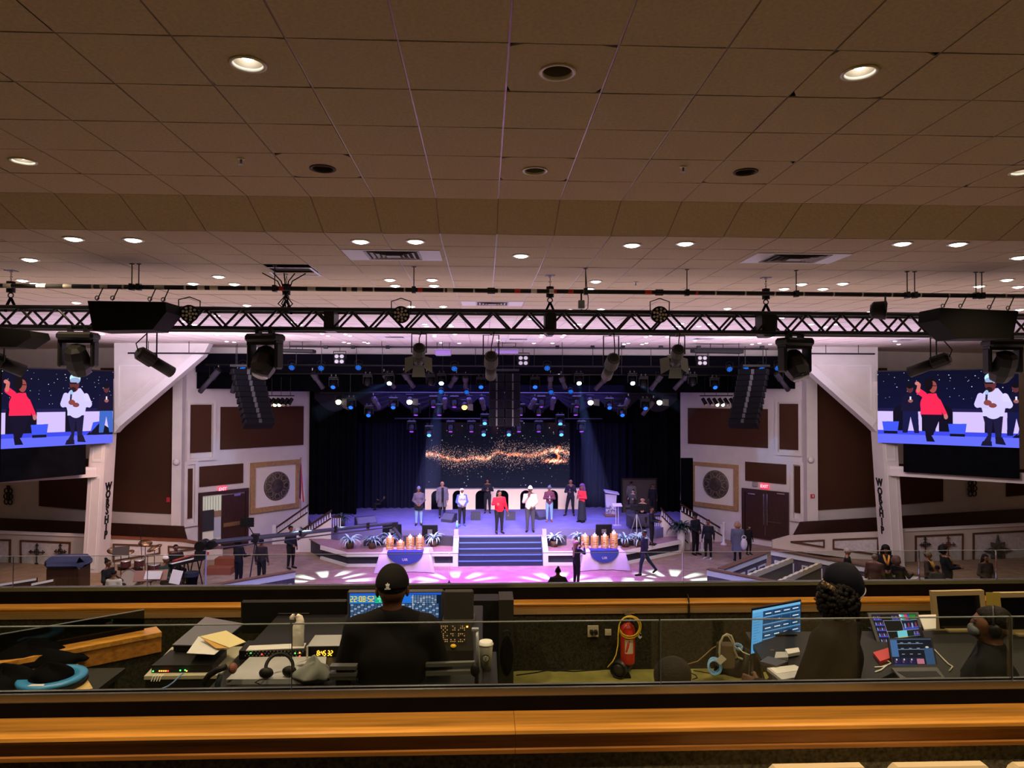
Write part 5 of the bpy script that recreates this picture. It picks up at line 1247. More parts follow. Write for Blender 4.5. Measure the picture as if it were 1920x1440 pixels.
def on_console(u, v, off=.0):
 a = c4[0]; n = (c4[1] - c4[0]).cross(c4[3] - c4[0]).normalized(); n = n if n.z > 0 else -n; return atp(u, v, a + n * off, n), n
KEY = emat('amber_key', (1.0, .50, .18), .55); KEYD = mat('key_dark', (.10, .08, .06), .5); kb = MB(); kd = MB(); rs = np.random.RandomState(4)
for j in range(9):
 for i in range(14):
  if (i in (5, 9)) or (j in (3, 6) and i > 3): continue
  p, n = on_console(824 + i * 3.6, 1174 + j * 3.6, .003); (kb if rs.rand() > .45 else kd).box(p, (.006, .007, .004))
kb.build('lit_key', KEY, lc)['kind'] = 'stuff'; kd.build('key', KEYD, lc)['kind'] = 'stuff'
p, n = on_console(850, 1211, .004); MB().ell(p, (.018, .016, .011), 14, 8).build('trackball', mat('yellow_ball', (.75, .42, .03), .3, emit=(1, .55, .03), estr=.25), lc, True)
p, n = on_console(876, 1175, .006); MB().box(p, (.012, .010, .008)).build('indicator', OLED, lc)
lsr = thing('laptop_stand', 'pale upright metal laptop stand beside the paper cup', 'stand', P(893, 1268))
yq = 4.05;
for u, v0, v1, w2 in ((894, 1179, 1256, .012),):
 a, b = at(u, v0, yq), at(u + 3, v1, yq); MB().cyl(a, b, .010, n=8).build('post', mat('pale_metal', (.55, .56, .60), .35, .5), lsr, True)
MB().box(at(891, 1180, yq), (.04, .03, .012)).build('bracket', MATS['pale_metal'], lsr)
for v, w3 in ((1246, .020), (1262, .022)):
 a, b = at(798, v + 2, yq), at(890, v - 1, yq); MB().prism([a - VZ * w3 / 2, b - VZ * w3 / 2, b + VZ * w3 / 2, a + VZ * w3 / 2], (0, .03, 0)).build('rail', mat('dull_rail', (.16, .16, .14), .4, .4), lsr)
MB().ell(at(891, 1256, yq), (.028, .02, .04)).build('clamp', BLK, lsr, True)
MB().cyl((at(894, 1250, yq).x, yq, ZD - .02), at(894, 1250, yq), .012, n=8).build('foot', BLKM, lsr)
rk = thing('rail_stack', 'short grey and wooden bars left of the seated man', 'rails', at(640, 1262, 3.95))
for v, (m1) in ((1253, GRYM), (1266, GRYM), (1272, CHR)):
 a, b = at(618, v, 3.95), at(668, v, 3.95); MB().prism([a - VZ * .01, b - VZ * .01, b + VZ * .01, a + VZ * .01], (0, .05, 0)).build('rail', m1, rk)
MB().bb(at(630, 1262, 3.97).x, at(655, 1262, 3.97).x, 3.97, 4.02, ZD, at(640, 1250, 3.97).z).build('support', BLK, rk)
cp = thing('paper_cup', 'white takeaway coffee cup with lid and round dark logo on the desk corner', 'cup', P(911, 1256, ZD - .02));
cs_ = 53 / F * cp.location.y / .165
part('cup', MB().lathe((0, 0, 0), [(.029 * cs_, 0), (.0405 * cs_, .148 * cs_), (.041 * cs_, .150 * cs_)], 28), mat('cup_paper', (.78, .74, .66), .6), cp, True)
part('lid', MB().lathe((0, 0, .146 * cs_), [(.044 * cs_, 0), (.044 * cs_, .006 * cs_), (.040 * cs_, .010 * cs_), (.038 * cs_, .020 * cs_), (.034 * cs_, .021 * cs_), (.031 * cs_, .016 * cs_), (.001, .016 * cs_)], 28), mat('cup_lid', (.86, .85, .83), .4), cp, True)
def cup_pt(a, z): r = (.029 + (.0405 - .029) * z / .148 + .0006) * cs_; return (r * math.sin(a), -r * math.cos(a), z * cs_)
def cup_disc(a0, z0, r, m, off=0.0, n=24, inner=0.0):
 mb = MB(); vs = []
 for i in range(n):
  t = 2 * PI * i / n
  for q in (r, inner): vs.append(Vector(cup_pt(a0 + q * math.cos(t) / .036, z0 + q * math.sin(t))) * 1.0 + Vector((0, -off, 0)))
 mb.add(vs, [(2 * i, 2 * ((i + 1) % n), 2 * ((i + 1) % n) + 1, 2 * i + 1) for i in range(n)]); return part('logo', mb, m, cp)
LG = mat('logo_green', (.02, .05, .035), .5); cup_disc(-.05, .078, .023, LG); cup_disc(-.05, .078, .0165, MATS['cup_paper'], .0006, inner=.0145)
lg = MB()
for k in range(-2, 3):
 vs = []
 for i in range(9):
  z = .066 + .024 * i / 8; a = -.05 + (k * .0048 + .0022 * math.sin(i * .9 + k)) / .036
  vs += [Vector(cup_pt(a - .018, z)) + Vector((0, -.0012, 0)), Vector(cup_pt(a + .018, z)) + Vector((0, -.0012, 0))]
 lg.add(vs, [(2 * i, 2 * i + 1, 2 * i + 3, 2 * i + 2) for i in range(8)])
lg.add([Vector(cup_pt(-.05 + .006 * math.cos(t) / .036, .0905 + .005 * math.sin(t))) + Vector((0, -.0013, 0)) for t in [2 * PI * k / 12 for k in range(12)]], [tuple(range(12))])
part('logo_figure', lg, MATS['cup_paper'], cp)
tag(MB().bb(at(936, 1200, 5.7).x, at(963, 1200, 5.7).x, 5.7, 5.95, ZB, at(950, 1125, 5.7).z).build('cabinet', mat('dark_cabinet', (.012, .010, .009), .6)), 'tall narrow black cabinet left of the olive floor', 'cabinet')
tag(MB().bb(at(888, 1150, 5.9).x, at(935, 1150, 5.9).x, 5.88, 6.08, ZB, at(910, 1125, 5.9).z).build('cabinet', BLK), 'low black cabinet behind the paper cup', 'cabinet')
bp = thing('backpack', 'black bag hanging on the narrow cabinet', 'bag', at(950, 1230, 5.6)); part('body', MB().ell((0, 0, 0), (.055, .05, .16), 12, 8), BLKF, bp, True); part('strap', MB().torus((0, 0, .17), .03, .006, 12, 5, rotm(PI / 2)), BLK, bp)
for lb, u0, v0, u1, v1, plug in (('double power outlet with black plugs on the booth wall', 1102, 1173, 1122, 1194, 1), ('small pale outlet plate on the booth wall', 1134.5, 1180, 1146, 1191, 0)):
 Y = 6.195; a, b = at(u0, v1, Y), at(u1, v0, Y); t = thing('power_outlet', lb, 'outlet', a)
 MB().bb(a.x, b.x, Y - .006, Y + .012, a.z, b.z).build('plate', mat('outlet_plate', (.55, .48, .38), .5), t)
 if plug:
  for k in (.32, .72): MB().box((a.x + (b.x - a.x) * k, Y - .03, (a.z + b.z) / 2), (.028, .05, .03)).build('plug', BLK, t)
 else: MB().bb(a.x + .012, b.x - .012, Y - .009, Y, a.z + .015, b.z - .015).build('socket', PALE, t)
fe = thing('fire_extinguisher', 'red fire extinguisher hung on the booth wall, pale label', 'fire extinguisher', at(1177, 1245, 6.0)); Y = 6.05
c0 = at(1177, 1243, Y); c1 = at(1175, 1166, Y); r = .062; hgt = c1.z - c0.z
FER = mat('extinguisher_red', (.55, .03, .02), .3)
MB().lathe(c0, [(.001, 0), (r * .9, .0), (r, .015), (r, hgt * .80), (r * .85, hgt * .90), (r * .45, hgt * .97), (r * .3, hgt)], 24).build('cylinder', FER, fe, True)
MB().prism([c0 + Vector((r * 1.01 * math.sin(a), -r * 1.01 * math.cos(a), hgt * z)) for a, z in ((-.6, .28), (-.2, .28), (.2, .28), (.6, .28), (.6, .62), (.2, .62), (-.2, .62), (-.6, .62))], (0, -.001, 0)).build('label_print', mat('label_paper', (.55, .48, .38), .6), fe)
MB().box(c1 + Vector((0, 0, .025)), (.03, .03, .06)).build('valve', BLKM, fe); MB().box(c1 + Vector((.02, -.01, .065)), (.13, .02, .012), rotm(0, .5, 0)).build('handle', GRYM, fe); MB().box(c1 + Vector((.02, -.01, .04)), (.11, .02, .010), rotm(0, .75, 0)).build('handle', GRYM, fe)
MB().cyl(c1 + Vector((.03, -.03, .03)), c1 + Vector((.11, -.06, -.10)), .010, n=8).build('hose', BLK, fe)
MB().prism([at(1194, 1192, Y - .06), at(1201, 1186, Y - .06), at(1203.5, 1194, Y - .06), at(1200, 1198, Y - .06)], (0, -.003, 0)).build('inspection_tag', PAPER, fe)
hk = thing('wall_bracket', 'chrome T shaped bracket above the fire extinguisher', 'bracket', at(1179, 1149, 6.12)); yy = 6.14
MB().box(at(1179, 1148.5, yy), (.095, .03, .014)).build('bar', CHR, hk); MB().cyl(at(1179, 1149, yy), at(1179, 1157, yy), .008, n=8).build('stem', CHR, hk); MB().bb(at(1176, 1149, 6.17).x, at(1182, 1149, 6.17).x, 6.15, 6.196, at(1176, 1156, 6.17).z, at(1176, 1147, 6.17).z).build('mount', GRYM, hk)
yc = thing('cable_coil', 'yellow cable coiled round the extinguisher top', 'cable', at(1181, 1176, Y - .09)); YEL = mat('yellow_cable', (.75, .52, .03), .5)
for k, (du, dv, rr) in enumerate(((0, 0, .090), (.5, 1.5, .095), (-.8, .5, .086), (1, -1, .092))): MB().torus(at(1180.5 + du, 1175 + dv, Y - .075 - .008 * k), rr, .0045, 32, 6, rotm(PI / 2 + .06 * k, .05 * k, 0)).build('loop', YEL, yc, True)
MB().tube([at(u, v, Y - .09 - .01 * i) for i, (u, v) in enumerate(((1161, 1170), (1159, 1190), (1158.5, 1210), (1155, 1228), (1149, 1240), (1139, 1251)))], .0045, 6).build('tail', YEL, yc, True)
cf = thing('floor_spotlight', 'black cylindrical lamp lying on the olive booth floor', 'lamp', P(1170, 1272, ZB)); b0 = P(1168, 1268, ZB)
MB().cyl(b0 + Vector((-.055, -.06, .075)), b0 + Vector((.075, .14, .085)), .070, .062, 20).build('tube', mat('black_satin', (.02, .021, .023), .4), cf, True)
MB().torus(b0 + Vector((-.056, -.061, .075)), .066, .008, 20, 6, Vector((-.13, -.20, -.01)).to_track_quat('Z', 'Y').to_matrix()).build('rim', BLK, cf, True)
MB().box(b0 + Vector((.0, .03, .008)), (.12, .16, .016)).build('base', BLK, cf)
def cable(lb, pts, r, m, name='cable', z=None):
 q = [p if isinstance(p, Vector) else (P(p[0], p[1], (z if z is not None else ZB) + (p[2] if len(p) > 2 else r))) for p in pts]; return tag(MB().tube(q, r, 6).build(name, m, None, True), lb, 'cable')
cable('black cable lying across the olive floor left of the lamp', [(960, 1258), (1000, 1253), (1040, 1258), (1080, 1254), (1130, 1252), (1160, 1247)], .006, BLK)
cable('second black cable snaking on the olive floor', [(968, 1266), (1005, 1261), (1030, 1256), (1075, 1259), (1120, 1256), (1150, 1253)], .005, BLK)
cable('grey cable loop near the far wall on the olive floor', [(985, 1252), (1000, 1245), (1020, 1248), (1035, 1254)], .005, GRYM)
cable('black cable right of the extinguisher', [(1185, 1252), (1200, 1243), (1215, 1247), (1228, 1252), (1232, 1262)], .006, BLK)
cable('white patch cable tangled beside the extinguisher', [(1195, 1246, .03), (1208, 1238, .06), (1218, 1245, .03), (1230, 1250, .02)], .004, WHT2)
cable('thin black cable by the dark haired head', [(1296, 1262), (1305, 1266), (1307, 1271), (1298, 1274)], .004, BLK)
cable('thin black cable along the floor before the cable pile', [(1300, 1257), (1340, 1264), (1390, 1264), (1440, 1258)], .004, BLK)
cpz = ZB; Yp = 5.9
cable('pale thick cable arching over the cable pile', [at(u, v, Yp) for u, v in ((1351, 1245), (1349, 1225), (1350, 1207), (1356, 1193), (1363, 1189), (1371, 1192), (1376, 1205), (1377, 1220), (1383, 1232), (1392, 1236))], .009, mat('pale_cable', (.42, .40, .30), .5))
cable('second pale cable inside the arch', [at(u, v, Yp + .03) for u, v in ((1347, 1225), (1350, 1203), (1357, 1192), (1365, 1192), (1372, 1203), (1373, 1222), (1380, 1234))], .006, mat('pale_cable2', (.5, .48, .38), .5))
bc = thing('cable_coil', 'bundled light blue cable on the floor beside the pile', 'cable', P(1340, 1255, ZB)); LBL = mat('light_blue_cable', (.18, .40, .75), .5)
for k in range(7): MB().torus(at(1339 + (k % 3), 1249 + (k - 3) * 1.1, 5.88 - .012 * k), .055 + .004 * (k % 2), .0055, 18, 5, rotm(1.25, .35, .1)).build('loop', LBL, bc, True)
b2 = thing('cable_coil', 'small light blue cable loop on top of the pile', 'cable', at(1384, 1213, Yp));
for k in range(3): MB().torus(at(1384, 1211 + k * 1.5, Yp), .034, .005, 14, 5, rotm(.3, .1 * k, 0)).build('loop', LBL, b2, True)
tag(MB().box(at(1360, 1228, 5.95), (.14, .10, .20), rotm(0, .1, .2), 0, 1, .01).build('junction_box', mat('brownish_box', (.10, .07, .05), .6)), 'brown box standing in the cable pile', 'box')
tag(MB().box(at(1352, 1237, 5.80), (.055, .004, .07), rotm(.2, .75, 0)).build('white_card', PAPER), 'white square card stuck in the cable pile', 'card')
heap('cable_heap', 'dark tangle of cables at the foot of the monitor', 'cables', P(1392, 1262, ZB), .20, .12, .20, BLK, 8)
cable('pale cables looping right of the pile', [at(u, v, 5.7) for u, v in ((1385, 1214), (1392, 1222), (1400, 1226), (1407, 1228))], .004, WHT2)
cable('thin tan cable running down to a yellow tip', [at(u, v, 6.0) for u, v in ((1352, 1207), (1335, 1216), (1322, 1228), (1308, 1240), (1290, 1245))], .005, mat('tan_cable', (.30, .20, .08), .5))
def grid_pic():
 p = Pic(420, 380, (90, 160, 210)); p.rect(0, 0, 420, 24, (110, 180, 225)); p.rect(88, 24, 420, 380, (45, 88, 130)); rs = np.random.RandomState(3)
 for j in range(4):
  y = 50 + j * 66; p.rect(92, y + 26, 416, y + 34, (110, 165, 205)); p.rect(92, y - 22, 416, y + 26, (30, 62, 98))
  for i in range(4):
   if rs.rand() > .15: p.rect(108 + i * 80, y - 4, 150 + i * 80 + rs.randint(0, 16), y + 6, (215, 232, 242))
   p.rect(168 + i * 80, y - 22, 170 + i * 80, y + 26, (80, 130, 170))
 p.rect(88, 300, 420, 380, (55, 78, 105)); p.rect(140, 292, 270, 350, (25, 120, 230)); p.rect(205, 296, 208, 346, (15, 90, 200)); p.rect(290, 292, 340, 350, (200, 220, 225)); p.ell(315, 321, 16, 18, (110, 130, 140)); p.rect(90, 345, 140, 380, (30, 190, 240)); p.rect(155, 350, 182, 378, (230, 235, 235)); p.rect(196, 340, 270, 368, (80, 150, 195)); p.ell(375, 335, 24, 14, (190, 70, 80))
 for j in range(12): p.rect(10, 60 + j * 24, 40 + rs.randint(0, 36), 66 + j * 24, (70, 130, 185))
 return p
gm = thing('monitor', 'bright curved blue monitor showing a grid of slides at right', 'monitor', P(1455, 1240)); Ym = 4.75
A4 = [at(1408, 1226, 4.60), at(1501, 1203, 4.95), at(1501, 1128, 4.95), at(1411, 1145, 4.60)]
picquad('screen', *A4, picmat('slide_picture', grid_pic(), .95), gm, (.01, .03, 0))
bz = [A4[0] + Vector((-.006, 0, -.012)), A4[1] + Vector((.004, 0, -.012)), A4[2] + Vector((.004, 0, .012)), A4[3] + Vector((-.006, 0, .012))]
MB().ring(bz, [p + Vector((0, 0, 0)) for p in A4], (.008, .024, 0)).build('bezel', BLK, gm); mid = (A4[0] + A4[1]) / 2 + Vector((.02, .05, 0))
MB().bb(mid.x - .03, mid.x + .03, mid.y, mid.y + .04, ZD, mid.z + .05).build('neck', BLK, gm); MB().bb(mid.x - .12, mid.x + .12, mid.y - .06, mid.y + .10, ZD, ZD + .012).build('foot', BLK, gm)
def laptop(lb, u0, u1, v_front, v_back, m_base, scr=None, lid=None, m_key=None):
 t = thing('laptop', lb, 'laptop', P((u0 + u1) / 2, v_front)); c4 = [P(u0 + 14, v_front), P(u1, v_front), P(u1 - 6, v_back), P(u0, v_back)] if lid is None else [P(*q) for q in lid[0]]
 quadbox('base', c4, ZD + .001, ZD + .018, m_base, t)
 k = [c + (sum(c4, Vector()) / 4 - c) * .12 for c in c4]; quadbox('keyboard', [k[0] + (k[3] - k[0]) * .45, k[1] + (k[2] - k[1]) * .45, k[2], k[3]], ZD + .018, ZD + .020, m_key or BLK, t)
 return t
lt1 = laptop('silver keyboard laptop below the blue monitor', 1440, 1520, 1276, 1256, mat('silver', (.62, .62, .64), .35, .3), None, [[(1466, 1280), (1528, 1270), (1490, 1252), (1438, 1258)]], mat('white_keys', (.70, .70, .70), .5))
for lb, pts, m in (('white note sheet under the blue monitor', [(1478, 1226), (1500, 1222), (1497, 1214), (1472, 1217)], PAPER), ('grey card holder on the right desk', [(1452, 1234), (1478, 1232), (1476, 1222), (1455, 1222)], GREY), ('dark tablet lying on the right desk', [(1425, 1240), (1455, 1248), (1478, 1240), (1440, 1230)], mat('tablet_dark', (.06, .06, .07), .3))):
 tag(MB().prism([P(u, v, ZD + .03) for u, v in pts], (0, 0, -.02)).build('desk_item', m), lb, 'desk item')
for k, (u0, v0, u1, v1) in enumerate(((1406, 1240, 1403, 1284), (1412, 1245, 1410, 1284), (1425, 1250, 1437, 1284), (1436, 1246, 1447, 1284))):
 tag(MB().cyl(at(u0, v0, 4.55), at(u1, v1, 4.45), .005, n=6).build('cable', BLK), 'thin black cable hanging off the right desk edge, ' + ORD[k] + ' from left', 'cable', 'cables off the right desk')
def multi_pic():
 p = Pic(480, 400, (10, 10, 14)); rs = np.random.RandomState(9)
 def people_(x0, y0, x1, y1):
  p.rect(x0, y0, x1, y1, (20, 24, 60)); p.rect(x0, y1 - (y1 - y0) * .3, x1, y1, (70, 80, 200))
  for k in range(4): cx = x0 + (x1 - x0) * (.15 + .24 * k); p.ell(cx, y0 + (y1 - y0) * .55, (x1 - x0) * .06, (y1 - y0) * .3, (150, 60, 80) if k % 2 else (160, 170, 210)); p.ell(cx, y0 + (y1 - y0) * .25, 4, 5, (90, 60, 60))
 people_(6, 6, 96, 86); p.rect(100, 6, 200, 70, (14, 14, 20)); people_(204, 6, 290, 80)
 for i, c in enumerate(((230, 230, 230), (90, 220, 230), (40, 200, 120), (220, 60, 160), (230, 60, 60), (40, 70, 220))): p.rect(294 + i * 17, 6, 311 + i * 17, 80, c)
 p.rect(398, 6, 474, 84, (25, 130, 50)); p.rect(110, 90, 290, 230, (24, 22, 20)); people_(296, 90, 476, 230)
 people_(6, 92, 104, 160); people_(6, 166, 104, 230); people_(6, 240, 104, 310); people_(6, 316, 104, 390); p.rect(110, 240, 210, 320, (22, 22, 20)); p.rect(214, 236, 330, 326, (130, 220, 235)); p.rect(214, 326, 330, 336, (230, 190, 60)); p.rect(334, 240, 400, 320, (20, 40, 30)); people_(404, 240, 476, 320)
 p.rect(104, 86, 480, 90, (200, 215, 235)); p.rect(104, 232, 480, 236, (200, 215, 235)); p.rect(106, 86, 109, 330, (200, 215, 235)); p.rect(291, 86, 295, 236, (200, 215, 235)); p.rect(104, 328, 480, 331, (190, 205, 225))
 return p
mv = thing('monitor', 'black monitor with a mosaic of small camera pictures', 'monitor', P(1680, 1220)); Q4 = [at(1655, 1213, 4.75), at(1729, 1196, 4.8), at(1719, 1150, 4.95), at(1634, 1150, 4.92)]
Q4 = [at(1652, 1208, 4.62), at(1728, 1200, 4.62), at(1717, 1151, 4.86), at(1633, 1152, 4.86)]
picquad('screen', *Q4, picmat('multi_picture', multi_pic(), .85), mv, (0, .03, -.01))
cc = sum(Q4, Vector()) / 4; MB().ring([p + (p - cc) * .14 for p in Q4], Q4, (0, .02, -.008)).build('bezel', BLK, mv); MB().bb(cc.x - .04, cc.x + .04, 4.80, 4.84, ZD, cc.z).build('neck', BLK, mv); MB().bb(cc.x - .12, cc.x + .12, 4.74, 4.9, ZD, ZD + .012).build('foot', BLK, mv)
def lap_pic():
 p = Pic(420, 300, (18, 24, 40)); p.rect(0, 0, 420, 14, (70, 90, 120)); p.rect(0, 14, 70, 190, (80, 120, 180))
 for y in (50, 110): p.rect(70, y, 330, y + 6, (150, 170, 200))
 for y in (40, 100, 160):
  for i in range(3): p.rect(100 + i * 80, y, 130 + i * 80, y + 6, (180, 190, 205))
 p.rect(330, 100, 420, 270, (60, 90, 130)); p.ell(365, 92, 18, 10, (235, 220, 200))
 for i in range(4): p.rect(10 + i * 75, 200, 76 + i * 75, 262, (40, 36, 80)); p.ell(40 + i * 75, 218, 8, 10, (225, 215, 210)); p.ell(30 + i * 75, 240, 10, 14, (120, 70, 100))
 p.rect(240, 210, 312, 262, (220, 130, 150)); p.rect(10, 268, 250, 296, (40, 90, 230)); p.rect(90, 272, 170, 290, (220, 190, 170))
 return p
lt2 = thing('laptop', 'open dark laptop with colourful screen on the right desk', 'laptop', P(1715, 1262)); L4 = [at(1676, 1252, 4.22), at(1756, 1252, 4.22), at(1745, 1197, 4.38), at(1668, 1198, 4.38)]
picquad('screen', *L4, picmat('laptop_picture', lap_pic(), .8), lt2, (0, .012, -.004)); cc = sum(L4, Vector()) / 4; MB().ring([p + (p - cc) * .07 for p in L4], L4, (0, .012, -.004)).build('bezel', BLK, lt2)
quadbox('base', [P(1692, 1282), P(1775, 1280), P(1757, 1256), P(1672, 1257)], ZD + .001, ZD + .016, mat('laptop_grey', (.10, .10, .11), .4, .3), lt2)
quadbox('keyboard', [P(1700, 1270, ZD + .018), P(1765, 1268, ZD + .018), P(1755, 1258, ZD + .018), P(1682, 1259, ZD + .018)], ZD + .016, ZD + .018, BLK, lt2)
rp = tag(MB().prism([P(1650, 1240, ZD + .02), P(1673, 1232, ZD + .02), P(1666, 1214, ZD + .02), P(1637, 1223, ZD + .02)], (0, 0, -.018)).build('pouch', mat('red_pouch', (.65, .05, .03), .3)), 'small shiny red pouch left of the laptop', 'pouch')
cable('white cable curling below the red pouch', [(1640, 1251), (1655, 1250), (1668, 1245), (1672, 1242), (1660, 1238), (1650, 1240)], .004, WHT2, z=ZD); cable('white cable hanging under the red pouch', [(1641, 1260), (1652, 1256), (1662, 1248), (1670, 1243)], .004, WHT2, z=ZD)
cable('white cable in front of the laptop', [(1668, 1270), (1672, 1265), (1680, 1262), (1688, 1263)], .004, WHT2, z=ZD); cable('pale cable right of the laptop', [(1752, 1218), (1765, 1232), (1778, 1245), (1786, 1250), (1780, 1258)], .005, MATS['pale_cable2'], z=ZD)
CRF = mat('cream_frame', (.42, .33, .17), .5)
def cream(lb, u0, v0, u1, v1, Y):
 t = thing('monitor', lb, 'monitor', (at((u0 + u1) / 2, v1, Y).x, Y, ZD)); a = [at(u0 + 7, v1, Y), at(u1 + 8, v1 - 1, Y), at(u1, v0 - 2, Y), at(u0, v0, Y)]; w = 9 * Y / F
 q = [a[0] + Vector((w, 0, w)), a[1] + Vector((-w, 0, w)), a[2] + Vector((-w, 0, -w)), a[3] + Vector((w, 0, -w))]
 MB().ring(a, q, (0, .03, 0)).build('frame', CRF, t); MB().prism([p + Vector((0, .006, 0)) for p in q], (0, .02, 0)).build('screen', mat('off_screen', (.004, .004, .006), .15), t)
 MB().bb((a[0].x + a[1].x) / 2 - .04, (a[0].x + a[1].x) / 2 + .04, Y + .03, Y + .06, ZD, a[0].z + .06).build('neck', CRF, t); MB().bb((a[0].x + a[1].x) / 2 - .12, (a[0].x + a[1].x) / 2 + .12, Y - .04, Y + .14, ZD, ZD + .012).build('foot', CRF, t)
cream('dark screen in a cream frame behind the masked operator', 1747, 1109, 1845, 1189, 4.85); cream('cream framed dark screen cut by the right edge', 1867, 1112, 1985, 1190, 4.75)
tag(MB().prism([at(1850, 1135, 4.7), at(1876, 1135, 4.7), at(1875, 1111, 4.7), at(1849, 1111, 4.7)], (0, .004, 0)).build('sticky_note', mat('yellow_note', (.45, .35, .06), .7)), 'yellow note stuck between the two cream framed screens', 'note')
tag(MB().prism([P(1733, 1180, ZD + .08), P(1755, 1178, ZD + .08), P(1755, 1152, ZD + .14), P(1722, 1153, ZD + .14)], (0, 0, -.01)).build('paper_sheet', PAPER), 'white sheet standing left of the cream framed screen', 'paper')
bd = tag(MB().prism([P(12, 1302, ZD + .02), P(126, 1302, ZD + .02), P(174, 1290, ZD + .02), P(140, 1235, ZD + .02), P(78, 1236, ZD + .02)], (0, 0, -.03)).build('wooden_board', mat('pale_wood', (.62, .42, .16), .5, noise=.2, nscale=6)), 'pale wooden board under the blue reel at left', 'board')
sb_ = thing('desk', 'small table carrying the wooden board at far left', 'table', P(90, 1295)); c = P(90, 1280); MB().box((c.x, c.y, ZD - .03), (.62, .5, .03)).build('worktop', DESK, sb_)
for dx in (-.26, .26):
 for dy in (-.2, .2): MB().bb(c.x + dx - .02, c.x + dx + .02, c.y + dy - .02, c.y + dy + .02, ZB, ZD - .045).build('leg', BLKM, sb_)
ft = thing('cable_reel', 'bright blue ring shaped reel with white label, lower left', 'reel', P(98, 1291, ZD + .02)); BLUR = mat('reel_blue', (.04, .27, .62), .35); c = P(98, 1284, ZD + .02); R1 = 57 * c.y / F * .80
MB().lathe(c, [(R1 * .72, .0), (R1 * 1.16, .0), (R1 * 1.25, .012), (R1 * 1.2, .028), (R1 * .72, .028)], 36).build('tray', BLK, ft, True)
MB().lathe(c + VZ * .03, [(R1 * .80, 0), (R1 * 1.2, 0), (R1 * 1.24, .012), (R1 * 1.18, .022), (R1 * .82, .022), (R1 * .80, 0)], 40).build('ring', BLUR, ft, True)
MB().prism([c + VZ * .053 + Vector((R1 * r * math.cos(a), R1 * r * math.sin(a), 0)) for r, a in ((.92, -1.85), (.92, -1.3), (1.1, -1.3), (1.1, -1.85))], (0, 0, .001)).build('label_print', PAPER, ft)
heap('jacket', 'dark brown jacket heaped at the far left', 'jacket', P(55, 1240, ZD + .03), .30, .14, .10, BLKF, 5); heap('jacket', 'black jacket sleeve lying across the blue reel', 'jacket', P(92, 1272, ZD + .06), .12, .06, .07, BLKF, 6); heap('jacket', 'black jacket heaped beside the reel at the left edge', 'jacket', P(5, 1285, ZD + .03), .18, .12, .09, BLKF, 9)
cable('thick black hose bent over the left end of the console', [at(u, v, 4.0) for u, v in ((380, 1294), (382, 1280), (392, 1266), (408, 1256), (424, 1250))], .018, BLK); cable('second thick black hose left of the console', [at(u, v, 4.02) for u, v in ((408, 1296), (408, 1282), (414, 1264))], .016, mat('hose_blue', (.02, .03, .045), .5))
tag(MB().ell(at(437, 1253, 4.05), (.022, .03, .03), 10, 8).build('wire_bunch', mat('copper_red', (.25, .08, .05), .6)), 'bunch of reddish wires at the hose end', 'wires')
cable('thin black cable draped over the far oak cap and down the booth wall', [at(u, v, y) for u, v, y in ((1281, 1097, 6.38), (1288, 1112, 6.33), (1291, 1122, 6.19), (1292, 1140, 6.18), (1292, 1165, 6.18))], .008, BLK)
tag(MB().lathe(at(842, 1097, 6.40), [(.05, -.01), (.03, .005), (.008, .03), (.001, .045)], 5).build('rail_clip', BLK), 'small black star shaped clip on the far rail', 'clip')
def chair(lb, x, y, rz, z=ZB, w=.50):
 t = thing('office_chair', lb, 'chair', (x, y, z), rz)
 part('seat', MB().box((0, 0, .46), (w, .46, .07), None, 0, 1, .03), BLKF, t); part('backrest', MB().box((0, .24, .66), (w * .85, .07, .32), rotm(-.1), 0, 1, .03), BLKF, t)
 part('column', MB().cyl((0, 0, .08), (0, 0, .43), .03), BLKM, t)
 for k in range(5): part('leg', MB().cyl((0, 0, .09), (.27 * math.cos(k * 1.2566), .27 * math.sin(k * 1.2566), .04), .02, .015, 8), BLKM, t)
 return t
mh = at(737, 1057, 4.15); Hs = 1.74
hx = at(737, 1100, 4.15).x
op = person('man seated from behind in black cap and black jacket at the lighting console', (hx, 4.12, ZB), PI + .05, 1.80, 'deep', ('black_jacket', (.004, .004, .0045)), sit=.52, arms=(((-.28, -.10, 1.13), (-.24, -.34, 1.14)), ((.29, -.10, 1.13), (.27, -.36, 1.13))), hair='fade', hat=('black_cap', (.006, .006, .006), 'cap'), collar=1.545, h=.013, head=(.06, -.05), fat=1.22, hem=.84)
chair('black office chair under the man in the cap', hx, 4.12, PI + .05)
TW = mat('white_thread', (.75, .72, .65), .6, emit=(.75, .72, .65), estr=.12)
def capback(p): return op.world(op.hd(p))
em = MB(); xr = (capback((-.01, .12, 1.69)) - capback((.01, .12, 1.69))).normalized(); zr = op.RH @ Vector((0, 0, 1)); nr = op.RH @ Vector((0, 1, 0)); oc = capback((.024, .1235, 1.688))
for a, L in ((0, .020), (.75, .017), (-.75, .017)):
 d = zr * math.cos(a) + xr * math.sin(a); sd = xr * math.cos(a) - zr * math.sin(a)
 em.prism([oc + d * L * t + sd * w for t, w in ((0, 0), (.35, .0048), (.7, .0042), (1, 0), (.7, -.0042), (.35, -.0048))], nr * .003)
for k in range(3): em.prism([oc - zr * (.002 + .0032 * k) + xr * x for x in (-.010 + .001 * k, .010 - .001 * k)] + [oc - zr * (.0038 + .0032 * k) + xr * x for x in (.010 - .001 * k, -.010 + .001 * k)], nr * .003)
o = em.build('cap_emblem', TW, None); o.parent = op.root; o.matrix_parent_inverse = Matrix.Identity(4)
Mi = (Matrix.Translation(op.root.location) @ op.root.rotation_euler.to_matrix().to_4x4()).inverted(); o.data.transform(Mi)
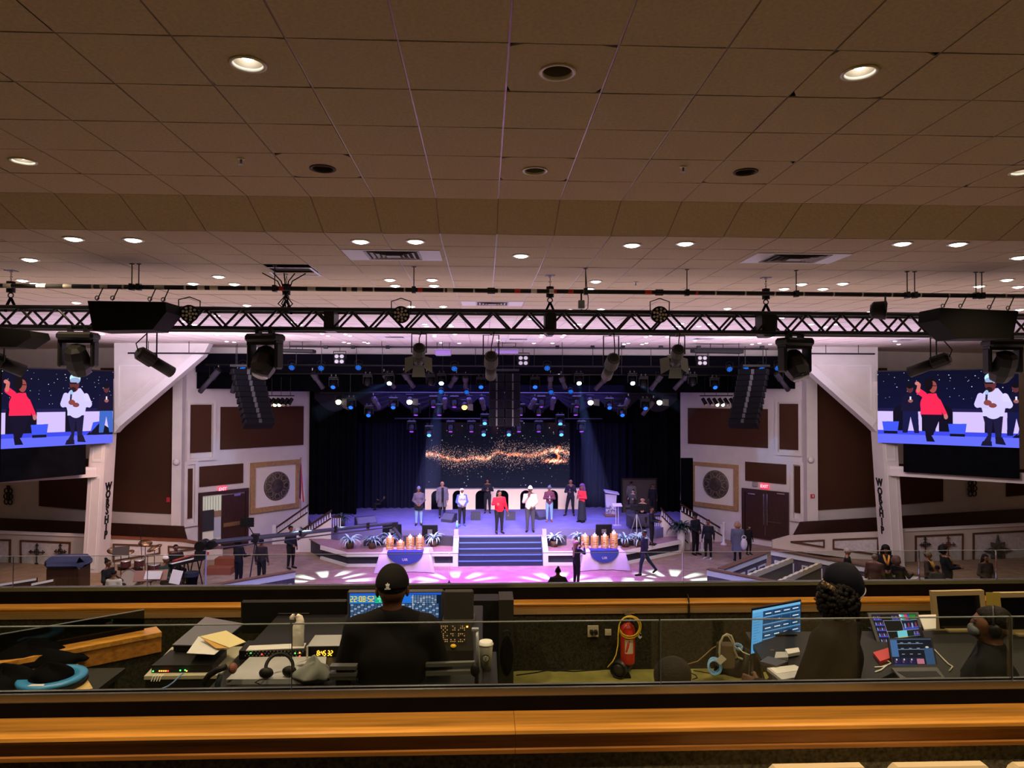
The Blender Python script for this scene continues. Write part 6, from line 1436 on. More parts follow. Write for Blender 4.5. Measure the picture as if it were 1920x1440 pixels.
o = text_part('adidas', .013, TW, None, oc - zr * .0145, xr, zr, .0015, 'cap_lettering', .0003); o.parent = op.root; o.data.transform(Mi)
hx = at(1266, 1250, 3.75)
person('person low in the booth, only dark hair and one ear showing', (hx.x - .05, 3.62, ZB), PI - .5, 1.72, 'tan', ('dark_grey', (.03, .03, .03)), sit=.21, arms=('type', 'type'), hair='thick', h=.014, head=(0, -.15))
wx = at(1556, 1120, 4.15)
ow = person('curly haired woman with navy cap and dark patterned jacket at the slides monitor', (wx.x, 4.1, ZB), PI + .75, 1.70, 'deep', ('dark_camo', (.0045, .004, .0028)), sit=.50, collar=1.54, arms=(((-.30, -.16, 1.12), (-.18, -.42, 1.12)), ((.32, -.08, 1.12), (.26, -.36, 1.09))), hair='none', h=.013, head=(.15, 0), fat=1.2, hem=.84)
chair('black office chair under the curly haired woman', wx.x, 4.1, PI + .6)
cur = MB(); rs = np.random.RandomState(11)
for k in range(420):
 a = rs.rand() * 2 * PI; b = rs.rand() * 1.9 - .95; r0 = .115; p = Vector((r0 * math.cos(b) * math.cos(a) * 1.05, .02 + r0 * math.cos(b) * math.sin(a), 1.63 + .13 * math.sin(b)))
 if p.y < -.06 and abs(p.x) < .06 and p.z < 1.69: continue
 cur.ell(ow.hd(p) * ow.s, (.018, .018, .017), 5, 4)
part('hair', cur, HAIRM, ow.root, True)
NV = cloth('navy_cap', (.003, .004, .013)); R2 = ow.RH
cpv = MB(); n = 20
base = Vector((-.075, .05, 1.675)); L_ = []
for (r, z) in ((.108, 0), (.112, .05), (.105, .10), (.085, .145), (.045, .170), (.001, .178)): L_.append((r, z))
cpv.lathe((ow.hd(base) * ow.s), L_, n, rotm(.05, .38, 0)); part('cap', cpv, NV, ow.root, True)
part('cap_piping', MB().torus(ow.hd(base) * ow.s, .109, .004, 28, 5, rotm(.05, .38, 0)), mat('grey_piping', (.35, .36, .42), .5), ow.root, True)
Mi = (Matrix.Translation(ow.root.location) @ ow.root.rotation_euler.to_matrix().to_4x4()).inverted()
yt = wx.y - .135
tl = at(1545, 1094, yt); tr = at(1567, 1107, yt); xd = (tr - tl).normalized(); yd = Vector((0, 0, 1))
o = text_part('SHURE', .034, mat('gold_thread', (.22, .16, .08), .6), None, (tl + tr) / 2 * ((ow.world(ow.hd(base)).y - .112) / yt) + EYEV * (1 - (ow.world(ow.hd(base)).y - .112) / yt), xd, yd, .010, 'cap_lettering', .001); o.parent = ow.root; o.data.transform(Mi)
tag(MB().tube([at(u, v, 4.05) for u, v in ((1592, 1122), (1600, 1126), (1606, 1134), (1608, 1148), (1609, 1165))], [.008, .010, .011, .012, .012], 8).build('gooseneck_microphone', BLKM, None, True), 'bent black gooseneck right of the navy cap', 'microphone')
mx_ = at(1856, 1160, 3.85)
om = person('operator at right wearing a headset and pale face mask, dark jacket', (mx_.x, 3.85, ZB), PI + .95, 1.64, 'brown', ('black_coat', (.005, .005, .0055)), sit=.44, arms=(((-.30, -.16, 1.10), (-.12, -.44, 1.13)), ((.32, -.05, 1.10), (.24, -.34, 1.08))), hair='short', h=.013, head=(.1, .05), collar=1.54, fat=1.3, mask=mat('mask_blue', (.13, .15, .17), .7), hem=.84)
chair('black office chair under the masked operator', mx_.x, 3.87, PI + .8)
part('headset', MB().torus(om.hd((0, .01, 1.655)) * om.s, .098 * om.s, .008, 22, 6, rotm(PI / 2, 0, 0) @ Matrix.Identity(3), 0, 0, PI).ell(om.hd((.095, .01, 1.63)) * om.s, (.018, .034, .04)).ell(om.hd((-.095, .01, 1.63)) * om.s, (.018, .034, .04)), BLKM, om.root, True)
# ================================================================ near pipe, truss and what hangs there
YP, YT = 9.35, 9.8
pl_a, pl_b = at(-60, 535, YP), at(1980, 556, YP); PD = (pl_b - pl_a)
def pipe_at(u):
 x = at(u, 545, YP).x; return pl_a + PD * ((x - pl_a.x) / PD.x)
pp_ = thing('lighting_pipe', 'long black overhead pipe with white and red tape marks', 'pipe', pl_a)
MB().cyl(pl_a, pl_b, .030, n=12).build('tube', BLKM, pp_, True)
TAPW = mat('white_tape', (.62, .58, .52), .6); TAPR = mat('red_tape', (.55, .03, .03), .6); dxp = PD.normalized()
for u, w, m in ((15, 14, 0), (78, 16, 0), (128, 16, 0), (175, 4, 0), (196, 14, 0), (232, 4, 0), (300, 18, 0), (348, 4, 0), (378, 13, 0), (402, 15, 0), (463, 4, 0), (485, 9, 0), (528, 8, 1), (585, 15, 0), (641, 3, 0), (655, 9, 0), (675, 9, 0), (701, 3, 0), (759, 3, 0), (788, 9, 1), (844, 11, 0), (833, 3, 0), (889, 3, 0), (936, 5, 0), (970, 11, 1), (1001, 11, 0), (1034, 9, 0), (1041, 5, 1), (1070, 10, 1), (1097, 7, 0), (1215, 13, 1), (1306, 5, 1), (1341, 3, 0), (1397, 3, 0), (1452, 3, 0), (1506, 3, 0), (1562, 3, 0), (1616, 3, 0), (1671, 3, 0), (1725, 3, 0), (1778, 3, 0), (1884, 3, 0)):
 p = pipe_at(u); hw = w * YP / F / 2; MB().cyl(p - dxp * hw, p + dxp * hw, .0315, n=12).build('tape', TAPR if m else TAPW, pp_)
for u in (247, 260, 515, 776, 1098, 1288, 1493, 1701, 1715, 1830, 1841):
 p = pipe_at(u); q = Vector((p.x, p.y, ceil_z(p.y) - .001)); m = MB().cyl(p, q, .007, n=6).lathe(q, [(.03, 0), (.03, -.008), (.01, -.012)], 10); m.box(p, (.05, .075, .085)); m.build('hanger_rod', BLKM, pp_)
for u in (921, 1236): MB().cyl(pipe_at(u) - dxp * .05, pipe_at(u) + dxp * .05, .042, n=12).build('coupler', BLKM, pp_)
bx = thing('junction_box', 'small grey junction box hanging under the pipe right of centre', 'box', pipe_at(1090)); p = at(1090, 571, YP); MB().box(p, (.085, .06, .11), bev=.006).build('case', GRYM, bx); MB().cyl(p + VZ * .05, pipe_at(1090), .012, n=8).build('stem', BLKM, bx)
MB().tube([at(u, v, YP) for u, v in ((1098, 505), (1100, 535), (1103, 560), (1102, 578), (1095, 584), (1090, 580))], .006).build('cord', BLKM, bx)
ta, tb = at(-70, 575, YT), at(1990, 592, YT); ba_, bb_ = at(-70, 611.5, YT), at(1990, 628, YT)
tr_ = thing('truss', 'black box truss spanning the hall above the balcony', 'truss', ta); off = Vector((0, .29, 0))
for a, b in ((ta, tb), (ba_, bb_)):
 for o_ in (Vector(), off): MB().cyl(a + o_, b + o_, .031, n=10).build('chord', BLKM, tr_, True)
NB = 62; bm_ = {}
for face, o_ in enumerate((Vector((0, 0, 0)), off)):
 for i in range(NB):
  k0, k1 = i / NB, (i + 1) / NB
  a = (ba_ + (bb_ - ba_) * k0) if i % 2 == 0 else (ta + (tb - ta) * k0); b = (ta + (tb - ta) * k1) if i % 2 == 0 else (ba_ + (bb_ - ba_) * k1)
  key = i % 2
  if key not in bm_: bm_[key] = MB().cyl(-(b - a) / 2, (b - a) / 2, .017, n=6).mesh('brace', BLKM)
  o = bpy.data.objects.new('brace', bm_[key]); C.objects.link(o); o.parent = tr_; o.location = (a + b) / 2 + o_ - tr_.location
for i in range(0, NB + 1, 4):
 for zz in (0, 1):
  a = (ta + (tb - ta) * i / NB) if zz else (ba_ + (bb_ - ba_) * i / NB); MB().cyl(a, a + off, .010, n=6).build('cross_strut', BLKM, tr_)
def tp(u, k=1.0): x = at(u, 600, YT).x; f_ = (x - ta.x) / (tb.x - ta.x); return (ba_ + (bb_ - ba_) * f_) * (1 - k) + (ta + (tb - ta) * f_) * k
a = tp(617, .5); MB().box(a + off / 2, (.14, .33, .32)).build('joint_plate', BLKM, tr_);
for u, lb in ((1033, 'chain hoist carrying the truss at centre'), (1444, 'chain hoist carrying the truss right of centre'), (531, 'chain hoist with looped cables under the open ceiling hatch'), (6, 'chain hoist at the left edge of the truss')):
 p = tp(u) + off / 2; zc = ceil_z(p.y); t = thing('chain_hoist', lb, 'hoist', (p.x, p.y, p.z + .2))
 MB().box((p.x, p.y, zc - .004), (.13, .12, .008)).build('ceiling_plate', BLKM, t) if u != 531 else None
 ch = MB(); n = max(3, int((zc - p.z - .30) / .035))
 for k in range(n): ch.torus((p.x, p.y, zc - .02 - k * .035), .013, .004, 8, 4, rotm(PI / 2, 0, PI / 2 * (k % 2)))
 ch.build('chain', BLKM, t); MB().cyl((p.x, p.y, p.z + .22), (p.x, p.y, p.z + .37), .055, n=14).build('motor', BLK, t, True); MB().torus((p.x, p.y, p.z + .18), .035, .010, 12, 6, rotm(PI / 2)).build('hook', GRYM, t, True)
 for s_ in (-1, 1): MB().tube([(p.x, p.y, p.z + .15), (p.x + s_ * .06, p.y, p.z + .02), (p.x + s_ * .07, p.y, p.z - .05)], .018).build('sling', BLKF, t, True)
 if u in (1033, 1444): MB().box((p.x, p.y, p.z - .15), (.16 if u < 1200 else .22, .34, .36), bev=.04).build('wrap', BLK, t)
 if u == 531:
  for k in range(5):
   q = [Vector((p.x - .32 + k * .15, p.y - .05, zc - .01)), Vector((p.x - .10 + k * .05, p.y - .08, p.z + .40)), Vector((p.x - .02 + .02 * k, p.y - .1, p.z + .25)), Vector((p.x + .12 - .05 * k, p.y - .12, p.z + .08)), Vector((p.x + .02 * k, p.y - .14, p.z - .05))]; MB().tube(q, .009).build('cable', BLK, t, True)
def moving_head(lb, p, rz=0.0, tilt=.5, lens=None, s=1.0, group=None):
 """p: the clamp point; local -z hangs down"""
 t = thing('moving_head_light', lb, 'stage light', p, rz, group); B = MB
 part('clamp', B().box((-.09 * s, 0, -.025 * s), (.05 * s, .07 * s, .09 * s)).box((.09 * s, 0, -.025 * s), (.05 * s, .07 * s, .09 * s)), BLKM, t)
 part('base', B().box((0, 0, -.115 * s), (.42 * s, .26 * s, .10 * s), None, 0, 1, .03 * s), BLK, t)
 part('yoke', B().box((0, 0, -.175 * s), (.40 * s, .15 * s, .05 * s)).box((-.185 * s, 0, -.33 * s), (.05 * s, .15 * s, .32 * s), None, 0, 1, .02 * s).box((.185 * s, 0, -.33 * s), (.05 * s, .15 * s, .32 * s), None, 0, 1, .02 * s), BLK, t)
 R = rotm(tilt); c = Vector((0, 0, -.40 * s))
 hm = B().lathe(c, [(.07 * s, .19 * s), (.125 * s, .15 * s), (.145 * s, .05 * s), (.145 * s, -.08 * s), (.115 * s, -.17 * s), (.105 * s, -.19 * s)], 8, R)
 h = part('head', hm, mat('fixture_head', (.008, .008, .009), .4, spec=.25), t)
 o = B().lathe(c, [(.001, -.196 * s), (.095 * s, -.193 * s)], 16, R).build('lens', lens or mat('dark_lens', (.03, .03, .05), .08), h, True, False)
 return t
moving_head('large moving head lamp under the truss, left of the left ellipsoidal', tp(147, 0), .1, .6, s=1.12)
moving_head('large moving head lamp under the truss beside the hatch cables', tp(497, 0), -.3, -.5, s=1.15)
moving_head('large moving head lamp under the truss right of the second hoist', tp(1490, 0), .3, -.55, s=1.15)
moving_head('large moving head lamp under the truss at the right edge', tp(1880, 0), -.1, .55, s=1.15)
def led_par(lb, p, d, r=.105, lens=None, group=None, hang=None):
 t = thing('par_light', lb, 'stage light', p, 0, group); d = Vector(d).normalized(); R = d.to_track_quat('Z', 'Y').to_matrix()
 MB().lathe((0, 0, 0), [(r * .55, -r * 1.5), (r * .9, -r * 1.2), (r, -.02), (r, .012), (r * .9, .012), (r * .88, .0)], 18, R).build('body', BLK, t, True, False)
 lm = MB()
 for k in range(15):
  a, q = (0, 0) if k == 0 else ((k * 2 * PI / 5, r * .36) if k < 6 else (k * 2 * PI / 9, r * .70))
  c = R @ Vector((q * math.cos(a), q * math.sin(a), .012)); lm.cyl(c, c + d * .008, r * .15, n=8)
 lm.build('lens', lens or mat('pale_lens', (.55, .50, .36), .2), t, False, False)
 u_ = Vector((0, 0, 1)); sd = d.cross(u_); sd = sd.normalized() if sd.length > .1 else Vector((1, 0, 0)); hh = hang or r * 1.9
 part('yoke', MB().tube([sd * r * 1.1, sd * r * 1.12 + u_ * hh * .8, u_ * hh, -sd * r * 1.12 + u_ * hh * .8, -sd * r * 1.1], r * .07), BLKM, t)
 return t
cb_ = (EYEV - tp(752, .6)).normalized()
for u, v, d, lb in ((355, 588, (.45, -1, -.15), 'LED par on the truss right of the left hanging speaker'), (752, 590, (.02, -1, -.10), 'round LED par facing the view on the truss left of centre'), (1237, 590, (-.05, -1, -.1), 'round LED par facing the view on the truss right of centre'), (1660, 582, (1, -.55, -.1), 'LED par on the truss turned sideways near the right speaker')):
 led_par(lb, at(u, v, YT - .20), d, .118 if u < 1500 else .13)
def profile(lb, clamp, a, b, r=.095, col=None, doors=False, glow=False, group=None):
 """ellipsoidal spotlight with its back at a and front at b"""
 a, b, clamp = Vector(a), Vector(b), Vector(clamp); t = thing('spotlight', lb, 'stage light', clamp, 0, group); d = (b - a).normalized(); L = (b - a).length; m = col or BLK
 MB().cyl(a, a + d * L * .38, r * 1.02, r * 1.08, 12).build('lamp_housing', m, t); MB().cyl(a - d * .03, a, r * .72, r * 1.0, 12).build('rear_cap', BLKM, t)
 MB().cyl(a + d * L * .38, b, r * .80, r * .86, 12).build('lens_tube', m, t, True); MB().cyl(b, b + d * .004, r * .74, n=12).build('lens', emat('warm_white_lens', (1, .93, .8), 6) if glow else mat('dark_lens', (.03, .03, .05), .08), t)
 sd = d.cross(VZ); sd = sd.normalized() if sd.length > .2 else Vector((1, 0, 0)); c = a + d * L * .36; top = Vector((clamp.x, clamp.y, clamp.z - .05))
 MB().tube([c + sd * r * 1.2, Vector((c.x, c.y, top.z)) + sd * r * 1.2, Vector((c.x, c.y, top.z)) - sd * r * 1.2, c - sd * r * 1.2], .010).build('yoke', BLKM, t)
 MB().box((clamp + top) / 2, (.03, .05, .09)).build('clamp', GRYM, t); MB().tube([a - d * .02, a - d * .06 + VZ * .1, clamp + Vector((.05, 0, .02))], .008).build('cord', BLK, t, True)
 if doors:
  n = sd.cross(d)
  for s_, e, w in ((sd, n, 1.2), (-sd, n, 1.2), (n, sd, .9), (-n, sd, .9)): MB().prism([b + s_ * r * .9 - e * r * w, b + s_ * r * .9 + e * r * w, b + s_ * r * 2.3 + d * .10 + e * r * w * 1.25, b + s_ * r * 2.3 + d * .10 - e * r * w * 1.25], d * .004).build('barn_door', mat('door_metal', (.09, .095, .08), .4, .2), t)
 return t
profile('black ellipsoidal spotlight slanting down right below the left speaker', tp(283, 0), at(262, 662, YT + .05), at(322, 698, YT + .45), .098)
profile('spotlight with open pale barn doors under the truss left of centre', tp(786, 0), at(786, 652, YT), at(785, 678, YT + .30), .085, None, True, True)
profile('ellipsoidal spotlight with lilac barrel under the truss at centre', tp(921, 0), at(921, 668, YT), at(920, 706, YT + .5), .092, mat('lilac_grey', (.022, .018, .026), .5, spec=.15))
profile('ellipsoidal spotlight with lilac barrel right of the centre hoist', tp(1144, 0), at(1151, 672, YT), at(1137, 706, YT + .5), .092, MATS['lilac_grey'])
profile('spotlight with dark barn doors under the truss right of centre', tp(1269, 0), at(1272, 655, YT), at(1266, 680, YT + .30), .088, None, True, True)
profile('black ellipsoidal spotlight slanting down left beside the right screen', tp(1750, 0), at(1777, 672, YT + .05), at(1705, 698, YT + .45), .098)
profile('black spotlight slanting at the left edge below the speakers', tp(20, 0), at(-25, 668, YT + .05), at(44, 696, YT + .4), .11)
def box_speaker(lb, pts, Y, th, straps):
 t = thing('speaker', lb, 'speaker', at(*pts[0], Y)); MB().prism([at(u, v, Y) for u, v in pts], (0, th, 0)).build('cabinet', mat('speaker_black', (.004, .004, .004), .7, spec=.1), t)
 for u, v in straps:
  a = at(u, v, Y); p = pipe_at(u + 12); MB().cyl(a, p, .008, n=6).build('strap', BLKM, t); MB().torus(a + VZ * .03, .025, .007, 10, 5, rotm(PI / 2)).build('shackle', GRYM, t)
box_speaker('large black speaker hanging from the pipe at left, hiding the truss', [(164, 564), (310, 566), (312, 585), (286, 618), (174, 620)], 9.1, .45, ((182, 563), (211, 563), (281, 565), (306, 566)))
box_speaker('large black wedge speaker hanging from the pipe at right', [(1763, 577), (1910, 583), (1899, 634), (1797, 635), (1760, 600)], 9.1, .45, ((1768, 578), (1801, 578), (1855, 580), (1890, 582)))
box_speaker('black slanted speaker at the left edge under the truss', [(-20, 612), (55, 620), (59, 632), (30, 651), (-20, 650)], 9.3, .4, ())
# ================================================================ stage rig
RIGY = 27.6
def rig_pipe(u0, u1, v, Y, lb, r=.03):
 t = thing('lighting_pipe', lb, 'pipe', at(u0, v, Y)); a, b = at(u0, v, Y), at(u1, v, Y); b.z = a.z; MB().cyl(a, b, r, n=8).build('tube', BLKM, t, True)
 n = max(2, int((u1 - u0) / 110))
 for k in range(n):
  p = a + (b - a) * (k + .5) / n; MB().cyl(p, (p.x, p.y, ceil_z(p.y)), .012, n=5).build('hanger_rod', BLKM, t)
rig_pipe(544, 1440, 649.5, 24.5, 'thin black power pipe along the far ceiling'); rig_pipe(240, 392, 662, 25.2, 'short black pipe in front of the left bracket'); rig_pipe(1518, 1640, 663, 25.2, 'short black pipe in front of the right bracket')
rig_pipe(385, 1490, 684, 27.6, 'first stage lighting pipe carrying blue pars'); rig_pipe(430, 1440, 700, 28.2, 'second stage lighting pipe carrying moving heads'); rig_pipe(600, 1270, 736, 29.6, 'third stage lighting pipe before the swags'); rig_pipe(740, 1130, 785, 31.0, 'rear stage lighting pipe above the LED wall')
for i, u in enumerate((611, 662, 727, 1045, 1111, 1168, 1239, 1310, 1429)): tag(MB().box(at(u, 651, 24.45), (.13, .12, .11)).build('power_box', BLK), 'small black power box on the thin far pipe, ' + ordl(i, 9), 'box', 'boxes on the far pipe')
BLUL = emat('blue_lens', (.008, .09, .45), 2.6); BLUB = emat('azure_lens', (.01, .075, .42), 3.2); CYAL = emat('cyan_lens', (.35, .85, 1.0), 30.0); PURL = emat('violet_lens', (.30, .06, .7), 1.3); WRML = emat('tungsten_lens', (1.0, .80, .50), 16.0); ORGL = emat('amber_lens', (1.0, .38, .04), 12.0); AQL = emat('aqua_lens', (.10, .42, .62), 2.2)
def rig_row(proto, spots_, Y, lab, grp, dv):
 for i, (u, v) in enumerate(spots_):
  dup(proto, at(u, v - dv, Y), lab % ordl(i, len(spots_)), grp, None)
 bpy.data.objects.remove(proto) if False else None
def hide_proto(t):
 for ch in list(t.children):
  for g in list(ch.children): bpy.data.objects.remove(g)
  bpy.data.objects.remove(ch)
 bpy.data.objects.remove(t)
def rows(make, spots_, Y, lab, grp, dv=0):
 spots_ = sorted(spots_); n = len(spots_); first = make(lab % ordl(0, n), at(spots_[0][0], spots_[0][1] - dv, Y), grp)
 for i, (u, v) in enumerate(spots_[1:]): dup(first, at(u, v - dv, Y), lab % ordl(i + 1, n), grp)
rows(lambda lb, p, g: led_par(lb, p, (0, -.85, -.5), .13, BLUL, g, .30), [(455, 689), (547, 689), (602, 690), (672, 689), (852, 691), (1026, 690), (1265, 694), (1368, 692), (1398, 691), (1428, 692), (1458, 690)], 27.4, 'blue glowing LED par on the first stage pipe, %s', 'blue pars on the first pipe')
rows(lambda lb, p, g: led_par(lb, p, (0, -.8, -.6), .12, BLUL, g, .30), [(827, 734), (875, 735), (1033, 735), (1070, 734), (1154, 694)], 28.9, 'blue LED par among the inner stage lamps, %s', 'blue pars on the inner pipe')
mhf = lambda lens, tl=-.9: (lambda lb, p, g: moving_head(lb, p, 0, tl, lens, .95, g))
rows(mhf(BLUB), [(626, 720), (902, 720), (1003, 720), (1339, 721)], 28.2, 'moving head with azure lens on the second pipe, %s', 'azure moving heads on the second pipe', 17)
rows(mhf(CYAL), [(731, 713), (828, 713), (1085, 713), (1185, 713)], 28.1, 'moving head with dazzling cyan lens on the second pipe, %s', 'cyan moving heads on the second pipe', 17)
rows(mhf(mat('dark_lens', (.03, .03, .05), .08), -.6), [(690, 708), (808, 708), (1206, 712), (1298, 708)], 28.2, 'unlit moving head on the second pipe, %s', 'unlit moving heads on the second pipe', 10)
rows(mhf(BLUB), [(659, 759), (738, 759), (1142, 760), (1209, 761)], 29.5, 'moving head with blue lens on the third pipe, %s', 'blue moving heads on the third pipe', 17)
rows(mhf(BLUB), [(692, 774), (1166, 774)], 29.8, 'low hung blue moving head under the third pipe, %s', 'low blue moving heads', 17)
rows(mhf(PURL, -.35), [(813, 752), (852, 752), (1015, 752), (1081, 752), (780, 767), (824, 767), (976, 767), (1010, 767), (1079, 767)], 29.9, 'moving head with thin violet lens before the swags, %s', 'violet moving heads before the swags', 13)
rows(mhf(PURL, -.4), [(772, 799), (845, 799), (884, 799), (973, 799), (1010, 799), (1090, 799)], 31.0, 'violet moving head above the LED wall, %s', 'violet moving heads above the LED wall', 13)
rows(mhf(AQL), [(805, 811), (907, 810), (954, 810), (1052, 810), (909, 789), (1050, 790)], 30.9, 'moving head with aqua lens above the LED wall, %s', 'aqua moving heads above the LED wall', 16)
def tungsten(lb, p, g, m=WRML):
 t = thing('spotlight', lb, 'stage light', p, 0, g); part('housing', MB().cyl((0, .18, .10), (0, -.04, 0), .12, .14, 12), BLK, t); part('lens', MB().ell((0, -.05, -.01), (.115, .03, .115), 12, 6), m, t, True)
 part('barn_door', MB().prism([(.13, -.04, -.13), (.36, -.15, -.16), (.36, -.15, .12), (.13, -.04, .13)], (0, .01, 0)), mat('door_metal', (.09, .095, .08), .4, .2), t); part('yoke', MB().tube([(-.15, 0, .03), (-.15, .04, .3), (.15, .04, .3), (.15, 0, .03)], .014), BLKM, t); return t
rows(tungsten, [(635, 753), (768, 753), (1107, 754), (1236, 754)], 29.4, 'warm white tungsten spotlight on the third pipe, %s', 'tungsten spots on the third pipe')
tungsten('single amber glowing spotlight left of the centre speaker array', at(871, 763, 29.7), None, ORGL)
def grey_prof(u0, v0, u1, v1, Y, lb): profile(lb, at(u0, v0 - 9, Y), at(u0, v0, Y), at(u1, v1, Y + .3), .11, mat('grey_violet_barrel', (.07, .06, .085), .5, spec=.2), group='grey profile lamps of the stage rig')
gp = [(856, 705, 843, 725, 28.3), (873, 707, 873, 727, 28.3), (1032, 705, 1031, 727, 28.3), (1052, 706, 1060, 728, 28.3), (834, 748, 834, 766, 29.6), (879, 748, 882, 764, 29.6), (903, 748, 908, 768, 29.6), (1003, 749, 993, 765, 29.6), (1038, 747, 1035, 767, 29.6), (720, 702, 740, 727, 28.3), (757, 700, 776, 726, 28.3), (800, 702, 812, 722, 28.3), (1240, 704, 1220, 730, 28.3), (1292, 700, 1264, 730, 28.3), (1140, 706, 1116, 730, 28.3), (586, 700, 606, 728, 28.3), (410, 694, 375, 735, 27.6), (446, 696, 436, 736, 27.6), (1390, 700, 1400, 735, 27.6), (1455, 700, 1478, 732, 27.6), (700, 746, 712, 766, 29.6), (1178, 748, 1170, 770, 29.6), (1225, 752, 1205, 778, 29.6), (655, 765, 630, 752, 29.6)]
gp.sort()
for i, g_ in enumerate(gp): grey_prof(*g_, 'narrow grey profile lamp in the stage rig, %s of its kind' % ordl(i, len(gp)) if i < 20 or i == len(gp) - 1 else 'narrow grey profile lamp in the stage rig, %s from right' % ORD[len(gp) - 1 - i])
for i, (u, v) in enumerate(((636, 673), (981, 676), (1317, 676))):
 t = thing('blinder_light', 'square lamp with four pale round lenses above the stage, ' + ordl(i, 3), 'stage light', at(u, v, 27.5)); part('case', MB().box((0, .08, 0), (.44, .16, .42), None, 0, 1, .03), BLK, t); part('yoke', MB().tube([(-.24, .1, 0), (-.24, .1, .3), (.24, .1, .3), (.24, .1, 0)], .02).cyl((0, .1, .3), (0, .1, 1.2), .012, n=5), BLKM, t)
 for x in (-.1, .1):
  for z in (-.1, .1): part('lens', MB().ell((x, -.01, z), (.082, .03, .075), 12, 6), mat('blinder_lens', (.7, .66, .72), .3, emit=(.8, .75, .9), estr=.35), t, True)
ARR = mat('array_black', (.006, .006, .009), .6, spec=.2); GRL = mat('array_grille', (.005, .005, .007), .9, spec=.1); LUM = mat('array_edge', (.03, .028, .036), .4)
def line_array(lb, top, bot, Y, w, n, lean, cols=1):
 a, b = at(*top, Y), at(*bot, Y); t = thing('line_array', lb, 'speaker', a); h = (a - b).length / n
 MB().box(a + VZ * .12, (w * .9, .5, .08)).build('fly_bar', BLKM, t);
 for k_ in (-1, 1): MB().cyl(a + Vector((k_ * w * .3, 0, .12)), Vector((a.x + k_ * w * .3, a.y, ceil_z(a.y))), .015, n=5).build('hanging_chain', BLKM, t)
 for c_ in range(cols):
  for i in range(n):
   k = (i + .5) / n; p = a + (b - a) * k; tl = lean * k * k
   x = 0 if cols == 1 else (c_ - .5) * w * .5; ww = w / cols * .94
   R = rotm(-tl, 0, 0 if cols > 1 else (.5 if a.x < 0 else -.5)); q = p + Vector((x, 0, 0)) + Vector((0, -.0 + .35 * tl, 0))
   s_ = MB().box(q, (ww, .55, h * .95), R, 0, 1, .02).build('cabinet', ARR, t); MB().box(q + R @ Vector((0, -.285, 0)), (ww * .9, .02, h * .80), R).build('grille', GRL, s_); MB().box(q + R @ Vector((0, -.29, 0)), (ww * .10, .03, h * .86), R).build('edge_strip', LUM, s_)
line_array('curved loudspeaker array hanging left of the stage opening', (462, 692), (484, 800), 26.4, 1.15, 10, .5); line_array('curved loudspeaker array hanging right of the stage opening', (1414, 692), (1396, 800), 26.4, 1.15, 10, .5)
line_array('double column loudspeaker array hanging at stage centre', (946, 700), (946, 800), 26.9, 1.22, 6, .05, 2)
for sd_, u0, u1, v, lb in ((-1, 502, 552, 742, 'left'), (1, 1312, 1374, 742, 'right')):
 t = thing('lamp_bar', 'small bar of clustered side lamps below the ' + lb + ' end of the header', 'stage light', at(u0, v, 30.2)); a, b = at(u0, v, 30.2), at(u1, v, 30.2); MB().cyl(a, b, .025, n=6).build('bar', BLKM, t)
 for k in (.15, .5, .85): p = a + (b - a) * k; MB().cyl(p, p + VZ * .8, .012, n=5).build('hanger_rod', BLKM, t)
 for k in range(6):
  p = a + (b - a) * (k + .5) / 6; e = p + Vector((.12 * sd_, -.12, -.38)); s_ = MB().cyl(p - VZ * .12, e, .075, .085, 10).build('lamp', BLK, t); MB().ell(e + Vector((0, -.03, -.01)), (.075, .03, .075), 10, 6).build('lens', WRML if k in (2, 3) else mat('pale_lens', (.55, .50, .36), .2), s_, True)
for lb, u, v, w, h in (('flat black board hanging in the far rig at left', 555, 658, 1.3, .12), ('long black board hanging in the far rig at right', 1344, 658, 1.8, .16)): tag(MB().box(at(u, v, 24.9), (w, .5, h), rotm(0, .02, 0), 0, 1, .02).cyl(at(u - 12, v, 24.9), at(u - 12, v - 40, 24.9), .012, n=5).cyl(at(u + 12, v, 24.9), at(u + 12, v - 40, 24.9), .012, n=5).build('rig_board', BLK), lb, 'board')
for lb, u, v, w in (('grey projector box hanging left of the centre array', 831, 661, .55), ('pale projector box hanging above the centre array', 950, 658, .8)):
 t = thing('projector', lb, 'projector', at(u, v, 25)); p = at(u, v, 25); MB().box(p, (w, .5, .22), None, 0, 1, .02).build('case', mat('projector_grey', (.22, .2, .23), .4), t); MB().cyl(p + Vector((w * .2, .25, 0)), p + Vector((w * .2, .32, 0)), .07, n=12).build('lens', BLK, t)
 for k in (-.4, .4): MB().cyl(p + Vector((w * k, 0, .1)), (p.x + w * k, p.y, ceil_z(p.y)), .012, n=5).build('hanger_rod', BLKM, t)
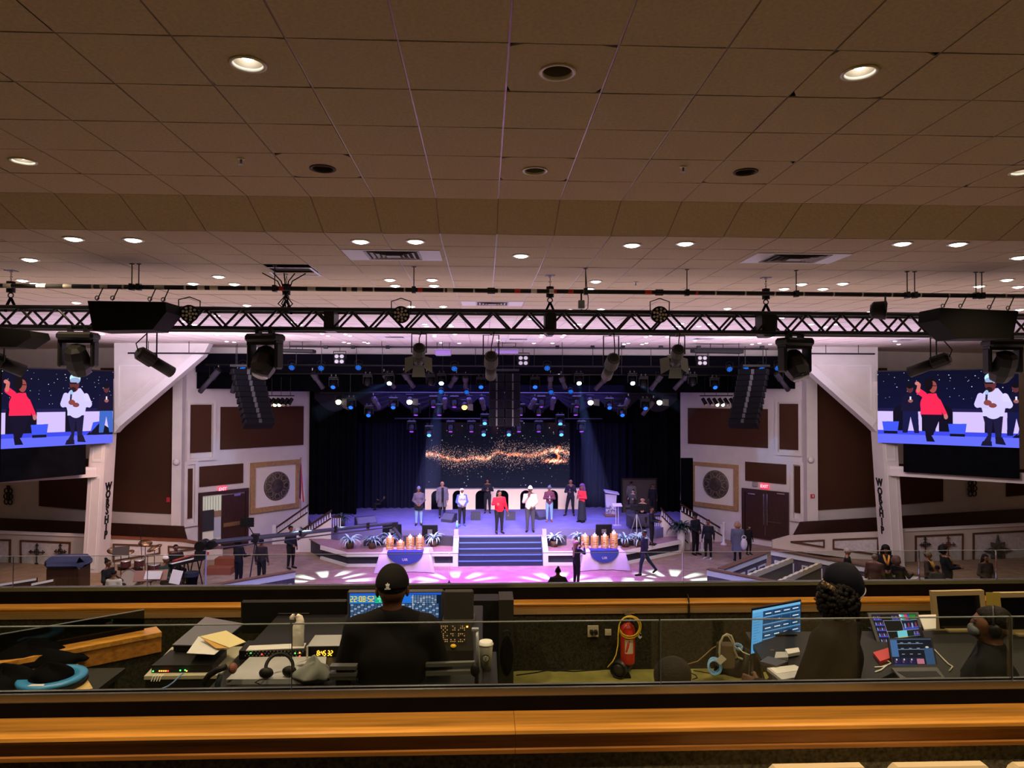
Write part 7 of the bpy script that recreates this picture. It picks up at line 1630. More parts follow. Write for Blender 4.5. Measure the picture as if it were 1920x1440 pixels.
def cam_pic(right):
 W_ = 648 if right else 560; p = Pic(W_, 400, (8, 10, 38)); rs = np.random.RandomState(21); X_, Y_ = p.X, p.Y
 def sc_(x, k=.78): p.X = (X_ - x) / k + x
 def bx_(a, b, c, d, col): p.poly([(a, b), (c, b), (c, d), (a, d)], col)
 p.a[..., :3] = (np.array([6, 8, 34]) + np.clip((p.Y / 400), 0, 1)[..., None] * np.array([10, 10, 30])) / 255
 ox = 0 if right else -206
 for k in range(60): p.ell(rs.rand() * W_, rs.rand() * 190, .8 + rs.rand() * 2.2, .8 + rs.rand() * 1.6, (220, 230, 255))
 p.rect(0, 205, W_, 316, (28, 26, 70)); p.rect(0, 222, W_, 330, (205, 185, 240)); p.rect(0, 328, W_, 400, (60, 70, 225)); p.rect(0, 350, W_, 400, (96, 104, 250))
 def arch(x): p.ell(x, 230, 32, 40, (12, 10, 30)); p.rect(x - 32, 230, x + 32, 328, (12, 10, 30))
 for x in (110, 250, 330, 535): arch(x + ox if right else x + ox + 6)
 def wedge(x, y, s=1): p.poly([(x - 42 * s, y - 60 * s), (x + 42 * s, y - 62 * s), (x + 34 * s, y), (x - 34 * s, y)], (62, 84, 235)); p.rect(x - 34 * s, y - 8, x + 34 * s, y + 6, (14, 14, 36))
 wedge(65 + ox, 340); wedge(382 + ox, 346); p.poly([(640 + ox - 20, 350), (690 + ox, 280), (780 + ox, 340), (770 + ox, 352)], (14, 14, 34)); p.poly([(640 + ox, 340), (655 + ox, 282), (700 + ox, 276)], (62, 84, 235))
 def red(x):
  sc_(x)
  p.ell(x, 82, 34, 42, (14, 8, 14)); p.poly([(x - 50, 130), (x + 32, 122), (x + 62, 200), (x + 66, 238), (x - 66, 238), (x - 60, 180)], (238, 38, 82)); p.ell(x - 4, 185, 62, 62, (238, 38, 82)); p.line(x - 40, 132, x - 76, 110, 34, (238, 38, 82)); p.line(x - 78, 108, x - 72, 76, 22, (200, 110, 100)); p.line(x + 48, 165, x + 84, 235, 24, (238, 38, 82)); p.ell(x + 88, 248, 12, 14, (190, 110, 110)); p.poly([(x - 62, 238), (x + 62, 238), (x + 10, 350), (x - 32, 350)], (16, 12, 36)); p.poly([(x - 36, 346), (x - 2, 346), (x + 22, 384), (x - 28, 384)], (12, 12, 30)); p.ell(x + 12, 88, 24, 32, (150, 70, 66)); p.ell(x - 14, 72, 26, 34, (14, 8, 14)); bx_(x + 6, 80, x + 34, 84, (40, 20, 30)); p.ell(x - 84, 68, 14, 10, (205, 120, 110)); p.X = X_
 def white(x):
  sc_(x)
  p.poly([(x - 22, 340), (x - 50, 238), (x + 62, 238), (x + 50, 350), (x + 20, 350), (x + 6, 260), (x - 6, 372), (x - 46, 372)], (26, 24, 58)); p.poly([(x - 44, 240), (x - 70, 150), (x - 30, 104), (x + 36, 96), (x + 84, 150), (x + 66, 240)], (206, 196, 250)); p.ell(x + 8, 180, 66, 76, (206, 196, 250)); bx_(x - 50, 210, x + 62, 242, (206, 196, 250)); p.line(x - 62, 140, x - 78, 180, 38, (200, 190, 250)); p.line(x - 78, 180, x - 26, 188, 30, (200, 190, 250)); p.line(x + 74, 142, x + 96, 182, 38, (212, 202, 252)); p.line(x + 96, 182, x + 8, 190, 32, (205, 195, 250))
  p.ell(x - 6, 72, 32, 44, (96, 44, 46)); p.ell(x - 2, 44, 36, 26, (190, 235, 250)); p.ell(x - 2, 56, 34, 16, (150, 170, 210)); bx_(x - 36, 66, x + 10, 74, (22, 14, 20)); p.ell(x - 14, 104, 20, 14, (40, 22, 26)); p.line(x - 26, 120, x - 30, 168, 12, (40, 40, 60)); p.ell(x - 26, 118, 10, 12, (150, 190, 230)); p.ell(x - 22, 172, 22, 14, (130, 66, 64)); p.ell(x + 6, 186, 22, 12, (130, 66, 64))
  p.poly([(x - 52, 372), (x - 2, 372), (x + 0, 396), (x - 62, 396)], (22, 20, 44)); p.poly([(x + 18, 348), (x + 56, 348), (x + 76, 388), (x + 20, 384)], (22, 20, 44)); p.X = X_
 def back(x, c=(18, 16, 46)): p.ell(x, 96, 16, 24, (90, 44, 50)); p.ell(x, 82, 17, 14, (12, 10, 20)); p.poly([(x - 40, 148), (x - 12, 122), (x + 12, 122), (x + 42, 148), (x + 50, 220), (x - 48, 220)], c); p.poly([(x - 36, 220), (x + 38, 220), (x + 42, 340), (x + 20, 340), (x + 2, 250), (x - 14, 340), (x - 38, 340)], (20, 22, 66) if right else (60, 100, 190)); p.ell(x + 2, 164, 12, 10, (150, 90, 90)); p.rect(x - 2, 140, x + 6, 158, (225, 225, 245))
 if right: back(162); back(636); red(262); white(534)
 else: back(520, (24, 16, 44)); red(84); white(352)
 return p
def video_screen(side):
 L = side < 0
 if L: a_t, a_b = at(213, 697, 26.0), at(213, 831.5, 26.0); b_t, b_b = at(-20, 688, 22.6), at(-20, 842, 22.6)
 else: a_t, a_b = at(1645, 698, 26.0), at(1645, 830, 26.0); b_t, b_b = at(1945, 690, 22.8), at(1945, 841, 22.8)
 zt_, zb_ = (a_t.z + b_t.z) / 2, (a_b.z + b_b.z) / 2; A = Vector((a_t.x, a_t.y, 0)); B = Vector((b_t.x, b_t.y, 0)); dirn = (B - A).normalized(); Wd = (zt_ - zb_) * (1.40 if L else 1.62); B = A + dirn * Wd; n = Vector((dirn.y, -dirn.x, 0)); n = n if n.y < 0 else -n
 t = thing('video_screen', 'large hanging video screen at ' + ('left showing a red sweater singer and man in white' if L else 'right showing the singers with a woman in black behind'), 'screen', (A.x, A.y, zb_))
 q = [B + VZ * zb_, A + VZ * zb_, A + VZ * zt_, B + VZ * zt_] if L else [A + VZ * zb_, B + VZ * zb_, B + VZ * zt_, A + VZ * zt_]
 o = picquad('picture', *q, picmat('camera_picture_' + ('left' if L else 'right'), cam_pic(not L), 1.15), t, -n * .12)
 MB().prism([A + VZ * zt_ + n * .01, B + VZ * zt_ + n * .01, B + VZ * (zt_ + .04) + n * .01, A + VZ * (zt_ + .04) + n * .01], -n * .14).build('top_frame', BLK, t)
 m0 = A + dirn * (.95 if L else .85); MB().prism([m0 + VZ * (zb_ - 1.05), B + VZ * (zb_ - 1.05), B + VZ * (zb_ - .005), m0 + VZ * (zb_ - .005)], -n * .1).build('lower_black_panel', BLKF, t)
video_screen(-1); video_screen(1)
def gobo(loc, target, power, col, angle, r0, r1, n, ph):
 o = spot('gobo_spot', loc, target, power, col, angle, .1, .03); o.data.use_nodes = True; nt = o.data.node_tree; N = nt.nodes; K = nt.links.new; em = N['Emission']
 def M(op, a, b=None, cl=False):
  m = N.new('ShaderNodeMath'); m.operation = op; m.use_clamp = cl
  for i, x in enumerate((a, b)):
   if x is None: continue
   if isinstance(x, (int, float)): m.inputs[i].default_value = x
   else: K(x, m.inputs[i])
  return m.outputs[0]
 tc = N.new('ShaderNodeTexCoord'); sp = N.new('ShaderNodeSeparateXYZ'); K(tc.outputs['Normal'], sp.inputs[0]); z = M('ABSOLUTE', sp.outputs[2]); x = M('DIVIDE', sp.outputs[0], z); y = M('DIVIDE', sp.outputs[1], z)
 r = M('SQRT', M('ADD', M('MULTIPLY', x, x), M('MULTIPLY', y, y))); a = M('ARCTAN2', y, x)
 w = M('ADD', M('SINE', M('ADD', M('MULTIPLY', a, float(n)), ph)), M('MULTIPLY', M('SINE', M('ADD', M('MULTIPLY', a, n * .6 + 1), ph * 2)), .6))
 k = M('MULTIPLY', M('MULTIPLY', M('SUBTRACT', r, r0), 60.0, True), M('MULTIPLY', M('SUBTRACT', r1, r), 14.0, True)); k = M('MULTIPLY', k, M('ADD', M('MULTIPLY', w, 1.2), .35, True)); K(k, em.inputs['Strength'])
 return o
for (u, v), src, pw, ph in (((855, 1094), (-1.2, 28.2, 7.4), 24000, .3), ((1046, 1096), (3.0, 28.2, 7.4), 24000, 1.1), ((612, 1092), (-5.2, 27.8, 7.4), 21000, 2.0), ((1262, 1090), (7.4, 27.8, 7.4), 21000, .9), ((742, 1112), (-3.2, 28, 7.4), 16000, 2.6), ((1160, 1110), (5, 28, 7.4), 16000, 3.0)):
 gobo(src, atz(u, v, 0), pw, (.50, .82, 1.0), 27, .075, .215, 11, ph)
HZ = bpy.data.materials.new('haze'); HZ.use_nodes = True; nt = HZ.node_tree; nt.nodes.clear(); vs_ = nt.nodes.new('ShaderNodeVolumeScatter'); vs_.inputs['Density'].default_value = .045; vs_.inputs['Color'].default_value = (.8, .9, 1, 1); vs_.inputs['Anisotropy'].default_value = .3; oo = nt.nodes.new('ShaderNodeOutputMaterial'); nt.links.new(vs_.outputs[0], oo.inputs['Volume'])
for i, (u, v, tu, tv, Y2, pw) in enumerate(((828, 713, 800, 930, 31.0, 2600), (1085, 713, 1122, 940, 31.0, 2600), (731, 713, 590, 778, 28.6, 900), (1185, 713, 1300, 775, 28.6, 900))):
 a = at(u, v + 2, 27.9); b = at(tu, tv, Y2); spot('beam_lamp', a, b, pw, (.12, .45, 1.0), 13, .4, .04); L = (b - a).length
 if i < 2 or True: o = MB().cyl(a + (b - a) * .02, b, .06, L * .105, 16).build('haze_beam', HZ, None); tag(o, 'faint blue light beam in the haze below the ' + ('left bright cyan lamp', 'right bright cyan lamp', 'outer left cyan lamp', 'outer right cyan lamp')[i], 'haze', None, 'stuff')
# ================================================================ people on the stage
def stand(lb, u, vf, vh, z, rz, **kw):
 p = atz(u, vf, z); H = (vf - vh) * p.y / F
 if kw.get('sit', 0) > .35: H = 1.72; p = at(u, vh, F * (EYE - z - 1.29) / (vh - 745.5)); p.z = z
 return person(lb, p, rz, H, **kw)
A_DN = 'down'
p_ = stand('person on stage in grey beanie and dark sweatshirt, light jeans, black boots', 785, 985, 914, ST, .1, skin='brown', top=('plum_grey', (.10, .08, .13)), bottom=('light_jeans', (.20, .34, .48)), boots=.55, arms=('low', 'low'), hat=('beanie_grey', (.14, .14, .22), 'beanie'), h=.024)
j_ = MB().lathe(p_.world((0, 0, .70)), [(.17, 0), (.20, .12), (.17, .24), (.15, .26)], 14, None, 0, False); o = j_.build('tied_jacket', cloth('black', (.01, .01, .012)), None, True); o.parent = p_.root; o.data.transform((Matrix.Translation(p_.root.location) @ p_.root.rotation_euler.to_matrix().to_4x4()).inverted())
p_ = stand('person on stage with blond hair and long grey cardigan over black', 829, 971, 904, ST, .15, skin='tan', coat=('cardigan', (.13, .12, .14), .55), hairm=mat('blond_hair', (.55, .24, .10), .6), fat=1.12, hands=('relax', 'grip'), h=.024)
p_ = stand('person on stage in white hood and white sweatshirt with blue sleeves, blue shoes', 866, 986, 917, ST, .2, skin='brown', top=('royal_sleeve', (.08, .12, .42)), shoes=('blue_shoe', (.05, .12, .5)), arms=('low', 'low'), hat=('white_hood', (.78, .76, .80), 'hood'), h=.024)
V_, Q_ = surfnet([((-.05 * p_.s, 0, 1.0 * p_.s), (-.05 * p_.s, 0, 1.38 * p_.s), .165 * p_.s, .15 * p_.s, (1, .85, 1)), ((.05 * p_.s, 0, 1.0 * p_.s), (.05 * p_.s, 0, 1.38 * p_.s), .165 * p_.s, .15 * p_.s, (1, .85, 1))], .024, .012, lambda P: np.maximum(.9 * p_.s - P[:, 2], P[:, 2] - 1.44 * p_.s)); np_obj('sweatshirt_front', V_, Q_, cloth('white_shirt', (.50, .47, .52)), p_.root)
text_part('UCLA', .10, cloth('navy_print', (.05, .07, .25)), p_.root, (0, -.155 * p_.s, 1.26 * p_.s), (1, 0, 0), (0, 0, 1), .004, 'shirt_lettering', .003, False)
b_ = thing('water_bottle', 'light blue bottle standing on the deck by the blue shoes', 'bottle', atz(857, 990, ST)); part('body', MB().lathe((0, 0, 0), [(.05, 0), (.05, .2), (.025, .24), (.025, .27)], 12), mat('aqua_bottle', (.2, .5, .65), .3), b_, True); part('cap', MB().cyl((0, 0, .27), (0, 0, .30), .03), WHT2, b_)
p_ = stand('long haired woman all in black at the back of the stage by the arches', 914, 962, 898, ST, 0, skin='brown', arms=('hold', 'hold'), hair='long', h=.024); mic_in_hand(p_, 1, 'microphone held by the woman in black at the back')
p_ = stand('woman in bright red sweater and black trousers at the stage front', 936, 1000, 920, ST, .25, skin='brown', top=('bright_red', (.80, .012, .03)), bottom=('black', (.012, .012, .015)), arms=(((-.30, -.10, 1.22), (-.20, -.34, 1.24)), ((.27, .02, 1.13), (.34, -.06, .90))), hair='long', fat=1.18, head=(.5, 0), boots=.35, h=.023, hem=.89); mic_in_hand(p_, 1, 'microphone lowered by the woman in red', (0, .3, -1))
p_ = stand('man in cream sweater with white cap singing into a microphone', 994, 997, 913, ST, -.1, skin='deep', hem=.89, top=('cream_knit', (.52, .45, .37)), bottom=('grey_jeans', (.05, .05, .065)), arms=('mic', 'low'), hat=('white_cap', (.85, .85, .85), 'beanie'), fat=1.2, glasses=True, h=.023); mic_in_hand(p_, -1, 'silver topped microphone held by the man in cream')
p_ = stand('person in maroon hoodie, jeans and tall brown boots at right of stage', 1030, 978, 912, ST, -.1, skin='brown', top=('maroon', (.12, .035, .06)), bottom=('light_jeans', (.20, .34, .48)), shoes=('tan_boot', (.26, .11, .06)), boots=.8, arms=('hold', 'hold'), hat=('beanie_slate', (.10, .12, .2), 'beanie'), h=.024); mic_in_hand(p_, 1, 'white microphone held by the person in maroon', None, True)
p_ = stand('tall bald man in black jacket with legs apart at right of stage', 1070, 967, 899, ST, -.25, skin='brown', top=('black_shirt', (.014, .014, .03)), arms=('hold', 'mic'), hair='none', legs=(((-.18, -.02, .50), (-.24, .0, .085), (-.30, -.15, .035)), ((.10, .02, .50), (.13, .08, .085), (.17, -.08, .035))), h=.024); mic_in_hand(p_, -1, 'microphone held by the bald man in black')
p_ = stand('woman with big violet curls, red jacket and long dark skirt', 1091, 979, 909, ST, -.9, skin='brown', top=('red_jacket', (.62, .03, .05)), bottom=('ink_skirt', (.02, .022, .035)), skirt=(.10, .22), arms=('hold', 'hold'), hair='bigcurls', hairm=mat('violet_hair', (.10, .03, .12), .6, bump=.6, bscale=60), h=.024); mic_in_hand(p_, -1, 'microphone held by the woman with violet curls')
stand('crouching stagehand in black by the left drape', 712, 957, 920, ST, -1.2, skin='brown', sit=.30, lean=.7, arms=('type', 'type'), h=.026).root
p_ = stand('man in olive jacket seen from behind at the right wing', 1184, 962, 902, ST, 2.9, skin='deep', top=('olive_jacket', (.10, .10, .085)), fat=1.15, h=.026)
stand('woman bending over the big speaker at the right wing', 1185, 972, 918, ST, -.5, skin='light', top=('dark_olive', (.05, .05, .04)), lean=.35, arms=('type', 'type'), hair='bun', h=.026)
stand('crew member in black behind the camera at the right wing', 1205, 972, 930, ST, -.3, skin='light', sit=.40, arms=('hold', 'hold'), h=.026)
stand('person in the dark doorway at the far right of the stage', 1224, 962, 908, ST, -.4, skin='brown', h=.026)
cop = stand('camera operator in black standing at the right end of the apron', 1222, 1022, 950, AP, 1.1, skin='brown', top=('black_navy', (.012, .014, .03)), arms=('type', 'type'), h=.024)
p_ = stand('walking man in black crossing the floor before the right table', 1208, 1078, 994, 0, -PI / 2 + .1, skin='deep', top=('black_jacket2', (.014, .016, .03)), bottom=('ink_jeans', (.02, .03, .06)), legs=(((-.10, .24, .52), (-.11, .50, .20), (-.11, .42, .06)), ((.10, -.16, .50), (.10, -.20, .085), (.12, -.37, .04))), fat=1.1, hem=.62, h=.024)
p_ = stand('woman with long braids lifting a phone before the right table', 1081, 1098, 1014, 0, PI / 2 + .5, skin='brown', top=('black_coat2', (.014, .014, .028)), arms=('photo', 'photo'), hair='braids', hairm=mat('tan_braids', (.30, .18, .14), .6), hem=.66, h=.024)
ph = thing('phone', 'phone with pink glowing screen held up by the woman with braids', 'phone', p_.hand[1]); part('body', MB().box((0, 0, .04), (.08, .012, .16), rotm(0, 0, .4)), BLK, ph); part('screen', MB().box((.0, -.008, .04), (.07, .002, .14), rotm(0, 0, .4)), emat('phone_glow', (1, .45, .6), 1.2), ph)
MB().tube([p_.world((-.12, -.13, 1.40)), p_.world((.10, -.17, 1.1)), p_.world((.16, -.05, .95))], .008).build('bag_strap', WHT2, None).parent = None
bpy.data.objects['bag_strap']['label'] = 'white strap across the back of the woman with braids'; bpy.data.objects['bag_strap']['category'] = 'bag strap'
pb = atz(1046, 1174, 0); person('person with hair bun seen from behind before the stage steps, cut by rail', pb, PI, 1.62, 'deep', ('black_navy', (.012, .014, .03)), hair='bun', arms=('hip', 'hip'), h=.024)
stand('man in black hoodie with cap by the right planter', 1304, 1040, 962, 0, .5, skin='deep', top=('black_hoodie', (.012, .013, .022)), arms=('low', 'low'), hat=('black_cap', (.012, .012, .013), 'cap'), h=.026)
stand('shorter man in black with white shoes by the right stair', 1328, 1048, 974, 0, -.6, skin='brown', top=('black_hoodie', (.012, .013, .022)), shoes=('white_shoe', (.6, .6, .65)), hair='fade', h=.026)
p_ = stand('person in long slate blue coat with fair curls, seen from behind', 1383, 1052, 980, 0, 2.9, skin='tan', top=('slate_coat', (.10, .12, .19)), coat=('slate_coat', (.10, .12, .19), .45), hair='afro', hairm=mat('fair_curls', (.34, .19, .12), .7, bump=.5, bscale=60), fat=1.25, h=.026)
bg = thing('shoulder_bag', 'pale bag hanging beside the slate blue coat', 'bag', atz(1395, 1033, .6)); part('bag', MB().ell((0, 0, .25), (.13, .09, .22), 10, 8), mat('pale_bag', (.5, .48, .52), .7), bg, True); part('handle', MB().torus((0, 0, .5), .08, .012, 12, 5, rotm(PI / 2)), WHT2, bg)
stand('person in black with white mask before the right doors', 1404, 1040, 984, 0, .3, skin='deep', mask=mat('mask_white', (.6, .6, .6), .7), h=.026)
stand('man in white jacket and white cap standing in the open left door', 435, 1018, 951, 0, .1, skin='deep', top=('white_jacket', (.66, .64, .62)), bottom=('blue_jeans', (.10, .14, .22)), arms=('low', 'low'), hat=('cream_cap', (.72, .68, .58), 'beret'), hair='long', fat=1.15, h=.026)
stand('person all in black standing by the left stair rail', 545, 1066, 988, 0, .9, skin='brown', top=('black_hoodie', (.012, .013, .022)), arms=('low', 'down'), hair='thick', fat=1.1, h=.026)
stand('seated musician in white beanie and green jacket reading a sheet', 311, 1112, 1038, 0, PI / 2 - .3, skin='brown', top=('green_satin', (.035, .06, .05)), bottom=('dark_brown', (.05, .035, .03)), sit=.46, arms=('type', 'type'), hat=('beanie_white', (.85, .78, .70), 'beanie'), h=.024)
stand('keyboard player in black with glasses behind the red keyboard', 330, 1080, 1019, 0, .7, skin='brown', sit=.5, arms=('type', 'type'), glasses=True, h=.026)
stand('drummer in black with tied hair behind the drum kit', 203, 1110, 1046, 0, PI / 2 - .2, skin='brown', sit=.5, arms=('type', 'type'), hair='bun', h=.026)
pw = atz(213, 1152, 0); person('man in pale shirt seen from behind before the drums, cut by the rail', pw, PI, 1.60, 'tan', ('pale_shirt', (.62, .62, .52)), hair='fade', h=.026, sit=.5)
stand('dark clothed person standing behind the crane tripod', 447, 1100, 1012, 0, 2.6, skin='deep', arms=('type', 'type'), hair='afro', h=.028); stand('second dark clothed person behind the crane tripod', 490, 1096, 1013, 0, 2.9, skin='brown', top=('dark_brown', (.05, .035, .03)), hair='thick', h=.028)
YS_ = (.72, .36, .04)
def crowd(lb, u, vh, H, rz, **kw):
 zh = H; Y = F * (EYE - zh) / (vh - 745.5 + (u - 960) * .0025); p = at(u, vh, Y); return person(lb, (p.x, p.y, 0), rz, H, h=.026, **kw)
crowd('grey haired man in black standing among the right pews', 1589, 1029, 1.70, 1.0, skin='tan', hairm=mat('grey_hair', (.32, .30, .27), .7), arms=('low', 'low'))
crowd('woman in black with orange scarf by the right pillar', 1661, 1026, 1.68, -.3, skin='brown', scarf=('orange_scarf', (.80, .34, .06)), arms=('low', 'low'), hair='bigcurls')
crowd('person in brown jacket from behind, left of the orange scarf woman', 1640, 1040, 1.66, 2.5, skin='tan', top=('brown_jacket', (.08, .04, .03)), hairm=mat('ash_hair', (.16, .13, .10), .7), fat=1.15)
crowd('seated person with bushy brown hair by the right pillar', 1690, 1044, 1.66, 1.9, skin='brown', hair='afro', hairm=mat('bushy_brown', (.12, .06, .04), .7, bump=.6, bscale=50), arms=('type', 'type'), lean=.3)
crowd('person with yellow scarf hanging down beside the two wall crosses', 1741, 1036, 1.66, .7, skin='brown', top=('dark_brown', (.05, .035, .03)), scarf=('yellow_scarf', (.62, .36, .08)), arms=('type', 'low'), hairm=mat('olive_hair', (.14, .11, .05), .7))
crowd('tall woman with black updo and orange scarf bending over papers', 1776, 1027, 1.74, 1.3, skin='tan', scarf=('orange_scarf', (.80, .34, .06)), hair='afro', arms=('type', 'type'), lean=.15, fat=1.2)
crowd('long haired person in dark brown below the star ornament', 1848, 1042, 1.66, .1, skin='brown', top=('dark_brown', (.05, .035, .03)), hair='long', arms=('low', 'low'))
crowd('seated person with dark head between the scarf wearers', 1757, 1062, 1.42, 2.8, skin='deep', top=('charcoal', (.03, .032, .034)), fat=1.1)
# ================================================================ stage props
WEDGE = mat('wedge_black', (.035, .035, .05), .6); WGR = mat('wedge_grille', (.06, .06, .10), .5)
def wedge(lb, u, v, z, w, rz, d=.45, h=.36):
 t = thing('monitor_wedge', lb, 'speaker', atz(u, v, z), rz); pr = [(0, -d / 2, 0), (0, d / 2, 0), (0, d / 2, h), (0, d * .05, h), (0, -d / 2, h * .28)]
 part('cabinet', MB().prism([Vector((-w / 2, y, q)) for _, y, q in pr], (w, 0, 0)), WEDGE, t); n = Vector((0, -(h * .72), d * .55)).normalized(); a, b = Vector((0, d * .05, h)), Vector((0, -d / 2, h * .28))
 part('grille', MB().prism([Vector((-w * .46, 0, 0)) + a + (b - a) * .06, Vector((w * .46, 0, 0)) + a + (b - a) * .06, Vector((w * .46, 0, 0)) + b + (a - b) * .06, Vector((-w * .46, 0, 0)) + b + (a - b) * .06], n * .012), WGR, t)
 for k in (-1, 1): part('handle', MB().box((k * w / 2, d * .15, h * .5), (.02, .14, .06)), BLKM, t)
 return t
for a in (('dark wedge monitor between the grey cardigan and white hood', 842, 978, ST, .55, -.5), ('pale topped wedge monitor left of the woman in red', 892, 974, ST, .42, PI), ('pale topped wedge monitor right of the woman in red', 957, 974, ST, .42, PI), ('dark wedge monitor right of the man in cream', 1014, 973, ST, .52, .6), ('large wedge monitor at the left edge of the deck', 686, 985, ST, .85, .5),
   ('front wedge monitor on the left apron, outermost', 700, 1021, AP, .75, PI + .2), ('front wedge monitor behind the left candles', 775, 1021, AP, .75, PI), ('front wedge monitor nearest the steps on the left', 835, 1021, AP, .75, PI - .2), ('front wedge monitor nearest the steps on the right', 1042, 1021, AP, .75, PI + .2), ('front wedge monitor left of the right screen panel', 1105, 1021, AP, .75, PI), ('front wedge monitor right of the right screen panel', 1168, 1021, AP, .75, PI)): wedge(*a)
for lb, u, v, w, h in (('upright confidence screen seen from behind on the left, lower', 735, 1018, .75, .55), ('upright confidence screen seen from behind on the left, higher', 806, 1018, .62, .52), ('upright confidence screen seen from behind on the right', 1132, 1018, .65, .55)):
 t = thing('monitor', lb, 'monitor', atz(u, v, AP)); part('housing', MB().box((0, 0, .2 + h / 2), (w, .06, h), rotm(.15), 0, 1, .01), BLK, t); part('mount', MB().box((0, -.05, .2 + h / 2), (.18, .05, .16)), GRYM, t); part('stand', MB().box((0, 0, .11), (.3, .3, .22)), BLK, t)
for lb, u, v, z, s_, R in (('big black speaker tilted on its corner at the right wing', 1193, 975, ST, .75, rotm(.4, .2, .5)), ('big black speaker lying below the tilted one', 1196, 990, ST, .85, rotm(0, 0, .3))):
 t = thing('speaker', lb, 'speaker', atz(u, v, z)); part('cabinet', MB().box((0, 0, .32), (s_, .5, .5), R, 0, 1, .03), WEDGE, t); part('grille', MB().box(Vector((0, 0, .32)) + R @ Vector((0, -.255, 0)), (s_ * .9, .02, .44), R), WGR, t)
LEAF = mat('silver_leaf', (.40, .62, .66), .5); LEAFG = mat('green_leaf', (.02, .05, .025), .5); POT = mat('wicker_pot', (.10, .06, .04), .8, bump=.6, bscale=60); leaf_cache = {}
def plant(lb, u, v, z, r, n, m, pot=POT, seed=0, ph=.24):
 rs = np.random.RandomState(seed); t = thing('potted_plant', lb, 'plant', atz(u, v, z)); part('pot', MB().lathe((0, 0, 0), [(.13, 0), (.17, ph), (.14, ph), (.13, ph - .04)], 14), pot, t, True)
 if m not in leaf_cache:
  L = 7; mb = MB(); vs = []
  for i in range(L):
   k = i / (L - 1); w = .085 * math.sin(PI * (.12 + .86 * k)); x = k; zz = .55 * k - .75 * k * k * k * .9; vs += [(x, -w, zz), (x, 0, zz - .03), (x, w, zz)]
  mb.add(vs, [(3 * i + j, 3 * i + j + 1, 3 * i + j + 4, 3 * i + j + 3) for i in range(L - 1) for j in (0, 1)]); leaf_cache[m] = mb.mesh('leaf', m, True)
 for k in range(n):
  o = bpy.data.objects.new('leaf', leaf_cache[m]); C.objects.link(o); o.parent = t; o.location = (0, 0, ph + rs.rand() * .06); s_ = r * (.75 + .4 * rs.rand()); o.scale = (s_, s_, s_ * (.9 + .5 * rs.rand())); o.rotation_euler = (rs.randn() * .2, -.85 * rs.rand() + .25, 2 * PI * (k + rs.rand() * .6) / n)
 return t
for i, (u, v, lb) in enumerate(((656, 1028, 'silvery leafed plant at the outer end of the left apron'), (698, 1028, 'second silvery plant on the left apron'), (731, 1024, 'silvery plant half hidden behind the left candles'), (813, 1024, 'silvery plant between candles and steps on the left'), (1039, 1025, 'silvery plant right of the stage steps'), (1173, 1025, 'silvery plant right of the right table'), (1198, 1024, 'outermost silvery plant on the right apron'), (1085, 1020, 'silvery plant behind the braided woman'))): plant(lb, u, v, AP, .44 if i != 7 else .36, 30, LEAF, POT, i)
plant('dark green plant by the left stair landing', 640, 986, ST, .5, 26, LEAFG, POT, 21); plant('bushy dark green plant in a tall white planter by the right stair', 1277, 1036, 0, .55, 70, LEAFG, WHT2, 22, .95); plant('dark green plant beside the left stair foot', 568, 1022, .0, .5, 24, LEAFG, POT, 23, .5)
TCL = mat('table_cloth', (.72, .66, .70), .8); RUN = mat('blue_runner', (.03, .06, .28), .6); GOLD = mat('gold_wire', (.85, .48, .10), .4, .3); CANDLE = mat('candle_wax', (.85, .62, .58), .5, emit=(1, .5, .45), estr=.5)
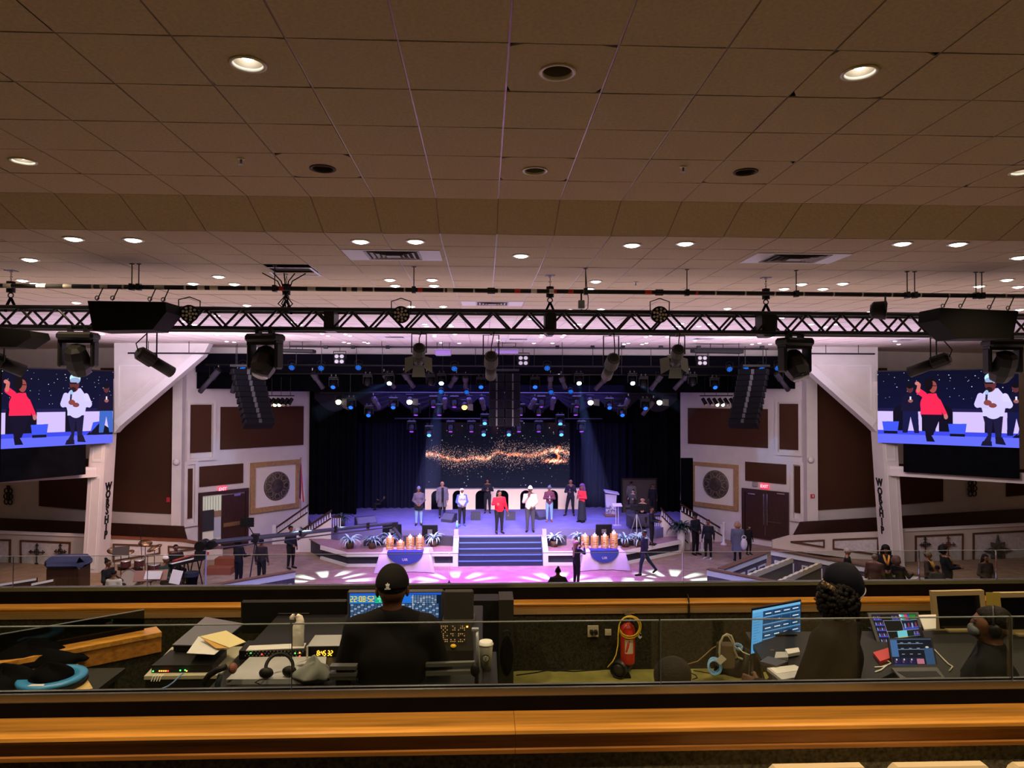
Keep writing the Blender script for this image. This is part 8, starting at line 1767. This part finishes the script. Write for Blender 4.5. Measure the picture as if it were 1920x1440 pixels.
def table(sd, u0, u1, vt, vb, cands):
 a, b = atz(u0, vb, 0), atz(u1, vb, 0); Y = a.y; zt = at((u0 + u1) / 2, vt, Y).z; w = b.x - a.x - .25; cx = (a.x + b.x) / 2; t = thing('table', 'table under a pale cloth with blue round runner, ' + sd + ' of the steps', 'table', (cx, Y + .35, 0)); d = .75
 MB().box((cx, Y + .40, zt - .02), (w, d, .04)).build('tabletop', TCL, t)
 for x in (-1, 1):
  for y in (-1, 1): MB().box((cx + x * (w / 2 - .08), Y + .40 + y * (d / 2 - .08), (zt - .04) / 2), (.05, .05, zt - .04)).build('leg', BLKM, t)
 cl = MB(); n = 96; vs = []; tg = []
 for i in range(n):
  k = i / n * 4; s_, q = int(k), k - int(k); x, y = [(-.5 + q, -.5), (.5, -.5 + q), (.5 - q, .5), (-.5, .5 - q)][s_]; cor = (abs(x) * abs(y) * 4) ** 3; tg.append((x, y, cor))
 for zi, z in enumerate((zt + .006, zt - .02, zt * .5, .02)):
  for i, (x, y, cor) in enumerate(tg):
   f_ = 1.01 + .0 * zi; o_ = zi * (.02 + .07 * cor) + .022 * (zi > 1) * math.sin(i * 1.05); vs.append((cx + x * (w + .02) + o_ * (1 if x > 0 else -1) * abs(x) * 2, Y + .40 + y * (d + .02) + o_ * (1 if y > 0 else -1) * abs(y) * 2, z))
 cl.add(vs, [(j * n + i, (j + 1) * n + i, (j + 1) * n + (i + 1) % n, j * n + (i + 1) % n) for j in range(3) for i in range(n)]); cl.f.append(tuple(range(n))); cl.m.append(0)
 c_ = tag(cl.build('tablecloth', TCL, None, True), 'pale draped cloth over the table ' + sd + ' of the steps', 'tablecloth')
 ru = thing('table_runner', 'blue half round runner with white letters on the ' + sd + ' table', 'runner', (cx, Y, zt)); yf = Y + .40 - d / 2 - .10; R_ = w * .40
 MB().prism([(cx + R_ * math.cos(PI + PI * i / 20), yf - .02 * math.sin(PI * i / 20), zt + .012 + zt * .62 * math.sin(PI + PI * i / 20)) for i in range(21)], (0, .012, 0)).build('front_drop', RUN, ru); MB().box((cx, yf + .2, zt + .012), (R_ * 2, .44, .008)).build('top_band', RUN, ru)
 text_part('UIR', .13, WHT2, ru, (cx, yf - .026, zt - .26), (1, 0, 0), (0, 0, 1), .003)
 for k, (u, hpx) in enumerate(cands):
  q = at(u, vt, Y + .40); h = hpx * q.y / F; r = .135; ct = thing('candle_tower', 'gold wire candle tower with glowing candle on the ' + sd + ' table, ' + ordl(k, len(cands)), 'candle holder', (q.x, Y + .40, zt + .018)); wires = MB(); n_ = max(5, int(h / .062))
  for j in range(n_): wires.torus((0, 0, .012 + h * .92 * j / n_), r * (1 - .10 * (j / n_) ** 4), .017, 14, 5)
  wires.build('wire_ring', GOLD, ct, False, False)['kind'] = 'stuff'; part('post', MB().cyl((r, 0, 0), (r, 0, h * .9), .008).cyl((-r, 0, 0), (-r, 0, h * .9), .008).cyl((0, -r, 0), (0, -r, h * .9), .008), GOLD, ct); part('candle', MB().lathe((0, 0, 0), [(.06, h * .5), (.075, h * .98), (.02, h), (.004, h * 1.01)], 14), CANDLE, ct, True); part('flame', MB().ell((0, 0, h * 1.04), (.018, .018, .04), 8, 6), emat('flame', (1, .5, .35), 4), ct, True)
table('left', 711, 808, 1035, 1073, ((731, 25), (751, 16), (769, 25), (787, 26))); table('right', 1093, 1173, 1032, 1069, ((1097, 25), (1115, 25), (1134, 25), (1151, 30)))
ACR = mat('acrylic', (.55, .5, .75), .1, spec=.6); le = thing('lectern', 'violet lit lectern with flowers at the right of the deck', 'lectern', atz(1145, 968, ST)); part('base', MB().box((0, 0, .06), (.6, .5, .12), None, 0, 1, .02), mat('lectern_wood', (.20, .08, .07), .4), le)
part('column', MB().prism([(-.22, -.12, .12), (.20, -.12, .12), (.26, -.12, 1.02), (-.26, -.12, 1.02)], (0, .24, 0)), ACR, le); part('book_rest', MB().box((.03, 0, 1.10), (.66, .46, .05), rotm(.1, .18, 0)), ACR, le); fl2 = MB(); rs = np.random.RandomState(2)
for k in range(26): fl2.ell((rs.rand() * .5 - .25, -.26 + rs.rand() * .1, .14 + rs.rand() * .36), (.045, .04, .045), 7, 5)
part('flowers', fl2, mat('pale_flowers', (.36, .30, .36), .7), le, True)['kind'] = 'stuff'
ms = thing('music_stand', 'clear acrylic stand in front of the lectern', 'stand', atz(1157, 985, ST)); part('post', MB().cyl((-.05, 0, 0), (-.05, 0, .82), .018).cyl((.05, 0, 0), (.05, 0, .82), .018), ACR, ms); part('desk', MB().box((0, 0, .86), (.40, .28, .03), rotm(.3)), ACR, ms); part('foot', MB().box((0, 0, .01), (.34, .3, .02)), ACR, ms)
def tripod(lb, u, v, z, h, m, name='tripod'):
 t = thing(name, lb, 'tripod', atz(u, v, z))
 for k in range(3): a = k * 2.094 + .3; part('leg', MB().cyl((0, 0, h), (.42 * math.cos(a), .42 * math.sin(a), .02), .022, .016, 8), m, t); part('foot', MB().ell((.42 * math.cos(a), .42 * math.sin(a), .02), (.03, .03, .02), 8, 4), BLK, t)
 part('head', MB().box((0, 0, h + .04), (.14, .16, .12)), BLKM, t); return t
tp_ = tripod('pale tripod of the video camera on the right apron', 1194, 1022, AP, 1.25, mat('alu', (.45, .5, .55), .3, .8)); cm = thing('video_camera', 'black video camera on the tripod, operator beside it', 'camera', tp_.location + Vector((0, 0, 1.36))); part('body', MB().box((0, 0, .12), (.5, .2, .22), rotm(0, 0, -.3), 0, 1, .02), BLK, cm); part('lens', MB().cyl((-.26, .06, .12), (-.42, .10, .12), .08, .10, 14), BLK, cm); part('viewfinder', MB().box((.10, -.14, .24), (.16, .1, .1)), BLK, cm)
dk = thing('backstage_opening', 'brown lit backstage opening at the right wing', 'opening', (at(1200, 962, 33.4).x, 33.4, ST)); a, b = at(1167, 960, 33.0), at(1229, 898, 33.0); MB().bb(a.x, b.x, 32.96, 33.0, ST, b.z).build('back_wall', mat('backstage_wall', (.05, .035, .025), .8), dk); MB().ring([(a.x - .05, 32.9, ST), (b.x + .05, 32.9, ST), (b.x + .05, 32.9, b.z + .05), (a.x - .05, 32.9, b.z + .05)], [(a.x, 32.9, ST), (b.x, 32.9, ST), (b.x, 32.9, b.z), (a.x, 32.9, b.z)], (0, .05, 0)).build('frame', BLK, dk)
def flag(lb, u, v0, v1, Y, cols):
 a, b = at(u, v1, Y), at(u, v0, Y); t = thing('flag', lb, 'flag', (a.x, a.y, ST)); MB().cyl((a.x, a.y, ST - .1), b, .022, n=8).build('pole', GOLDW, t); MB().ell(b + VZ * .05, (.04, .04, .06), 8, 6).build('finial', GOLDW, t); MB().cyl((a.x, a.y, ST - .12), (a.x, a.y, ST), .2, .12, 12).build('base', GOLDW, t)
 n = len(cols); H_ = b.z - .1 - (a.z + .2)
 for k, m in enumerate(cols):
  vs = [];
  for j in range(9):
   z = b.z - .1 - H_ * j / 8
   for e in (k / n, (k + 1) / n): x = a.x + .02 + (.10 + .16 * j / 8) * (e - .3); vs.append((x, a.y - .08 - .05 * math.sin(e * 9 + j * .5), z - .25 * e))
  MB().add(vs, [(2 * j, 2 * j + 1, 2 * j + 3, 2 * j + 2) for j in range(8)]).build('cloth_fold', m, t, True)
FR, FW, FB = mat('flag_red', (.5, .03, .03), .8), mat('flag_white', (.7, .66, .62), .8), mat('flag_blue', (.03, .04, .16), .8)
flag('furled striped flag of red, white and blue beside the left medallion', 564, 862, 942, 31.6, (FB, FR, FW, FR, FW)); flag('furled white flag at the right edge of the stage opening', 1277, 868, 945, 32.2, (FW, FB, FW, FW))
a, b = at(1288, 945, 31.2), at(1302, 860, 31.0); t = thing('folded_drape', 'tall narrow black drape beside the right medallion', 'curtain', (a.x, a.y, ST)); MB().prism([(a.x - .22 + .5 * k / 10, a.y + .06 * math.sin(k * 2.2), 0.3) for k in range(11)] + [(a.x + .30, a.y + .22, 0.3), (a.x - .22, a.y + .22, 0.3)], (0, 0, b.z - .3)).build('cloth', BLKF, t); MB().bb(a.x - .3, a.x + .36, a.y - .05, a.y + .25, .0, .3).build('foot', BLKM, t)
heap('covered_equipment', 'large black cloth covered equipment before the right wall', 'equipment', atz(1376, 1012, .0) + Vector((0, 1.2, 0)), .75, .6, 1.55, BLKF, 14)
def stair(lb, ub, vb, ut, vt, Y, z_foot, n_b):
 t = thing('stair_balustrade', lb, 'railing', at(ub, vb, Y)); a, b = at(ub, vb, Y), at(ut, vt, Y); d = .30
 MB().prism([(a.x, Y, 0), (b.x, Y, 0), (b.x, Y, b.z - d), (a.x, Y, max(.1, a.z - d))], (0, .14, 0)).build('stringer', WHT, t); s_ = (b - a)
 MB().prism([a, b, b - VZ * .09, a - VZ * .09], (0, .14, 0)).build('handrail', DWOOD, t); MB().prism([a - VZ * d, b - VZ * d, b - VZ * (d + .07), a - VZ * (d + .07)], (-.0, -.02, 0)).build('lower_rail', DWOOD, t)
 bal = None
 for k in range(n_b):
  p = a + s_ * (k + .5) / n_b
  if bal is None: bal = MB().lathe((0, 0, -d), [(.035, 0), (.035, .03), (.02, .05), (.034, .10), (.018, .16), (.034, d - .1)], 8).mesh('baluster', WHT2, True)
  o = bpy.data.objects.new('baluster', bal); C.objects.link(o); o.parent = t; o.location = p + Vector((0, .07, 0)) - t.location
 MB().box((a.x, Y + .07, a.z / 2 + .06), (.16, .16, a.z + .14)).build('newel_post', WHT2, t)
stair('white stair side wall with dark handrail below the left medallion', 514, 990, 577, 946, 30.8, 0, 13); stair('nearer white stair side wall with dark handrail left of the deck', 558, 997, 621, 956, 29.2, 0, 13); stair('nearer white stair side wall with dark handrail right of the deck', 1290, 1003, 1240, 952, 29.2, 0, 12); stair('white stair side wall with dark handrail below the right medallion', 1354, 990, 1277, 944, 30.8, 0, 13)
for lb, u0, u1, v0, v1, Y in (('short white baluster rail on the left landing', 614, 640, 968, 1000, 29.4), ('short white baluster rail on the right landing', 1226, 1247, 966, 1000, 29.4)):
 a, b = at(u0, v1, Y), at(u1, v0, Y); t = thing('baluster_rail', lb, 'railing', a); MB().bb(a.x, b.x, Y, Y + .1, b.z - .06, b.z).build('top_rail', DWOOD, t); MB().bb(a.x, b.x, Y - .02, Y + .12, .0, a.z + .03).build('kerb', WHT2, t)
 for k in range(6): x = a.x + (b.x - a.x) * (k + .5) / 6; MB().cyl((x, Y + .05, a.z), (x, Y + .05, b.z - .05), .022, n=8).build('baluster', WHT2, t)
for k, (u, v) in enumerate(((1357, 1022), (1316, 1034))): tag(MB().lathe(atz(u, v, 0), [(.14, 0), (.14, .05), (.05, .12), (.05, .55), (.08, .62), (.05, .70), (.06, .95), (.09, 1.0)], 12).build('stanchion', WHT2, None, True), ('white' if k == 0 else 'gold lit') + ' turned post by the right stair', 'post')
# ================================================================ floor left: band, crane, low walls; floor right: pews
LW = mat('violet_planks', (.10, .075, .10), .5, noise=.3, nscale=6, stretch=(6, 6, .4))
def low_wall(name, lb, A, B, frames, z=None):
 n = Vector((B.y - A.y, -(B.x - A.x), 0)).normalized(); n = n if n.y < 0 else -n; zt = A.z; B = Vector((B.x, B.y, zt)); d = (B - A)
 w = struct(MB().prism([(A.x, A.y, 0), (B.x, B.y, 0), (B.x, B.y, zt - .2), (A.x, A.y, zt - .2)], -n * .12).build(name, LW), lb); MB().prism([A + n * .03 - VZ * .2, B + n * .03 - VZ * .2, B + n * .03 - VZ * .02, A + n * .03 - VZ * .02], -n * .17).build('white_band', WHT2, w); MB().prism([A + n * .06 - VZ * .02, B + n * .06 - VZ * .02, B - n * .18 - VZ * .02, A - n * .18 - VZ * .02], (0, 0, .03)).build('cap', mat('cap_brown', (.16, .08, .05), .5), w)
 for k in range(frames):
  o = []; i_ = [];
  for (e, q) in ((.14, .30), (.86, .30), (.86, .78), (.14, .78)): p = A + d * ((k + e) / frames); o.append(Vector((p.x, p.y, (zt - .2) * q)) + n * .01);
  c = sum(o, Vector()) / 4; i_ = [p + Vector(((c - p).x, (c - p).y, 0)).normalized() * .05 + VZ * (.05 if p.z < c.z else -.05) for p in o]; MB().ring(o, i_, n * .03).build('moulding', WHT2, w)
 return w
zw = .92
low_wall('wall_band_front', 'low panelled wall with blue lit white band before the band area', atz(280, 1118, zw), atz(553, 1071, zw), 5); low_wall('wall_pew_front', 'low panelled wall with blue lit white band before the right pews', atz(1326, 1067, zw), atz(1560, 1112, zw), 4); low_wall('wall_pew_side', 'second low panelled wall at the head of the right pews', atz(1355, 1067, zw), atz(1437, 1036, zw), 4); low_wall('wall_pew_rear', 'dark panelled wall behind the right pews', atz(1446, 1030, zw), atz(1960, 1112, zw + .1), 8)
CRM2 = mat('cream_pew_cap', (.62, .55, .36), .55); PEWC = mat('pew_cloth', (.10, .085, .06), .9)
def pew(lb, u0, v0, u1, v1):
 A, B = atz(u0, v0, .86), atz(u1, v1, .86); t = thing('pew', lb, 'pew', (A.x, A.y, 0), 0, 'cream topped pews at right'); d = B - A; n = Vector((d.y, -d.x, 0)).normalized(); k = 26; up = [A + d * i / k + VZ * .035 * abs(math.sin(i * PI / 3.2)) for i in range(k + 1)]
 MB().prism([A - VZ * .14] + [B - VZ * .14] + list(reversed(up)), n * .10).build('scalloped_cap', CRM2, t); MB().prism([(A.x, A.y, .05), (B.x, B.y, .05), (B.x, B.y, .72), (A.x, A.y, .72)], n * .08).build('backrest', PEWC, t); MB().prism([Vector((A.x, A.y, .42)) - n * .02, Vector((B.x, B.y, .42)) - n * .02, Vector((B.x, B.y, .42)) - n * .45, Vector((A.x, A.y, .42)) - n * .45], (0, 0, -.1)).build('seat', PEWC, t)
 for p in (A, B): MB().prism([(p.x, p.y, 0), tuple(Vector((p.x, p.y, 0)) - n * .48), tuple(Vector((p.x, p.y, .6)) - n * .48), (p.x, p.y, .86)], d.normalized() * .05).build('end_panel', DWOOD, t)
for i, q in enumerate(((1400, 1078, 1482, 1046), (1456, 1090, 1535, 1055), (1504, 1104, 1590, 1066), (1575, 1104, 1640, 1078), (1660, 1106, 1720, 1082))): pew('curved pew with scalloped cream cap, ' + ordl(i, 5) + ' of the right block', *q)
for i, q in enumerate(((-20, 1098, 68, 1084), (60, 1094, 100, 1086), (-20, 1120, 110, 1102))):
 A, B = atz(q[0], q[1], .86), atz(q[2], q[3], .86); t = thing('pew', 'dark wooden pew with pale frame line at far left, ' + ORD[i], 'pew', (A.x, A.y, 0)); MB().prism([(A.x, A.y, 0), (B.x, B.y, 0), B, A], (0, .08, 0)).build('backrest', DWOOD, t); MB().prism([A + VZ * .0, B + VZ * .0, B - VZ * .06, A - VZ * .06], (0, -.03, 0)).build('moulding', WHT2, t); MB().prism([(A.x, A.y - .02, .42), (B.x, B.y - .02, .42), (B.x, B.y - .45, .42), (A.x, A.y - .45, .42)], (0, 0, -.06)).build('seat', DWOOD, t)
pn = thing('covered_piano', 'piano under a dark blue cover at left', 'piano', atz(128, 1112, 0)); part('cover', MB().box((0, 0, 1.0), (1.25, .8, .42), None, 0, 1, .16), mat('blue_cover', (.025, .035, .10), .8), pn, True); part('case', MB().box((0, 0, .45), (1.05, .65, .85), None, 0, 1, .03), DWOOD, pn)
dkit = thing('drum_kit', 'drum kit with cymbals at left behind the pale shirt man', 'drum kit', atz(248, 1098, 0)); SHELL = mat('drum_shell', (.10, .03, .03), .25); HEAD = mat('drum_head', (.60, .54, .45), .5); CYM = mat('cymbal', (.62, .40, .20), .25, .9)
part('bass_drum', MB().cyl((0, -.2, .30), (0, .25, .30), .29, n=24), SHELL, dkit); part('drum_head', MB().cyl((0, -.21, .30), (0, -.205, .30), .27, n=24), HEAD, dkit); part('rim', MB().torus((0, -.21, .30), .29, .015, 24, 6, rotm(PI / 2)), CHR, dkit)
for x, y, z, r, h in ((-.25, .05, .72, .16, .2), (.2, .05, .74, .16, .2), (.55, .35, .45, .2, .35), (-.5, .4, .52, .18, .14)): c_ = part('tom', MB().cyl((x, y, z - h / 2), (x, y, z + h / 2), r, n=20), SHELL, dkit); part('drum_head', MB().cyl((x, y, z + h / 2), (x, y, z + h / 2 + .006), r * .97, n=20), HEAD, c_); part('rim', MB().torus((x, y, z + h / 2), r, .012, 20, 5), CHR, c_)
for x, y, z, r, a in ((-.65, .1, 1.15, .23, .25), (.65, .15, 1.22, .25, -.3), (.25, .35, 1.35, .22, .2), (-.35, .45, 1.02, .18, 0)): part('cymbal', MB().lathe((x, y, z), [(r, 0), (r * .5, .025), (r * .2, .04), (.001, .06)], 24, rotm(.3, a, 0)), CYM, dkit, True); part('cymbal_stand', MB().cyl((x, y, 0), (x, y, z), .014).cyl((x, y, .25), (x + .2, y, 0), .01).cyl((x, y, .25), (x - .12, y + .17, 0), .01), CHR, dkit)
for lb, u0, v0, u1, v1, m in (('red keyboard slanting before the keyboard player', 338, 1057, 392, 1040, mat('key_red', (.50, .04, .02), .35)), ('black keyboard under the red one', 322, 1064, 372, 1052, BLK)):
 A, B = atz(u0, v0, .95), atz(u1, v1, .95); t = thing('keyboard', lb, 'keyboard', A); d = B - A; n = Vector((-d.y, d.x, 0)).normalized() * .32; MB().prism([A, B, B + n, A + n], (0, 0, .09)).build('case', m, t); MB().prism([A + n * .08 + d * .04, B + n * .08 - d * .04, B + n * .5 - d * .04, A + n * .5 + d * .04], (0, 0, .097)).build('keys', WHT2 if m is BLK else BLK, t)
 for p in (A + d * .2, A + d * .8): MB().cyl(p + n * .1, Vector((p.x, p.y, 0)) + n * .9, .02).cyl(p + n * .9, Vector((p.x, p.y, 0)) + n * .1, .02).build('stand_leg', BLKM, t)
def mstand(lb, u, v, z, h, sheet, m=BLK, rz=0, w=.5): t = thing('music_stand', lb, 'stand', atz(u, v, z), rz); part('post', MB().cyl((0, 0, 0), (0, 0, h), .014), BLKM, t); part('desk', MB().box((0, 0, h + .1), (w, .03, .34), rotm(-.7)), m, t); part('base', MB().cyl((0, 0, .25), (.25, 0, .01), .01).cyl((0, 0, .25), (-.15, .2, .01), .01).cyl((0, 0, .25), (-.15, -.2, .01), .01), BLKM, t); return t, (tag(MB().box(t.location + Vector((0, -.03, h + .12)), (w * .7, .008, .26), rotm(-.7)).build('sheet_music', PAPER), sheet, 'paper') if sheet else None)
mstand('brown music stand with white sheets at the rail left of the glass seam', 282, 1150, 0, 1.0, 'white and blue sheets on the brown music stand', mat('stand_brown', (.24, .09, .05), .5), .2, .9); mstand('black music stand between drummer and drums', 226, 1098, 0, 1.05, None, BLK, .4)
tag(MB().box(atz(330, 1085, .85) + VZ * .05, (.30, .02, .42), rotm(-.5, .3, .4)).build('sheet_music', PAPER), 'white sheet held by the musician in white beanie', 'paper')
lpk = thing('laptop', 'dark laptop open on the keyboards at left', 'laptop', atz(372, 1050, 1.05)); part('base', MB().box((0, 0, .01), (.36, .26, .02)), BLK, lpk); part('screen', MB().box((0, .12, .14), (.36, .015, .26), rotm(-.2)), BLK, lpk)
micb = thing('boom_microphone', 'thin microphone boom rising over the drum kit', 'microphone', atz(268, 1095, 0)); part('stand', MB().cyl((0, 0, 0), (-.1, 0, 1.75), .012), BLKM, micb); part('capsule', MB().cyl((-.1, 0, 1.75), (-.12, 0, 1.92), .025), BLK, micb)
st = thing('carpet_steps', 'reddish carpeted steps behind the keyboards', 'steps', atz(412, 1075, 0)); part('step', MB().box((0, 0, .12), (.95, .5, .24)), mat('red_carpet', (.26, .07, .03), .9), st); part('step', MB().box((.12, .4, .24), (.75, .45, .48)), MATS['red_carpet'], st)
gb = thing('stool', 'round dark stool before the low band wall', 'stool', atz(359, 1112, 0)); part('seat', MB().cyl((0, 0, .55), (0, 0, .68), .22, n=18), mat('stool_navy', (.02, .025, .05), .7), gb); part('leg', MB().cyl((0, 0, 0), (0, 0, .55), .16, .18, 16), BLKF, gb)
pk = tag(MB().cyl(atz(385, 1108, 0), atz(385, 1108, 0) + VZ * 1.5, .03, n=10).build('glass_rail_post', mat('lit_post', (.5, .5, .75), .3, .4)), 'thin violet lit post standing before the band wall', 'post')
cr = tripod('black tripod carrying the long camera crane', 478, 1104, 0, 1.55, BLKM); cr['category'] = 'tripod'; pv = cr.location + Vector((0, 0, 1.68)); e1 = at(736, 981, 27.2); dv = (e1 - pv); e0 = pv - dv.normalized() * 1.7
cj = thing('camera_crane', 'long blue lit camera crane over the left apron', 'crane', pv); JB = mat('crane_grey', (.05, .06, .09), .4, .4)
MB().cyl(e0, e1, .085, .06, 8).build('arm', JB, cj); MB().cyl(e0 - VZ * .2, e1 - VZ * .14, .025, n=6).build('lower_rod', JB, cj); MB().cyl(e0 + Vector((0, -.25, -.05)), e0 + Vector((0, .25, -.05)), .16, n=18).build('counterweight', BLK, cj); MB().cyl(e0 + dv.normalized() * .3 + Vector((0, -.2, -.05)), e0 + dv.normalized() * .3 + Vector((0, .2, -.05)), .13, n=18).build('counterweight', BLK, cj)
MB().box(pv, (.22, .25, .25)).build('pivot', BLKM, cj); MB().box(e1 + Vector((.1, 0, -.12)), (.2, .2, .3)).build('camera_head', BLK, cj); MB().cyl(e1 + Vector((.05, -.1, -.15)), e1 + Vector((.35, -.1, -.55)), .06, .07, 10).build('camera_arm', JB, cj)
for k in (.3, .55, .8): MB().box(pv + dv * k, (.10, .2, .2)).build('joint_bracket', BLKM, cj)
MB().box(pv + Vector((-.2, -.2, .55)), (.42, .05, .30)).build('monitor', BLK, cj); MB().cyl(pv, pv + Vector((-.2, -.2, .5)), .015).build('monitor_post', BLKM, cj)
